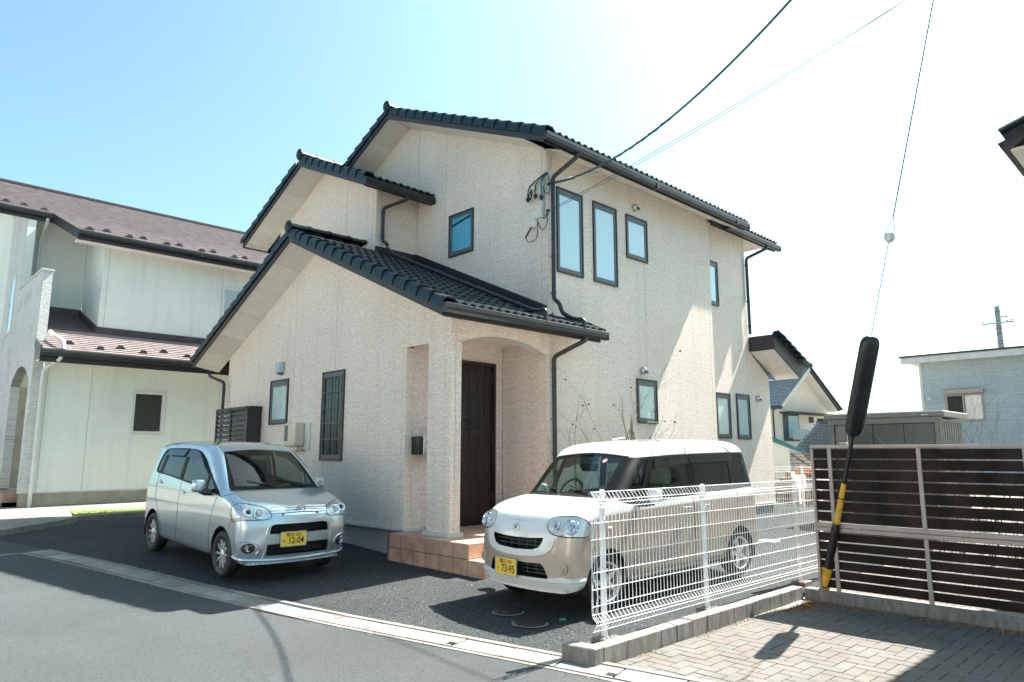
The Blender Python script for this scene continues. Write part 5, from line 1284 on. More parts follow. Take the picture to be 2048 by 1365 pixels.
# ---------------------------------------------------------------- silver hatchback
def silver_car():
    c = thing('parked_car', (4.33, 8.88, .022), 'silver kei car with yellow plate 12-04 parked in the shade before the stone gable', 'car')
    c.rotation_euler = (Matrix.Rotation(R(-89.2), 4, 'Z') @ Matrix.Rotation(R(1.9), 4, 'Y')).to_euler()
    prof = [(.44, .20), (.56, .22), (.59, .30), (.615, .45), (.62, .62), (.60, .74), (.555, .835), (.46, .905), (.30, .965), (.10, 1.015), (-.06, 1.05), (-.16, 1.12), (-.48, 1.355), (-.76, 1.52), (-.95, 1.575), (-1.3, 1.60), (-1.8, 1.605), (-2.3, 1.585), (-2.62, 1.555), (-2.72, 1.50), (-2.80, 1.25), (-2.865, 1.05), (-2.90, .80), (-2.91, .50), (-2.88, .30), (-2.80, .22), (-2.6, .20), (-1.2, .19)]
    B = Body(prof, [(.15, .685), (.28, .715), (.45, .728), (.75, .732), (.95, .722), (1.08, .70), (1.3, .655), (1.5, .60), (1.62, .565)], .095, .13)
    B.t_peak = 3.4
    ts = lambda w: B.tw(w)
    tH = B.tw(.90); tC = B.tw(1.045); tW0 = B.tw(1.06); tW1 = B.tw(1.50)
    def crown(t): return float(np.interp(t, [0, tH - .2, tH + .25, tC, tW0 + .1, tW1, tW1 + .5, B.tot - 2.2, B.tot], [0, .0, .02, .02, .03, .02, .03, .0, 0]))
    belt = [(-.12, .955), (-.35, .985), (-.80, 1.025), (-1.5, 1.075), (-2.1, 1.115), (-2.46, 1.128)]
    dlo = [(-.12, .955), (-.12, .955), (-.35, .985), (-.80, 1.025), (-1.5, 1.075), (-2.1, 1.115), (-2.46, 1.128), (-2.56, 1.15), (-2.575, 1.22), (-2.50, 1.42), (-2.44, 1.47), (-2.30, 1.497), (-1.9, 1.512), (-1.5, 1.515), (-1.2, 1.500), (-.98, 1.44), (-.72, 1.31), (-.42, 1.14), (-.20, 1.01), (-.12, .955)]
    cfg = dict(paint=M['silver'], wr=.28, wb=2.455, arch=.335, handles=[(-1.38, .925), (-2.31, 1.005)], handle_mat=M['chrome'],
        mirror=(-.52, 1.07, .845), mirror_foot=(-.42, .99), mirror_mat=M['silver'], spokes=(10, .020, .024, 0), m_spoke=M['alloy'], m_rim=M['alloy_dark'], t_start=.16, t_end=1.9, crown=crown,
        side=[('front_window_glass', [(-.66, 1.035), (-1.50, 1.098), (-1.49, 1.488), (-1.2, 1.47), (-.99, 1.415), (-.80, 1.32), (-.66, 1.24)], False, M['side_glass']),
              ('quarter_glass', [(-.60, 1.03), (-.60, 1.185), (-.42, 1.09), (-.23, 1.0), (-.25, .985)], False, M['side_glass']),
              ('rear_window_glass', [(-1.61, 1.105), (-2.34, 1.145), (-2.26, 1.475), (-1.9, 1.488), (-1.59, 1.488)], False, M['dark_glass']),
              ('rear_quarter_glass', [(-2.43, 1.155), (-2.53, 1.165), (-2.545, 1.22), (-2.47, 1.41), (-2.36, 1.46)], False, M['dark_glass']),
              ('window_frame', dlo, True, M['pillar_black']),
              ('front_door', [(-.22, .95), (-.22, .95), (-.35, .985), (-.80, 1.025), (-1.485, 1.075), (-1.485, 1.075), (-1.50, .30), (-1.50, .30), (-.36, .30), (-.36, .30), (-.385, .42), (-.37, .6), (-.30, .8)], True, M['silver']),
              ('rear_door', [(-1.485, 1.075), (-1.485, 1.075), (-2.1, 1.115), (-2.43, 1.128), (-2.43, 1.128), (-2.40, .85), (-2.30, .64), (-2.14, .5), (-2.10, .38), (-2.10, .30), (-2.10, .30), (-1.50, .30), (-1.50, .30)], True, M['silver']),
              ('sill_skirt', [(-.34, .275), (-2.12, .275), (-2.13, .15), (-.30, .15)], False, M['silver'])],
        seams=[[(-.22, .95), (-.30, .8), (-.37, .6), (-.385, .42), (-.36, .29)], [(-1.485, 1.075), (-1.49, .8), (-1.50, .29)], [(-2.43, 1.128), (-2.40, .85), (-2.30, .64), (-2.14, .5), (-2.10, .38), (-2.10, .29)], [(-.36, .29), (-1.5, .29), (-2.10, .29)],
               [(.20, .93), (.27, .74), (.24, .66), (.20, .60)], [(-.12, .955), (-.02, .985), (.05, 1.0)]],
        visors=[[(-.93, 1.40), (-1.2, 1.49), (-1.49, 1.505), (-1.49, 1.505), (-1.49, 1.40), (-1.49, 1.40), (-1.2, 1.385), (-.93, 1.28), (-.72, 1.19), (-.66, 1.20), (-.72, 1.27)], [(-1.59, 1.50), (-1.59, 1.50), (-2.27, 1.485), (-2.27, 1.485), (-2.30, 1.40), (-2.30, 1.40), (-1.60, 1.41), (-1.60, 1.41)]], visor_top=1.5,
        strip=[])
    k = .70
    hv = lambda t: 1
    sc = []
    sc.append(('windshield', [(tW0 + .03, -.62), (tW0 + .03, -.62), (tW0 + .0, -.3), (tW0 - .02, 0), (tW0 + .0, .3), (tW0 + .03, .62), (tW0 + .03, .62), (tW1 - .03, .64), (tW1 - .03, .64), (tW1, .3), (tW1 + .01, 0), (tW1, -.3), (tW1 - .03, -.64), (tW1 - .03, -.64)], True, M['car_glass']))
    sc.append(('screen_surround', [(tW0 - .10, -.70), (tW0 - .10, -.70), (tW0 - .14, 0), (tW0 - .10, .70), (tW0 - .10, .70), (tW0 + .06, .70), (tW1 - .05, .668), (tW1 - .02, .668), (tW1 + .02, 0), (tW1 - .02, -.668), (tW1 - .05, -.668), (tW0 + .06, -.70)], True, M['pillar_black']))
    tb = B.tw(.86)
    sc.append(('bonnet', [(tb, -.685), (tb, .685), (tW0 - .11, .695), (tW0 - .145, .35), (tW0 - .155, 0), (tW0 - .145, -.35), (tW0 - .11, -.695)], False, M['silver']))
    trf = B.tw(1.585) if True else 0
    sc.append(('bumper', [(t0_ := .16, -.70), (t0_, .70), (B.tw(.72), .70), (B.tw(.75), .45), (B.tw(.75), -.45), (B.tw(.72), -.70)], False, M['silver']))
    # front intakes are cut out of the shell
    def vq(s_, w): return s_ / (B.hw(w) - B.r) * k
    def fr(pl): return [(B.tw(w), vq(s_, w)) for s_, w in pl]
    up = [(-.33, .668), (.33, .668), (.37, .655), (.385, .62), (.39, .555), (-.39, .555), (-.385, .62), (-.37, .655)]
    lo = [(-.40, .435), (.40, .435), (.41, .41), (.405, .31), (.39, .30), (-.39, .30), (-.405, .31), (-.41, .41)]
    sc.insert(0, ('gap1', fr(up), False, None)); sc.insert(0, ('gap2', fr(lo), False, None))
    cfg['strip'] = sc
    S_, hwr = car_common(c, B, cfg)
    # backing of the intakes with slats
    for pl, zz in ((up, (.59, .625)), (lo, (.335, .37, .405))):
        w0 = min(p[1] for p in pl); w1 = max(p[1] for p in pl)
        mb = MB(); mb.box((.42, -.43, w0 - .02), (.44, .43, w1 + .02)); mb.build('intake_mesh', M['black_plastic'], c)
        mb = MB(); rim_ = [B.wrap(abs(x), y, 1 if x >= 0 else -1, 0) for x, y in dens(pl, .03)]; n = len(rim_)
        mb.add(rim_ + [v - Vector((.10, 0, 0)) for v in rim_], [(i, (i + 1) % n, n + (i + 1) % n, n + i) for i in range(n)]); mb.build('intake_duct', M['black_plastic'], c)
        for z in zz:
            mb = MB(); mb.tube([(B.bow(.555, s_), s_, z) for s_ in np.linspace(-.39, .39, 9)], .006, 5); mb.build('intake_bar', M['black_rubber'], c)
        for s_ in np.linspace(-.3, .3, 5): mb = MB(); mb.tube([(B.bow(.54, s_), s_, w0), (B.bow(.54, s_), s_, w1)], .004, 5); mb.build('intake_bar', M['black_rubber'], c)
    for sg in (1, -1):    # vertical bumper ribs, fog lamps, headlights
        mb = MB(); p3 = [B.wrap(x, y, sg, .006) for x, y in dens([(.405, .66), (.43, .55), (.425, .38), (.45, .24)], .03, False)]; mb.tube(p3, .013, 8); mb.build('bumper_rib', M['silver'], c, smooth=True)
        pass
        cx, cy = .615, .40
        overlay(c, B, 'fog_recess', circle(cx, cy, .075, .06), M['black_plastic'], .002, sg, sm=False)
        p = B.wrap(cx, cy, sg, .0); pn = (B.wrap(cx, cy, sg, .05) - p).normalized(); Mf = Matrix.Translation(p) @ pn.to_track_quat('Y', 'Z').to_matrix().to_4x4()
        mb = MB(); mb.lathe([(.052, -.01), (.055, .012), (.043, .014), (.040, .004)], 28, Mf); f_ = mb.build('fog_lamp', M['chrome'], c, smooth=True, ang=30)
        mb = MB(); mb.lathe([(.0, .002), (.02, .0), (.036, .008)], 20, Mf); mb.build('reflector', M['alloy'], f_, smooth=True)
        mb = MB(); mb.lathe([(.0, .016), (.02, .014), (.042, .008)], 20, Mf); mb.build('lens', M['lens'], f_, smooth=True)
        mb = MB(); mb.tube([B.wrap(x, y, sg, .004) for x, y in smooth_poly([(.75, .475), (.62, .485), (.52, .44), (.50, .37), (.53, .33)], 6, False)], .009, 6); mb.build('fog_brow', M['silver'], c, smooth=True)
        hl = [(.37, .765), (.37, .765), (.395, .83), (.45, .868), (.60, .905), (.80, .945), (.86, .945), (.86, .945), (.865, .80), (.855, .74), (.855, .74), (.60, .725), (.42, .73)]
        h_ = overlay(c, B, 'headlight', hl, M['lamp_inner'], .001, sg, rim=.0)
        outline(c, B, 'lamp_seal', hl, M['black_rubber'], .002, sg, .005)
        for (cx, cy, r_, dark) in ((.63, .815, .052, 1), (.515, .795, .060, 0)):
            p = B.wrap(cx, cy, sg, .0); pn = (B.wrap(cx, cy, sg, .05) - p).normalized(); Mf = Matrix.Translation(p) @ pn.to_track_quat('Y', 'Z').to_matrix().to_4x4()
            mb = MB(); mb.lathe([(r_ + .006, .0), (r_ + .004, .016), (r_ - .006, .016), (r_ - .012, .004), (r_ * .5, -.004 if not dark else .006), (0, .0 if not dark else .014)], 28, Mf); mb.build('reflector', M['chrome'] if not dark else M['alloy'], h_, smooth=True, ang=35)
            mb = MB(); mb.lathe([(0, .02), (r_ * .3, .018), (r_ * .55, .010)], 20, Mf); mb.build('projector_lens', M['black_gloss'] if dark else M['steel'], h_, smooth=True)
        overlay(h_, B, 'indicator', [(.56, .735), (.85, .752), (.85, .775), (.56, .757)], M['amber'] if 0 else M['white_plastic'], .004, sg, sm=False)
        overlay(h_, B, 'side_marker', [(.79, .745), (.84, .75), (.84, .785), (.80, .78)], M['amber'], .005, sg, sm=False)
        overlay(h_, B, 'cover', hl, M['lens'], .010, sg, bulge=.014)
    mb = MB(); mb.tube([B.wrap(abs(x), .245 + .03 * (abs(x) / .8) ** 2, 1 if x >= 0 else -1, .004) for x in np.linspace(-.80, .80, 61)], .016, 8); mb.build('lip_edge', M['silver'], c, smooth=True)
    # chrome bar and badge
    for z in (.792, .822, .850):
        mb = MB(); mb.tube([B.wrap(abs(x), z + .012 * (1 - abs(x) / .37), 1 if x >= 0 else -1, .006) for x in np.linspace(-.365, .365, 25)], .0125, 8); mb.build('chrome_bar', M['chrome'], c, smooth=True)
    overlay(c, B, 'grille_bar_base', [(-.37, .772), (-.2, .768), (0, .765), (.2, .768), (.37, .772), (.375, .86), (.2, .872), (0, .878), (-.2, .872), (-.375, .86)], M['chrome'], .004, 1, sm=False)
    p = B.wrap(0, .825, 1, .020); Mb = Matrix.Translation(p) @ Matrix.Rotation(R(12), 4, 'Y') @ Matrix.Rotation(R(90), 4, 'Z') @ Matrix.Rotation(R(90), 4, 'X')
    mb = MB(); mb.lathe([(.058, -.008), (.062, .0), (.058, .008), (.048, .008), (.046, 0)], 32, Mb @ Matrix.Rotation(R(90), 4, 'X') @ Matrix.Diagonal((1.12, 1, .88, 1))); bd = mb.build('badge', M['chrome'], c, smooth=True)
    mb = MB(); mb.lathe([(0, 0), (.05, 0)], 32, Mb @ Matrix.Rotation(R(90), 4, 'X') @ Matrix.Diagonal((1.12, 1, .88, 1))); mb.build('badge_field', M['alloy'], bd)
    mb = MB(); mb.tube([Mb @ Vector(q) for q in [(-.036, -.012, .004), (-.01, .024, .004), (.034, .022, .004), (.03, -.004, .004), (.0, -.022, .004), (-.036, -.012, .004)]], .006, 6); mb.build('badge_letter', M['chrome'], bd, smooth=True)
    plate(c, .655, -.11, .49, '諏訪 583', 'せ', '12-04', tilt=2)
    mb = MB(); mb.box((.50, -.28, .44), (.63, .06, .54)); mb.build('plate_holder', M['silver'], c)
    return c, B, S_, hwr, tW0, tW1
def interior(c, B, S_, hwr, tW0, tW1, belt, roofz, seatm, wheel_side, cowl=.0):
    mb = MB(); mb.box((-2.7, -.62, .20), (.40, .62, .30)); mb.build('floor_pan', M['black_rubber'], c)
    mb = MB(); mb.box((-.35, -.60, .30), (.42, .60, .88)); mb.prism([(-.52, -.58, belt - .22), (-.46, -.58, belt - .06), (-.05, -.58, belt - .03), (.0, -.58, belt - .25)], (0, 1.16, 0)); mb.build('dashboard', M['dash'], c, bevel=.02)
    seat(c, -.98, .34, seatm); seat(c, -.98, -.34, seatm)
    seat(c, -2.05, .33, seatm, .56, 'rear_seat'); seat(c, -2.05, -.33, seatm, .56, 'rear_seat')
    mb = MB(); sc_ = Vector((-.58, wheel_side * .34, belt - .01)); Mw = Matrix.Translation(sc_) @ Matrix.Rotation(R(62), 4, 'Y')
    rg = [Mw @ Vector((.175 * math.cos(a_), .175 * math.sin(a_), 0)) for a_ in [2 * math.pi * i / 28 for i in range(29)]]; mb.tube(rg, .014, 8)
    for a_ in (0, 180, 270 if wheel_side else 90): mb.tube([Mw @ Vector((0, 0, -.02)), Mw @ Vector((.17 * math.cos(R(a_ + 90)), .17 * math.sin(R(a_ + 90)), 0))], .012, 6)
    mb.lathe([(0, .02), (.05, .01), (.05, -.02)], 16, Mw @ Matrix.Rotation(R(90), 4, 'X')); mb.build('steering_wheel', M['dash'], c, smooth=True)
    # room mirror, wipers
    tm = tW1 - .10; q = S_(tm, .0); rbox_ = rbox((q.x - .10, -.11, q.z - .09), (q.x - .08, .11, q.z - .025), 'room_mirror', M['dash'], None, .012, 2); rbox_.parent = c
    for v0, v1, dt in ((.62, .08, .10), (-.10, -.58, .085)):
        mb = MB(); p3 = [S_(tW0 + .005 + dt * k / 8, lerp(v0, v1, k / 8), .018) for k in range(9)]; mb.tube([S_(tW0 - .06, v0 + .02, .01)] + p3[:5], .008, 6); mb.tube([S_(tW0 + .012 + dt * k / 10, lerp(v0 + .1 * (v1 - v0), v1 + .12 * (v1 - v0), k / 10), .012) for k in range(11)], .006, 5); mb.build('wiper', M['black_plastic'], c)
cs, Bs, Ss, hs, a0_, a1_ = silver_car()
interior(cs, Bs, Ss, hs, a0_, a1_, 1.02, 1.55, M['seat_dark'], -1)
mb = MB(); p = Vector((-2.15, .12, 1.60)); mb.tube([p, p + Vector((-.10, .0, .075))], [.006, .003], 6); an = mb.build('antenna', M['black_plastic'], cs)
mb = MB(); mb.lathe([(.03, -.005), (.022, .018), (.0, .026)], 12, Matrix.Translation(p) @ Matrix.Rotation(R(90), 4, 'X')); mb.build('antenna_base', M['black_plastic'], an)
rbox((-2.82, -.48, 1.50), (-2.60, .48, 1.54), 'roof_spoiler', M['silver'], None, .015, 3).parent = cs
# ---------------------------------------------------------------- beige and white minivan
def beige_van():
    c = thing('parked_minivan', (5.85, 5.32, -.032), 'beige and white two-tone kei minivan with yellow plate 73-95 parked behind the white mesh fence', 'car')
    c.rotation_euler = (Matrix.Rotation(R(176.8), 4, 'Z') @ Matrix.Rotation(R(1.6), 4, 'Y')).to_euler()
    prof = [(.44, .215), (.56, .225), (.60, .28), (.615, .40), (.615, .56), (.60, .70), (.575, .81), (.53, .90), (.44, .975), (.28, 1.03), (.08, 1.062), (-.08, 1.085), (-.17, 1.13), (-.40, 1.34), (-.56, 1.475), (-.65, 1.55), (-.78, 1.605), (-1.0, 1.64), (-1.5, 1.66), (-2.1, 1.655), (-2.55, 1.625), (-2.76, 1.57), (-2.83, 1.48), (-2.88, 1.25), (-2.93, 1.04), (-2.965, .75), (-2.965, .45), (-2.93, .28), (-2.8, .235), (-2.6, .22), (-1.2, .205)]
    B = Body(prof, [(.18, .69), (.30, .715), (.50, .735), (.95, .735), (1.04, .722), (1.10, .705), (1.3, .682), (1.5, .655), (1.6, .64), (1.66, .63)], .10, .15)
    B.t_peak = 3.3
    WC, BC = M['white_car'], M['beige_car']
    tW0 = B.tw(1.10); tW1 = B.tw(1.50)
    def crown(t): return float(np.interp(t, [0, B.tw(.9), B.tw(1.03), tW0 + .1, tW1, tW1 + .5, B.tot - 2.2, B.tot], [0, .01, .02, .03, .02, .025, .0, 0]))
    band = [(.34, .885), (.10, .915), (-.15, .93), (-.45, .938), (-1.5, .952), (-2.4, .962), (-2.96, .968), (-2.95, 1.055), (-2.6, 1.052), (-1.5, 1.03), (-.6, 1.0), (-.40, 1.005), (-.18, 1.05), (-.10, 1.3), (.7, 1.3), (.7, .885)]
    cfg = dict(split_tail=True, paint=BC, wr=.275, wb=2.455, arch=.325, handles=[(-1.38, .905), (-1.72, .905)], handle_mat=M['chrome'],
        mirror=(-.62, 1.085, .87), mirror_foot=(-.50, 1.02), mirror_mat=WC, spokes=(5, .075, .035, 0), m_spoke=M['alloy'], m_rim=M['alloy'], t_start=.16, t_end=1.6, crown=crown,
        side=[('front_window_glass', [(-.66, 1.045), (-1.49, 1.065), (-1.49, 1.475), (-.96, 1.475), (-.88, 1.45)], False, M['car_glass']),
              ('quarter_glass', [(-.32, 1.06), (-.57, 1.05), (-.80, 1.46), (-.66, 1.46)], False, M['car_glass']),
              ('rear_window_glass', [(-1.62, 1.07), (-2.36, 1.085), (-2.36, 1.472), (-1.62, 1.475)], False, M['dark_glass']),
              ('rear_quarter_glass', [(-2.48, 1.09), (-2.80, 1.095), (-2.74, 1.43), (-2.70, 1.455), (-2.48, 1.46)], False, M['dark_glass']),
              ('window_frame', [(-.18, 1.05), (-.40, 1.005), (-.6, 1.0), (-1.5, 1.03), (-2.6, 1.052), (-3.05, 1.057), (-3.05, 1.49), (-2.5, 1.495), (-1.6, 1.498), (-.9, 1.495), (-.55, 1.488), (-.40, 1.52), (-.10, 1.3)], False, M['pillar_black']),
              ('roof_side', [(-3.1, 1.49), (-2.5, 1.495), (-1.6, 1.498), (-.9, 1.495), (-.55, 1.488), (-.40, 1.52), (-.40, 1.9), (-3.1, 1.9)], False, WC),
              ('belt_band', band, False, WC),
              ('tail_lamp', [(-2.83, .955), (-3.1, .955), (-3.1, .70), (-2.90, .70)], False, M['red_lens']),
              ('front_door', [(-.44, .937), (-1.51, .950), (-1.51, .30), (-.40, .30), (-.42, .5)], False, BC),
              ('sliding_door', [(-1.51, .950), (-2.44, .962), (-2.44, .80), (-2.36, .66), (-2.16, .52), (-2.10, .40), (-2.10, .30), (-1.51, .30)], False, BC),
              ('sill_trim', [(-.34, .27), (-2.12, .27), (-2.12, .1), (-.34, .1)], False, WC),
              ('bumper_lip', [(.295, .36), (.8, .36), (.8, .1), (.2, .1)], False, WC)],
        seams=[[(-.45, 1.0), (-.44, .9), (-.42, .5), (-.40, .29)], [(-1.51, 1.03), (-1.51, .6), (-1.51, .29)], [(-2.44, 1.05), (-2.44, .80), (-2.36, .66), (-2.16, .52), (-2.10, .40), (-2.10, .29)], [(-.40, .29), (-1.5, .29), (-2.10, .29)],
               [(-2.46, .655), (-2.7, .66), (-2.9, .668)], [(-.86, 1.50), (-.92, 1.56), (-1.10, 1.585), (-1.51, 1.59), (-2.2, 1.58), (-2.36, 1.55), (-2.42, 1.50)], [(-1.51, 1.50), (-1.51, 1.59)], [(.26, .76), (.24, .68), (.20, .60)]],
        visors=[[(-.90, 1.47), (-1.05, 1.50), (-1.50, 1.505), (-1.50, 1.505), (-1.50, 1.395), (-1.50, 1.395), (-1.10, 1.385), (-.95, 1.35), (-.85, 1.36)], [(-1.53, 1.505), (-1.53, 1.505), (-2.43, 1.50), (-2.43, 1.50), (-2.45, 1.39), (-2.45, 1.39), (-1.53, 1.395), (-1.53, 1.395)]], visor_top=1.505,
        strip=[])
    k = .70
    def vq(s_, w): return s_ / (B.hw(w) - B.r) * k
    def fr(pl): return [(B.tw(w), max(-.70, min(.70, vq(s_, w)))) for s_, w in pl]
    up = [(-.385, .735), (-.2, .722), (0, .718), (.2, .722), (.385, .735), (.375, .69), (.33, .635), (.25, .612), (0, .602), (-.25, .612), (-.33, .635), (-.375, .69)]
    lo = [(-.36, .487), (-.2, .482), (.2, .482), (.36, .487), (.40, .45), (.44, .36), (.43, .345), (-.43, .345), (-.44, .36), (-.40, .45)]
    mask = [(-.62, .90), (-.40, .885), (0, .875), (.40, .885), (.62, .90), (.60, .80), (.515, .72), (.48, .63), (.40, .575), (.25, .55), (0, .54), (-.25, .55), (-.40, .575), (-.48, .63), (-.515, .72), (-.60, .80)]
    sc = [('gap1', fr(up), False, None), ('gap2', fr(lo), False, None), ('front_mask', fr(mask), False, WC),
          ('windshield', [(tW0 + .02, -.60), (tW0 - .01, -.3), (tW0 - .03, 0), (tW0 - .01, .3), (tW0 + .02, .60), (tW1 - .03, .60), (tW1 + .0, .3), (tW1 + .01, 0), (tW1, -.3), (tW1 - .03, -.60)], False, M['car_glass']),
          ('screen_surround', [(tW0 - .09, -.71), (tW0 - .14, -.3), (tW0 - .15, 0), (tW0 - .14, .3), (tW0 - .09, .71), (tW1 - .0, .71), (tW1 + .03, .3), (tW1 + .04, 0), (tW1 + .03, -.3), (tW1, -.71)], False, M['pillar_black']),
          ('bonnet', [(B.tw(.885), -.71), (B.tw(.88), 0), (B.tw(.885), .71), (tW0 - .05, .72), (tW0 - .05, -.72)], False, WC),
          ('roof_panel', [(tW1 - .2, -.72), (tW1 - .2, .72), (tW1 + 2.35, .72), (tW1 + 2.35, -.72)], False, WC),
          ('bumper_lip', [(.0, -.72), (.0, .72), (B.tw(.375), .72), (B.tw(.345), .44), (B.tw(.335), 0), (B.tw(.345), -.44), (B.tw(.375), -.72)], False, WC)]
    cfg['strip'] = sc
    S_, hwr = car_common(c, B, cfg)
    for pl, zz in ((up, (.645, .685)), (lo, (.38, .415, .45))):
        w0 = min(p[1] for p in pl); w1 = max(p[1] for p in pl)
        mb = MB(); mb.box((.40, -.47, w0 - .02), (.42, .47, w1 + .02)); mb.build('intake_mesh', M['black_plastic'], c)
        mb = MB(); rim_ = [B.wrap(abs(x), y, 1 if x >= 0 else -1, 0) for x, y in dens(pl, .03)]; n = len(rim_)
        mb.add(rim_ + [v - Vector((.10, 0, 0)) for v in rim_], [(i, (i + 1) % n, n + (i + 1) % n, n + i) for i in range(n)]); mb.build('intake_duct', M['black_plastic'], c)
        hwi = lambda z: float(np.interp(z, [.345, .45, .487, .61, .64, .735], [.43, .40, .36, .25, .34, .38]))
        for z in zz:
            mb = MB(); mb.tube([(B.bow(.56, s_), s_, z) for s_ in np.linspace(-hwi(z), hwi(z), 9)], .005, 5); mb.build('intake_bar', M['dash'], c)
        for s_ in np.linspace(-.24, .24, 5): mb = MB(); mb.tube([(B.bow(.55, s_), s_, w0), (B.bow(.55, s_), s_, w1 - .015)], .0035, 5); mb.build('intake_bar', M['dash'], c)
    mb = MB(); mb.tube([B.wrap(abs(x), y - .004, 1 if x >= 0 else -1, .004) for x, y in smooth_poly([(-.515, .72), (-.48, .63), (-.40, .575), (-.25, .548), (0, .538), (.25, .548), (.40, .575), (.48, .63), (.515, .72)], 5, False)], .006, 6); mb.build('mask_edge', BC, c, smooth=True)
    mb = MB(); mb.tube([B.wrap(abs(x), .883 + .006 * (abs(x) / .4), 1 if x >= 0 else -1, .0005) for x in np.linspace(-.42, .42, 21)], .003, 5); mb.build('bonnet_gap', M['black_rubber'], c)
    mb = MB(); mb.tube([B.wrap(abs(x), .325, 1 if x >= 0 else -1, .008) for x in np.linspace(-.80, .80, 41)], .014, 8); mb.build('lip_edge', WC, c, smooth=True)
    for sg in (1, -1):
        cx, cy = .60, .455; p = B.wrap(cx, cy, sg, .0); pn = (B.wrap(cx, cy, sg, .05) - p).normalized(); Mf = Matrix.Translation(p) @ pn.to_track_quat('Y', 'Z').to_matrix().to_4x4()
        mb = MB(); mb.lathe([(.060, -.006), (.056, .008), (.045, .009), (.040, -.002), (.030, .0), (.026, .006), (.0, .008)], 28, Mf); mb.build('fog_lamp_blank', BC, c, smooth=True, ang=30)
        mb = MB(); cx2 = .43; p = B.wrap(cx2, .47, sg, .0); pn = (B.wrap(cx2, .47, sg, .05) - p).normalized(); mb.lathe([(.024, -.002), (.022, .003), (.0, .003)], 20, Matrix.Translation(p) @ pn.to_track_quat('Y', 'Z').to_matrix().to_4x4()); mb.build('sensor_cap', BC, c, smooth=True, ang=30)
        hl = [(.405, .86), (.43, .915), (.50, .935), (.65, .945), (.80, .95), (.865, .945), (.88, .90), (.87, .83), (.82, .78), (.70, .755), (.56, .758), (.45, .79)]
        h_ = overlay(c, B, 'headlight', hl, M['lamp_inner'], .001, sg)
        outline(c, B, 'lamp_seal', hl, M['black_rubber'], .002, sg, .006)
        for (cx, cy, r_, kind) in ((.66, .85, .078, 0), (.50, .85, .048, 1)):
            p = B.wrap(cx, cy, sg, .0); pn = (B.wrap(cx, cy, sg, .05) - p).normalized(); Mf = Matrix.Translation(p) @ pn.to_track_quat('Y', 'Z').to_matrix().to_4x4()
            mb = MB(); mb.lathe([(r_ + .006, .0), (r_ + .004, .016), (r_ - .006, .016), (r_ - .014, .004), (r_ * .5, -.004), (0, .0)], 28, Mf); mb.build('reflector', M['chrome'], h_, smooth=True, ang=35)
            if kind: mb = MB(); mb.lathe([(0, .016), (r_ * .35, .010), (r_ * .4, 0)], 16, Mf); mb.build('indicator_bulb', M['amber'], h_, smooth=True)
            else: mb = MB(); mb.lathe([(0, .02), (r_ * .3, .016), (r_ * .36, 0)], 16, Mf); mb.build('bulb_shield', M['steel'], h_, smooth=True)
        overlay(h_, B, 'cover', hl, M['lens'], .010, sg, bulge=.016)
        p = B.side(B.unbow(-.02), .80, sg, .004); r_ = rbox((p.x - .03, p.y - .008, p.z - .012), (p.x + .03, p.y + .008, p.z + .012), 'side_marker', M['white_plastic'], None, .006, 2); r_.parent = c
    p = B.wrap(0, .795, 1, .004); Mb = Matrix.Translation(p) @ Matrix.Rotation(R(8), 4, 'Y') @ Matrix.Rotation(R(90), 4, 'Z') @ Matrix.Rotation(R(90), 4, 'X')
    mb = MB(); mb.lathe([(.050, .0), (.052, -.008), (.046, -.014), (.036, -.010), (.034, -.002), (0, -.004)], 32, Mb @ Matrix.Rotation(R(90), 4, 'X') @ Matrix.Diagonal((.92, -1, 1.08, 1)) @ Matrix.Diagonal((1, 1, 1, 1))); bd = mb.build('badge', M['chrome'], c, smooth=True, ang=30)
    mb = MB()
    for i in range(8): a_ = i * math.pi / 4; mb.lathe([(0, .012), (.008, .009), (.01, .0)], 10, Mb @ Matrix.Translation((.036 * math.cos(a_), .042 * math.sin(a_), .004)) @ Matrix.Rotation(R(90), 4, 'X'))
    mb.build('badge_bead', M['alloy'], bd)
    plate(c, .655, -.10, .415, '諏訪 583', 'う', '73-95', tilt=2)
    mb = MB(); mb.box((.50, -.26, .36), (.63, .06, .47)); mb.build('plate_holder', M['black_plastic'], c)
    return c, B, S_, hwr, tW0, tW1
cb, Bb, Sb, hb, b0_, b1_ = beige_van()
interior(cb, Bb, Sb, hb, b0_, b1_, 1.08, 1.6, M['seat_beige'], -1)
mb = MB(); q = Sb(b1_ - .13, 0); mb.prism([(q.x - .06, -.09, q.z - .10), (q.x - .06, .09, q.z - .10), (q.x - .03, .12, q.z - .015), (q.x - .03, -.12, q.z - .015)], (-.06, 0, 0)); mb.build('camera_unit', M['black_plastic'], cb)
q = Sb(b1_ - .10, 0); rbox((q.x - .16, .20, q.z - .13), (q.x - .14, .46, q.z - .03), 'sun_visor', M['seat_beige'], None, .008, 2).parent = cb
pq = Sb(b1_ - .09, .50, -.004); nrm_ = (Sb(b1_ - .09, .50, .05) - Sb(b1_ - .09, .50, 0)).normalized(); Ms = Matrix.Translation(Sb(b1_ - .09, .50, .003)) @ nrm_.to_track_quat('Y', 'Z').to_matrix().to_4x4()
mb = MB(); mb.lathe([(0, .0), (.016, .0)], 20, Ms); mb.build('sticker', M['white_plastic'], cb)
mb = MB(); mb.lathe([(.016, .0005), (.034, .0005)], 24, Ms); mb.build('sticker_ring', simple('pale red print', (.62, .28, .26), .5), cb)
mb = MB(); p = Vector((-1.02, -.02, 1.665)); mb.tube([p, p + Vector((.02, 0, .025)), p + Vector((-.22, 0, .045))], [.014, .010, .004], 8); mb.build('antenna', M['steel'], cb, smooth=True)
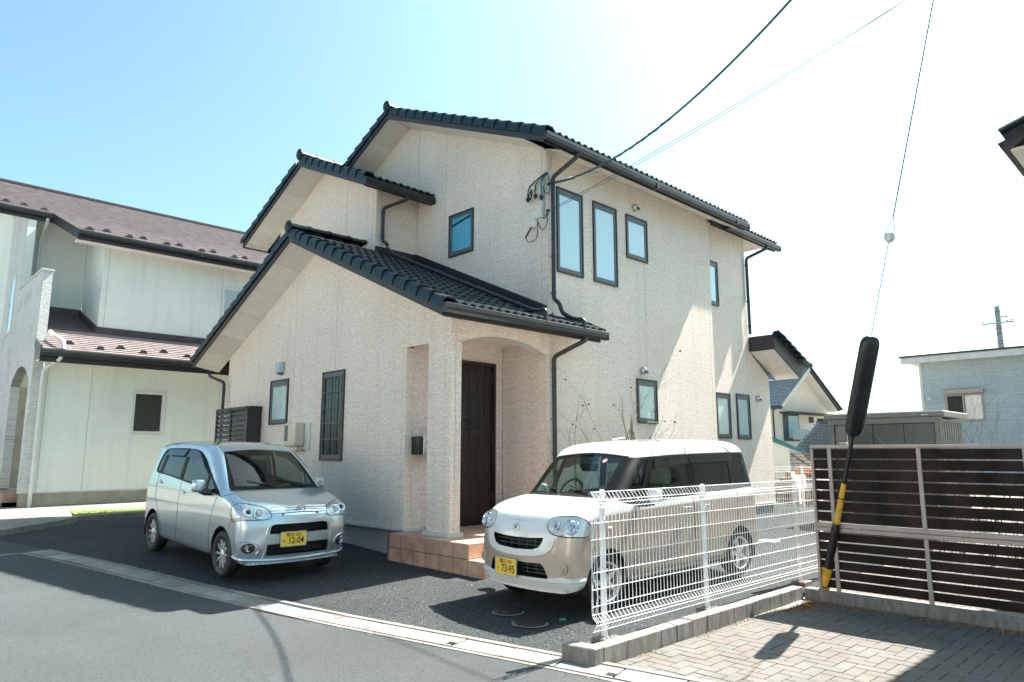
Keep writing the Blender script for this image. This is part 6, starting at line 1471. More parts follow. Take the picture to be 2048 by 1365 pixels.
# ================================================================ FENCES
mf = thing('mesh_fence', (4.925, 3.93, 0), 'white wire mesh fence with a bent end on the block wall beside the minivan', 'mesh fence')
FY = 3.925
for x in (4.925, 6.576, 8.72):
    mb = MB(); mb.tube([(x, FY + .035, -.012), (x, FY + .035, 1.185)], .027, 16); p = world_part(mb, 'post', M['white_metal'], mf, smooth=True)
    mb = MB(); mb.lathe([(.0, .018), (.02, .014), (.030, .0), (.030, -.02)], 16, Matrix.Translation((x, FY + .035, 1.188)) @ Matrix.Rotation(R(90), 4, 'X')); world_part(mb, 'cap', M['white_metal'], p, smooth=True)
    for z in (.12, .53, .93, 1.1):
        mb = MB(); mb.box((x - .014, FY - .006, z - .012), (x + .014, FY + .012, z + .012)); world_part(mb, 'clip', M['galv'], p)
WP = [(0, 1.19), (-.05, 1.125), (-.05, 1.10), (0, 1.055), (0, .19), (-.045, .14), (-.045, .115), (0, .055)]
mb = MB(); mb.tube([(0, a_, b_) for a_, b_ in WP], .0034, 5); WIRE = mb.build('vertical_wire', M['white_metal'], link=False, smooth=True)
x = 4.80; k = 0
while x < 9.6:
    place(WIRE, 'vertical_wire', mf, (x, FY, 0)); x += .0545; k += 1
HZ = [(0, 1.19), (-.05, 1.125), (-.05, 1.098), (0, 1.055), (0, .93), (0, .795), (0, .66), (0, .525), (0, .39), (0, .255), (0, .19), (-.045, .14), (-.045, .115), (0, .055)]
rnd = random.Random(3)
for a_, z in HZ:
    x0 = 4.72 if z > 1.0 or z < .2 else 4.725 + (.02 if abs(z - .6) < .15 else 0)
    mb = MB(); mb.tube([(x0, FY + a_ - .005, z), (5.9, FY + a_ - .005, z), (9.6, FY + a_ - .005, z)], .0034, 5); world_part(mb, 'horizontal_wire', M['white_metal'], mf)
for xa, dx1, dx2, dy in ((4.728, .035, .0, .02), (4.748, .06, -.01, .03), (4.775, -.02, .03, .025)):      # the bent end wires
    mb = MB(); mb.tube(spline([(xa, FY, 1.19), (xa, FY - .05, 1.12), (xa, FY, 1.055), (xa + .004, FY, .93), (xa + dx1 * .3, FY + dy * .5, .80), (xa + dx1, FY + dy, .62), (xa + dx1 * .4, FY + dy * .5, .48), (xa + dx2, FY, .39), (xa, FY, .19), (xa, FY - .045, .13), (xa, FY, .055)], 6), .0034, 5); world_part(mb, 'bent_wire', M['white_metal'], mf, smooth=True)
# slatted fence
XB = 8.35
bf = thing('slatted_fence', (XB, 1.0, -.14), 'tall fence of dark brown horizontal slats in warm aluminium posts on a concrete kerb', 'slatted fence')
mb = MB(); mb.box((XB - .07, -1.6, -.4), (XB + .07, 3.715, -.012)); world_part(mb, 'kerb_base', M['block'], bf, bevel=.008)
bays = [(3.52, 3.36), (3.315, 2.43), (2.385, 1.50), (1.455, .57), (.525, -.36), (-.405, -1.29)]
for z0, z1, n in ((.745, 1.572, 7), (.012, .632, 6)):
    ptc = (z1 - z0) / n
    for y1, y0 in bays:
        for i in range(n):
            za = z0 + i * ptc + .0075; mb = MB(); mb.box((XB - .012, y0 - .02, za), (XB + .014, y1 + .02, za + ptc - .015)); world_part(mb, 'slat', M['slat'], bf, bevel=.002)
for y in (3.337, 2.408, 1.478, .548, -.382):
    for z0, z1 in ((-.012, .640), (.738, 1.577)):
        mb = MB(); mb.box((XB - .045, y - .021, z0), (XB - .014, y + .021, z1)); world_part(mb, 'post', M['alu'], bf, bevel=.003)
for z0, z1 in ((-.012, .640), (.738, 1.577)): mb = MB(); mb.box((XB - .045, 3.522, z0), (XB + .02, 3.55, z1)); world_part(mb, 'end_post', M['alu'], bf, bevel=.003)
for z0, z1 in ((.641, .686), (.690, .737)):
    mb = MB(); mb.box((XB - .05, -1.6, z0), (XB + .02, 3.555, z1)); world_part(mb, 'middle_rail', M['alu'], bf, bevel=.003)
mb = MB(); mb.box((XB - .05, -1.6, 1.578), (XB + .02, 3.555, 1.612)); world_part(mb, 'top_rail', M['alu'], bf, bevel=.003)
rbox((XB - .03, 3.14, 1.613), (XB + .02, 3.22, 1.64), 'latch', M['alu'], bf, .005); rbox((XB - .06, 3.05, .672), (XB - .049, 3.13, .70), 'latch', M['alu'], bf, .003)
# guy wire with sleeves
gd = Vector((8.41 - 7.889, 3.567 - 2.640, -.14 - 2.743)); gb = Vector((8.41, 3.567, -.14))
def gp(z): return gb + Vector((-.521, -.927, 2.883)) * ((z + .14) / 2.883)
gw = thing('guy_wire', gb, 'slanting stay wire with yellow and black sleeve and fat black guard', 'guy wire')
for z0, z1, r0, r1_, mm in ((-.16, .235, .056, .053, 'yellow'), (.236, .66, .047, .047, 'guard_black'), (.66, .74, .047, .035, 'guard_black'), (.741, 1.19, .035, .028, 'yellow'), (1.191, 1.75, .026, .021, 'guard_black')):
    mb = MB(); mb.tube([gp(z0), gp(z1)], [r0, r1_], 20); world_part(mb, 'sleeve_band', M[mm], gw, smooth=True)
for z, r_ in ((.02, .0585), (1.02, .034)):
    mb = MB(); ring = gp(z); mb.tube([ring, ring + Vector((-.002, -.004, .012))], r_, 16); w_ = world_part(mb, 'sleeve_clip', M['guard_black'], gw)
# fat two-lobed guard
gdir = Vector((-.521, -.927, 2.883)).normalized(); sd = Vector((.695, -.719, 0)); sd = (sd - gdir * sd.dot(gdir)).normalized(); nd = gdir.cross(sd)
mb = MB(); rings = []
prof = [(0, .35), (.02, .72), (.05, .92), (.09, 1.0), (.25, 1.0), (.5, 1.0), (.75, 1.0), (.91, 1.0), (.95, .92), (.98, .72), (1.0, .35)]
nseg = 40
for f_, sc_ in prof:
    c0 = gp(lerp(1.70, 2.76, f_)); rg = []
    for i in range(nseg):
        a_ = 2 * math.pi * i / nseg; rr = .068 * (1 + .50 * abs(math.cos(a_)) ** 1.5) * sc_ * (1 - .10 * max(0, 1 - abs(math.cos(a_)) * 5)); rg.append(c0 + sd * rr * math.cos(a_) + nd * rr * math.sin(a_) * .85)
    rings.append(rg)
vs = [v for g_ in rings for v in g_]; mb.add(vs, [(i * nseg + k_, i * nseg + (k_ + 1) % nseg, (i + 1) * nseg + (k_ + 1) % nseg, (i + 1) * nseg + k_) for i in range(len(prof) - 1) for k_ in range(nseg)] + [tuple(range(nseg))[::-1], tuple(range((len(prof) - 1) * nseg, len(prof) * nseg))])
world_part(mb, 'fat_guard', M['guard_black'], gw, smooth=True, ang=60)
mb = MB(); zi = 3.74; mb.tube([gp(2.7), gp(zi - .04)], .0045, 6); mb.tube([gp(zi + .20), gp(6.6)], .0065, 6)
c0 = gp(zi)
for s_ in (-1, 1): mb.tube([gp(zi + .20), c0 + sd * .045 * s_ + gdir * .06, c0 + sd * .05 * s_], .0035, 5)
world_part(mb, 'steel_wire', M['cable'], gw, smooth=True)
me = bpy.data.meshes.new('i'); bm = bmesh.new(); bmesh.ops.create_uvsphere(bm, u_segments=20, v_segments=14, radius=.052, matrix=Matrix.Translation(c0) @ Matrix.Diagonal((1, 1, 1.15, 1)))
for f in bm.faces: f.smooth = True
bm.to_mesh(me); bm.free(); me.materials.append(M['porcelain']); me.transform(Matrix.Translation(-gb)); mk('insulator', me, gw)
mb = MB(); rg = [c0 + gdir * .052 * 1.12 * math.cos(a_) + nd * .056 * math.sin(a_) for a_ in [2 * math.pi * i / 24 for i in range(25)]]; mb.tube(rg, .005, 5); world_part(mb, 'insulator_groove', M['galv'], gw)
# overhead service lines
def hang(a_, b_, sag, n=40): return [Vector(a_).lerp(Vector(b_), i / n) + Vector((0, 0, -4 * sag * (i / n) * (1 - i / n))) for i in range(n + 1)]
ep = Vector((0, 0, 1.52)); fr_ = lambda px, py, D: ep + Vector((.6951, .7189, 0)) * 0
A_ = att + Vector((0, -.02, 0)); B_ = Vector((5.833, 2.309, 5.63))
sl_ = thing('service_cable', A_, 'thick twisted teal power cable sagging from the house corner up to the top edge', 'overhead cable')
path = hang(A_, B_, .36); mb = MB(); mb.tube(path, .013, 6); world_part(mb, 'cable_strand', M['cable'], sl_, smooth=True)
mb = MB(); tw = []
for i in range(0, 300):
    f_ = i / 299 * .62; j = f_ * (len(path) - 1); k0 = int(j); p = path[k0].lerp(path[min(k0 + 1, len(path) - 1)], j - k0); rr = .018 if f_ < .16 else .011; a_ = i * (1.0 if f_ < .16 else .25); tw.append(p + Vector((.719 * math.cos(a_) * rr, -.695 * math.cos(a_) * rr, math.sin(a_) * rr)))
mb.tube(tw, .008, 5); world_part(mb, 'wrapped_strand', M['cable_black'], sl_, smooth=True)
B2 = Vector((9.16, 2.221, 7.192)); A2 = att2
for k in range(2):
    t = thing('telephone_wire', A2, 'thin black telephone wire running from the lower clamp past the eave' if k == 0 else 'second thin telephone wire just beneath the first one, same clamp', 'overhead wire', 'thin wires to the house corner')
    mb = MB(); mb.tube(hang(A2 + Vector((0, 0, -.03 * k)), B2,   .07 + .03 * k), .0045, 5); world_part(mb, 'wire', M['cable_black'] if k == 0 else M['cable'], t, smooth=True)

# ================================================================ PLANTS
def bush(name, x, y, h, label, cat='bare shrub', seed=0, m='bark', n0=1, spread=.25, pods=0, group=None, r0=.012, depth=4):
    rnd = random.Random(seed); z0 = zg(x, y); t = thing(name, (x, y, z0), label, cat, group)
    tips = []
    def grow(mb, p, d, L_, r, lev):
        pts = [p]; rs = [r]; n = 5
        for i in range(n):
            d = (d + Vector((rnd.gauss(0, .11), rnd.gauss(0, .11), rnd.gauss(.03, .05)))).normalized(); p = p + d * L_ / n; pts.append(p); rs.append(r * (1 - .45 * (i + 1) / n))
            if lev < depth and i >= 1 and rnd.random() < (.62 if lev else .75):
                a_ = rnd.uniform(0, 6.28); s_ = Vector((math.cos(a_), math.sin(a_), 0)) * rnd.uniform(.35, .75)
                grow(mb, p, (d + s_).normalized(), L_ * rnd.uniform(.4, .62), rs[-1] * .62, lev + 1)
        mb.tube(pts, rs, 5 if lev < 2 else 4, caps=False); tips.append(p)
    for k in range(n0):
        a_ = rnd.uniform(0, 6.28); d = Vector((math.cos(a_) * spread, math.sin(a_) * spread, 1)).normalized(); mb = MB()
        grow(mb, Vector((x + rnd.gauss(0, .04), y + rnd.gauss(0, .04), z0 - .05)), d, h * rnd.uniform(.55, .75), r0, 0)
        world_part(mb, 'stem', M[m], t, fix=False, smooth=True)
    if pods:
        for i in range(pods):
            p = rnd.choice(tips); mb = MB(); mb.lathe([(0, .022), (.012, .01), (.015, -.004), (.008, -.018), (0, -.022)], 6, Matrix.Translation(p)); world_part(mb, 'seed_pod', M['pod'], t)
    return t
bush('bare_shrub', 8.55, 7.22, 2.35, 'leftmost thin bare shrub with dark seed pods against the stone wall behind the minivan roof', seed=3, pods=5, spread=.12, r0=.016)
bush('bare_shrub', 9.22, 7.25, 2.5, 'taller bare shrub with forked grey stems, second from the left behind the minivan', seed=11, pods=5, n0=2, spread=.10, r0=.016)
bush('bare_shrub', 9.58, 7.18, 2.9, 'tallest upright bare sapling beside the wooden stake behind the minivan', seed=23, pods=6, spread=.04, r0=.018)
bush('bare_shrub', 10.12, 7.2, 2.3, 'bare shrub with pods in front of the small lower window', seed=31, pods=7, n0=3, spread=.14, r0=.014)
bush('low_twiggy_bush', 8.62, 7.42, 1.9, 'low fine reddish twigs just right of the porch downpipe', seed=41, n0=5, spread=.45, m='bark_red', r0=.006)
st = thing('wooden_stake', (9.74, 7.15, .05), 'weathered wooden stake with a braced tip beside the bare sapling', 'stake')
mb = MB(); mb.tube([(9.72, 7.16, .05), (9.72, 7.14, 2.08)], .022, 8); world_part(mb, 'pole', M['stake'], st)
for dx in (-.34, .34): mb = MB(); mb.tube([(9.74 + dx, 7.14, .05), (9.735 + dx * .02, 7.13, 1.88)], .022, 8); world_part(mb, 'brace', M['stake'], st)
for i, (y, h, s_) in enumerate(((3.15, 1.75, 50), (2.72, 2.15, 51), (2.4, 1.95, 52), (3.5, 1.55, 53))):
    bush('dormant_hedge_shrub', 12.4, y, h * 1.25, ['fan of reddish bare twigs behind the slatted fence below the blue-grey house window', 'largest fan of reddish bare twigs behind the slatted fence', 'rightmost fan of bare twigs behind the slatted fence', 'small bare shrub beside the grey shed behind the slatted fence'][i], seed=s_, n0=9, spread=.55, m='bark_red', r0=.007, depth=3)

# ================================================================ SHED AND HOUSES ON THE RIGHT
sd_ = thing('storage_shed', (15, 4.96, .1), 'grey steel storage shed with dark sliding doors behind the slatted fence', 'shed')
mb = MB(); mb.box((15.05, 3.95, 0), (16.5, 5.95, 2.17)); world_part(mb, 'carcass', M['shed'], sd_)
mb = MB(); mb.box((14.94, 3.84, 2.20), (16.62, 6.06, 2.32)); world_part(mb, 'roof_edge', M['shed'], sd_, bevel=.02)
mb = MB(); mb.box((14.97, 3.90, 2.10), (15.04, 6.0, 2.198)); world_part(mb, 'lintel', M['shed'], sd_)
for y0, y1 in ((3.92, 4.02), (5.88, 5.97)): mb = MB(); mb.box((14.98, y0, 0), (15.05, y1, 2.1)); world_part(mb, 'corner_post', M['shed'], sd_)
for i, (y0, y1) in enumerate(((4.03, 4.56), (4.565, 5.13), (5.135, 5.6), (5.61, 5.87))):
    mb = MB(); dx = .012 * (i % 2); mb.box((15.0 + dx, y0, .05), (15.03 + dx, y1, 2.09)); world_part(mb, 'door_panel', M['shed_dark' if i < 3 else 'shed'], sd_, bevel=.006)
mb = MB(); mb.tube([(14.98, 5.62, 1.2), (14.98, 5.62, 2.05)], .012, 8); world_part(mb, 'handle', M['steel'], sd_)
for k in range(9): mb = MB(); x = 15.12 + k * .155; mb.box((x, 3.925, 0), (x + .10, 3.955, 2.12)); world_part(mb, 'side_rib', M['shed'], sd_, bevel=.012)
mb = MB(); mb.box((14.93, 4.10, 2.235), (14.94, 4.22, 2.255)); world_part(mb, 'nameplate', M['white_plastic'], sd_)
bh = thing('blue_grey_house', (34, 4, .2), 'blue-grey boarded house with flat overhanging white eave on the right', 'house')
def hbox(t, name, a_, b_, m, **k): mb = MB(); mb.box(a_, b_); return world_part(mb, name, M[m], t, **k)
mb = MB(); pl = [(-3, .3), (9.51, .3), (9.51, 5.45), (-3, 5.45)]; wpoly('wall_boards', pl, 'x', 34, M['bsiding'], bh, th=.1)
hbox(bh, 'wall_end', (34.1, 9.3, .3), (41, 9.5, 5.45), 'bsiding'); hbox(bh, 'soffit', (33.45, -3.2, 5.44), (41.5, 10.02, 5.48), 'soffit')
for k in range(12): hbox(bh, 'eave_board', (33.4, 10.05 - (k + 1) * 1.1 + .01, 5.36), (33.46, 10.05 - k * 1.1, 5.62), 'trim')
hbox(bh, 'roof', (33.35, -3.2, 5.62), (41.6, 10.1, 5.70), 'gutter')
hbox(bh, 'corner_trim', (33.97, 9.42, .3), (34.01, 9.53, 5.4), 'trim')
w = window('x', 33.99, 7.24, 8.62, 2.83, 3.98, 'pane_dark', bh, outer='alu', inner='alu', topbar=0)
hbox(bh, 'shutter_box', (33.85, 7.19, 3.99), (34, 8.67, 4.17), 'alu', bevel=.01)
hbox(w, 'mullion', (33.93, 7.92, 2.86), (33.985, 7.98, 3.95), 'alu'); hbox(w, 'curtain', (33.984, 7.3, 2.92), (33.9875, 7.9, 3.9), 'white_wall')
hbox(bh, 'wall_vent', (33.96, 9.16, 3.78), (34, 9.30, 3.92), 'trim')
for z in (1.0,): pass
# utility pole far behind
up = thing('utility_pole', (45, 8.52, 0), 'grey concrete utility pole with crossarm rising behind the blue-grey house', 'utility pole')
mb = MB(); mb.tube([(45, 8.52, 0), (45, 8.52, 9.42)], [.20, .125], 16); world_part(mb, 'shaft', M['conc_pole'], up, smooth=True)
mb = MB(); mb.box((44.83, 7.80, 8.45), (44.9, 9.25, 8.53)); world_part(mb, 'crossarm', M['galv'], up)
mb = MB(); mb.box((44.84, 8.1, 8.78), (44.9, 8.5, 8.84)); world_part(mb, 'crossarm', M['galv'], up)
mb = MB(); mb.tube([(44.86, 9.05, 8.47), (44.86, 8.60, 8.05)], .022, 6); world_part(mb, 'brace', M['galv'], up)
for y, z in ((9.2, 8.6), (7.86, 8.6), (8.12, 8.76), (8.1, 8.55), (7.95, 8.62)): mb = MB(); mb.lathe([(0, .06), (.035, .04), (.045, 0), (.035, -.03), (0, -.05)], 10, Matrix.Translation((44.84, y, z)) @ Matrix.Rotation(R(90), 4, 'X')); world_part(mb, 'insulator', M['frame_grey'], up)
for z in (9.1, 8.2, 7.9, 7.5, 7.35): mb = MB(); mb.tube([(44.87, 8.36, z), (44.87, 8.68, z)], .02, 6); world_part(mb, 'step_bolt', M['frame_grey'], up)
mb = MB(); mb.tube(spline([(44.84, 9.25, 8.5), (44.84, 9.28, 8.2), (44.84, 9.1, 8.0), (44.84, 8.95, 8.3)]), .012, 5); mb.tube(spline([(44.84, 7.9, 8.5), (44.84, 7.95, 8.2), (44.84, 8.2, 8.1), (44.84, 8.35, 8.3)]), .012, 5); world_part(mb, 'jumper_cable', M['cable'], up, smooth=True)
for i, (z, e) in enumerate(((9.1, 8.7), (8.65, 7.9), (8.5, 7.6))):
    t = thing('overhead_line', (45, 8.0, z), ['highest', 'middle', 'lowest'][i] + ' thin line leaving the far utility pole to the right', 'overhead wire', 'lines from the far pole'); mb = MB(); mb.tube(hang((44.85, 8.3 - .15 * i, z), (40, -12, e + 1), 1.2), .012, 4); world_part(mb, 'wire', M['cable'], t)
# roof of the house on the right whose shade falls over the forecourt
rh = thing('right_hand_house', (9.3, .7, -.1), 'dark tiled roof corner of the neighbouring house poking in at the right edge', 'house')
ez = 4.76; sl2 = .42
mb = MB(); mb.prism([(8.80, 1.45, ez), (8.80, -4.5, ez + 5.95 * sl2), (8.80, -4.5, ez + 5.95 * sl2 + .10), (8.80, 1.45, ez + .10)], (8, 0, 0)); world_part(mb, 'roof', M['fascia'], rh)
for k in range(14):
    d = k * .32; place(VERGE, 'verge_tile', rh, (8.80, 1.42 - d * .92, ez + .10 + d * .39), (0, 0, 0)).rotation_euler = (Matrix.Rotation(math.pi, 4, 'Z') @ Matrix.Rotation(math.atan(sl2), 4, 'X')).to_euler()
for x in np.arange(9.0, 16.5, TWD): place(TILE, 'roof_tile', rh, (x + TWD, 1.50, ez + .09), (0, 0, 0)).rotation_euler = (Matrix.Rotation(math.pi, 4, 'Z') @ Matrix.Rotation(math.atan(sl2), 4, 'X')).to_euler()
hbox(rh, 'soffit_board', (8.9, .72, ez + .0), (16.6, 1.40, ez + .03), 'soffit')
wpoly('wall', [(9.35, -.2), (16.5, -.2), (16.5, ez + .1), (9.35, ez + .1)], 'y', .72, M['white_wall'], rh, th=-.1)
wpoly('wall', [(-4.4, -.2), (.71, -.2), (.71, ez + .2), (-4.4, ez + 2.2)], 'x', 9.35, M['white_wall'], rh, th=.1)
window('x', 9.34, -1.2, .1, .9, 2.1, 'pane_dark', rh)
# distant fence and clutter behind the house
ff = thing('far_mesh_fence', (17.3, 7.5, .05), 'second white mesh fence far behind beside the end of the stone-clad house', 'mesh fence')
for y in (9.2, 7.63, 6.1, 4.6): mb = MB(); mb.tube([(17.3, y, 0), (17.3, y, 1.22)], .03, 10); world_part(mb, 'post', M['white_metal'], ff)
for z in (1.19, 1.13, 1.06, .93, .8, .66, .53, .40, .27, .15): mb = MB(); mb.tube([(17.26, 9.6, z), (17.26, 4.2, z)], .004, 4); world_part(mb, 'horizontal_wire', M['white_metal'], ff)
mb = MB(); mb.tube([(0, 0, .08), (0, 0, 1.2)], .0035, 4); VW2 = mb.build('vw', M['white_metal'], link=False)
for k in range(86): place(VW2, 'vertical_wire', ff, (17.26, 9.5 - k * .062, 0))
hb_ = thing('log_stack', (19.2, 8.0, 0), 'stack of weathered brown logs and boards behind the far mesh fence', 'log pile'); rnd = random.Random(9)
for i in range(26):
    y = rnd.uniform(7.0, 9.4); h = rnd.uniform(.5, 1.15); w_ = rnd.uniform(.05, .13); mb = MB(); mb.box((19 + rnd.uniform(0, .3), y, 0), (19.4, y + w_, h)); world_part(mb, 'board', M[rnd.choice(['bark', 'stake', 'bark_red', 'stake'])], hb_, bevel=.01)
tarp = rbox((19.0, 7.5, .95), (19.7, 8.6, 1.15), 'tarpaulin', M['orange'], None, .04, 3); tag(tarp, 'orange tarpaulin lying on the log stack behind the far mesh fence', 'tarpaulin')
# white plaster house in the distance
ph_ = R(60); g_ = Vector((-math.cos(ph_), -math.sin(ph_), 0)); e_ = Vector((math.sin(ph_), -math.cos(ph_), 0)); p0_ = Vector((44.182, 21.256, 0))
def F_(a_, z, o=0): return p0_ + e_ * a_ + g_ * o + Vector((0, 0, z))
wh = thing('white_plaster_house', p0_, 'distant white plastered house with glaring silver-grey tiled gable roof and shuttered window', 'house')
def fpoly(name, pl, m, o0=0, o1=-.2, t=wh): mb = MB(); mb.prism([F_(a_, z, o0) for a_, z in pl], g_ * (o1 - o0)); return world_part(mb, name, M[m], t)
wall_ = fpoly('gable_wall', [(-.0, -1), (4.25, -1), (4.25, 4.3), (2.75, 6.45), (.25, 4.5), (0, 4.45)], 'white_wall')
fpoly('side_wall', [(-.3, -1), (0, -1), (0, 4.4), (-.3, 4.4)], 'white_wall', 0, -8)
fpoly('barge_board', [(.05, 4.62), (2.36, 7.15), (2.40, 6.85), (.2, 4.45)], 'trim', 1.0, .9); fpoly('barge_board', [(2.36, 7.15), (4.55, 4.35), (4.38, 4.22), (2.38, 6.8)], 'fascia', 1.0, .9)
fpoly('soffit_board', [(2.40, 6.78), (4.36, 4.26), (4.30, 4.22), (2.38, 6.68)], 'soffit', .9, -.1); fpoly('soffit_board', [(.25, 4.52), (2.38, 6.78), (2.38, 6.70), (.28, 4.45)], 'soffit', .9, -.1)
fpoly('roof', [(2.38, 7.22), (4.65, 4.35), (4.60, 4.30), (2.36, 7.14)], 'fascia', 1.05, -9)
rf = fpoly('roof', [(-.05, 4.55), (2.36, 7.16), (2.36, 7.08), (.0, 4.48)], 'glare_tile', 1.0, -9)
n_r = 12
for i in range(n_r):          # tile courses, each with its rolls
    f0 = i / n_r; a0 = lerp(-.1, 2.33, f0); z0 = lerp(4.52, 7.18, f0); mb = MB(); ns = 60
    for j in range(ns):
        o0 = 1.0 - j * 10 / ns; h = .05
        mb.add([F_(a0, z0 + .0, o0), F_(a0, z0 + h + .05, o0 - 5 / ns), F_(a0, z0, o0 - 10 / ns), F_(a0 + .22, z0 + .235, o0), F_(a0 + .22, z0 + .235 + h, o0 - 5 / ns), F_(a0 + .22, z0 + .235, o0 - 10 / ns)], [(0, 1, 4, 3), (1, 2, 5, 4)])
    world_part(mb, 'tile_course', M['glare_tile'], rf, fix=False)
fpoly('ridge_tile', [(2.15, 7.1), (2.55, 7.1), (2.5, 7.35), (2.2, 7.35)], 'fascia', 1.1, -9); fpoly('eave_fascia', [(-.25, 4.35), (.15, 4.35), (.1, 4.55), (-.2, 4.55)], 'fascia', 1.0, -9)
fpoly('recess', [(.8, 2.3), (2.0, 2.3), (2.0, 4.1), (.8, 4.1)], 'frame_grey', .03, 0); w_ = fpoly('window', [(1.2, 2.5), (1.95, 2.5), (1.95, 3.95), (1.2, 3.95)], 'frost_sky', .06, .03); fpoly('balcony_rail', [(1.15, 2.4), (2.4, 2.4), (2.4, 3.05), (1.15, 3.05)], 'frost', .5, .47)
fpoly('canopy', [(.6, 4.1), (3.9, 3.95), (3.9, 4.03), (.6, 4.2)], 'fascia', 1.1, 0); fpoly('window', [(2.8, 3.5), (3.12, 3.5), (3.12, 3.88), (2.8, 3.88)], 'pane_dark', .04, 0)
mb = MB(); mb.tube([F_(-.05, 4.5, .6), F_(.05, 4.2, .1), F_(.08, 1.5, .1)], .05, 8); world_part(mb, 'downpipe', M['fascia'], wh)
lr = fpoly('lower_roof', [(.3, 1.9), (2.0, 3.55), (3.6, 3.55), (3.6, 1.0), (1.2, 1.0)], 'glare_tile', 2.0, 1.9)
for i in range(13):
    z0 = 1.05 + i * .19; aL = .3 + (z0 - 1.9) / 1.65 * 1.7 if z0 > 1.9 else 1.2 - (z0 - 1.0); mb = MB(); x = max(aL, .3)
    while x < 3.6: mb.add([F_(x, z0, 2.20 - z0 * .04), F_(x + .11, z0 + .03, 2.28 - z0 * .04), F_(x + .22, z0, 2.20 - z0 * .04), F_(x, z0 + .19, 2.06 - z0 * .04), F_(x + .11, z0 + .2, 2.1 - z0 * .04), F_(x + .22, z0 + .19, 2.06 - z0 * .04)], [(0, 1, 4, 3), (1, 2, 5, 4)]); x += .22
    world_part(mb, 'tile_course', M['glare_tile'], lr, fix=False)
fpoly('ridge_tile', [(1.95, 3.5), (3.6, 3.5), (3.6, 3.68), (1.95, 3.68)], 'fascia', 2.3, 1.9)
cp = thing('open_carport', (29, 13.5, 0), 'small white lean-to with teal edged roof and timber lattice behind the far mesh fence', 'carport')
mb = MB(); mb.prism([(28.81, 13.87, 2.0), (28.81, 13.87, 2.22), (29.78, 12.92, 1.60), (29.78, 12.92, 1.47)], (2.4, 1.2, 0)); world_part(mb, 'roof', M['teal_trim'], cp)
mb = MB(); mb.prism([(28.95, 13.9, 0), (28.95, 13.9, 1.98), (29.35, 13.42, 1.72), (29.35, 13.42, 0)], (.1, .1, 0)); world_part(mb, 'white_gable_wall', M['white_wall'], cp)
for k in range(5): mb = MB(); mb.box((29.4, 12.6, .95 + k * .13), (29.5, 13.5, 1.0 + k * .13)); world_part(mb, 'lattice_board', M['stake'], cp)
mb = MB(); mb.tube([(29.35, 13.4, 1.5), (29.6, 12.7, 1.0)], .04, 6); world_part(mb, 'lattice_brace', M['bark'], cp)

# ================================================================ NEIGHBOUR HOUSE ON THE LEFT
nh = thing('cream_house', (3.2, 19.02, .25), 'cream boarded two-storey neighbour house with mauve roof and arched side entrance on the left', 'house')
NS, NR = M['nsiding'], M['nrough']
NY = 19.02
for x0, x1 in ((3.42, 3.50), (3.50, 4.40), (4.40, 7.45), (7.45, 10.5), (10.5, 13.5)): wpoly('siding_panel' if x1 - x0 > .2 else 'corner_board', [(x0 + .004, .66), (x1 - .004, .66), (x1 - .004, 3.66), (x0 + .004, 3.66)], 'y', NY, NS, nh)
wpoly('joint_backing', [(3.42, .67), (13.5, .67), (13.5, 3.6), (3.42, 3.6)], 'y', NY + .012, M['dark_gap'], nh)
hbox(nh, 'foundation', (3.22, NY + .03, -.2), (13.4, NY + .25, .63), 'nfound'); hbox(nh, 'drip_trim', (3.15, NY - .02, .632), (13.5, NY + .05, .668), 'trim')
# low roof with courses
ey, ez_, uy = 18.42, 3.78, 20.5; slp = .37
lowr = MB(); lowr.prism([(3.21, ey, ez_), (3.21, ey, ez_ + .05), (3.21, 22.42, ez_ + .05 + slp * 4.0), (3.21, 22.42, ez_ + slp * 4.0)], (10.4, 0, 0)); lowr = world_part(lowr, 'lower_roof', M['ntile'], nh)
for k in range(11):
    y = ey - .02 + k * .19; z = ez_ + .05 + k * .19 * slp; mb = MB(); mb.prism([(3.40 if k > 3 else 3.20, y, z), (3.40 if k > 3 else 3.20, y, z + .03), (3.40 if k > 3 else 3.20, y + .2, z + .195 * slp + .004), (3.40 if k > 3 else 3.20, y + .2, z + .18 * slp)], (10.3, 0, 0)); world_part(mb, 'roof_course', M['ntile'], lowr)
for k in range(11, 21):  # courses in the recess: its shade painted by a darker roofing colour
    y = ey - .02 + k * .19; z = ez_ + .05 + k * .19 * slp; mb = MB(); mb.prism([(3.42, y, z), (3.42, y, z + .03), (3.42, y + .2, z + .195 * slp + .004), (3.42, y + .2, z + .18 * slp)], (1.33, 0, 0)); world_part(mb, 'roof_course', M['nroof'], lowr)
hbox(nh, 'eave_fascia', (3.2, ey + .02, 3.55), (13.6, ey + .05, 3.80), 'fascia'); gutter(nh, 3.18, 13.6, ey + .01, 3.80, M['gutter'])
hbox(nh, 'soffit_board', (3.25, ey + .05, 3.60), (13.6, NY + .0, 3.63), 'soffit')
mb = MB(); mb.prism([(3.18, ey - .05, ez_ + .02), (3.18, ey - .05, ez_ + .13), (3.18, NY + .02, ez_ + .13 + slp * .62), (3.18, NY + .02, ez_ - .05 + slp * .5)], (.04, 0, 0)); world_part(mb, 'verge_flashing', M['nroof'], nh)
def guard(x, y, z, parent, nme='snow_guard'): mb = MB(); mb.prism([(x - .08, y, z), (x + .08, y, z), (x + .05, y, z + .07), (x - .05, y, z + .07)], (0, .05, 0)); mb.box((x - .1, y - .02, z - .0), (x + .1, y + .1, z + .015)); world_part(mb, nme, M['frame_dark'], parent)
for x, r_ in ((3.85, 1), (4.45, 0), (4.95, 1), (5.4, 0), (5.95, 1), (6.45, 0), (7.0, 1)): guard(x, ey + .28 + r_ * .26, ez_ + .09 + (.28 + r_ * .26) * slp, lowr)
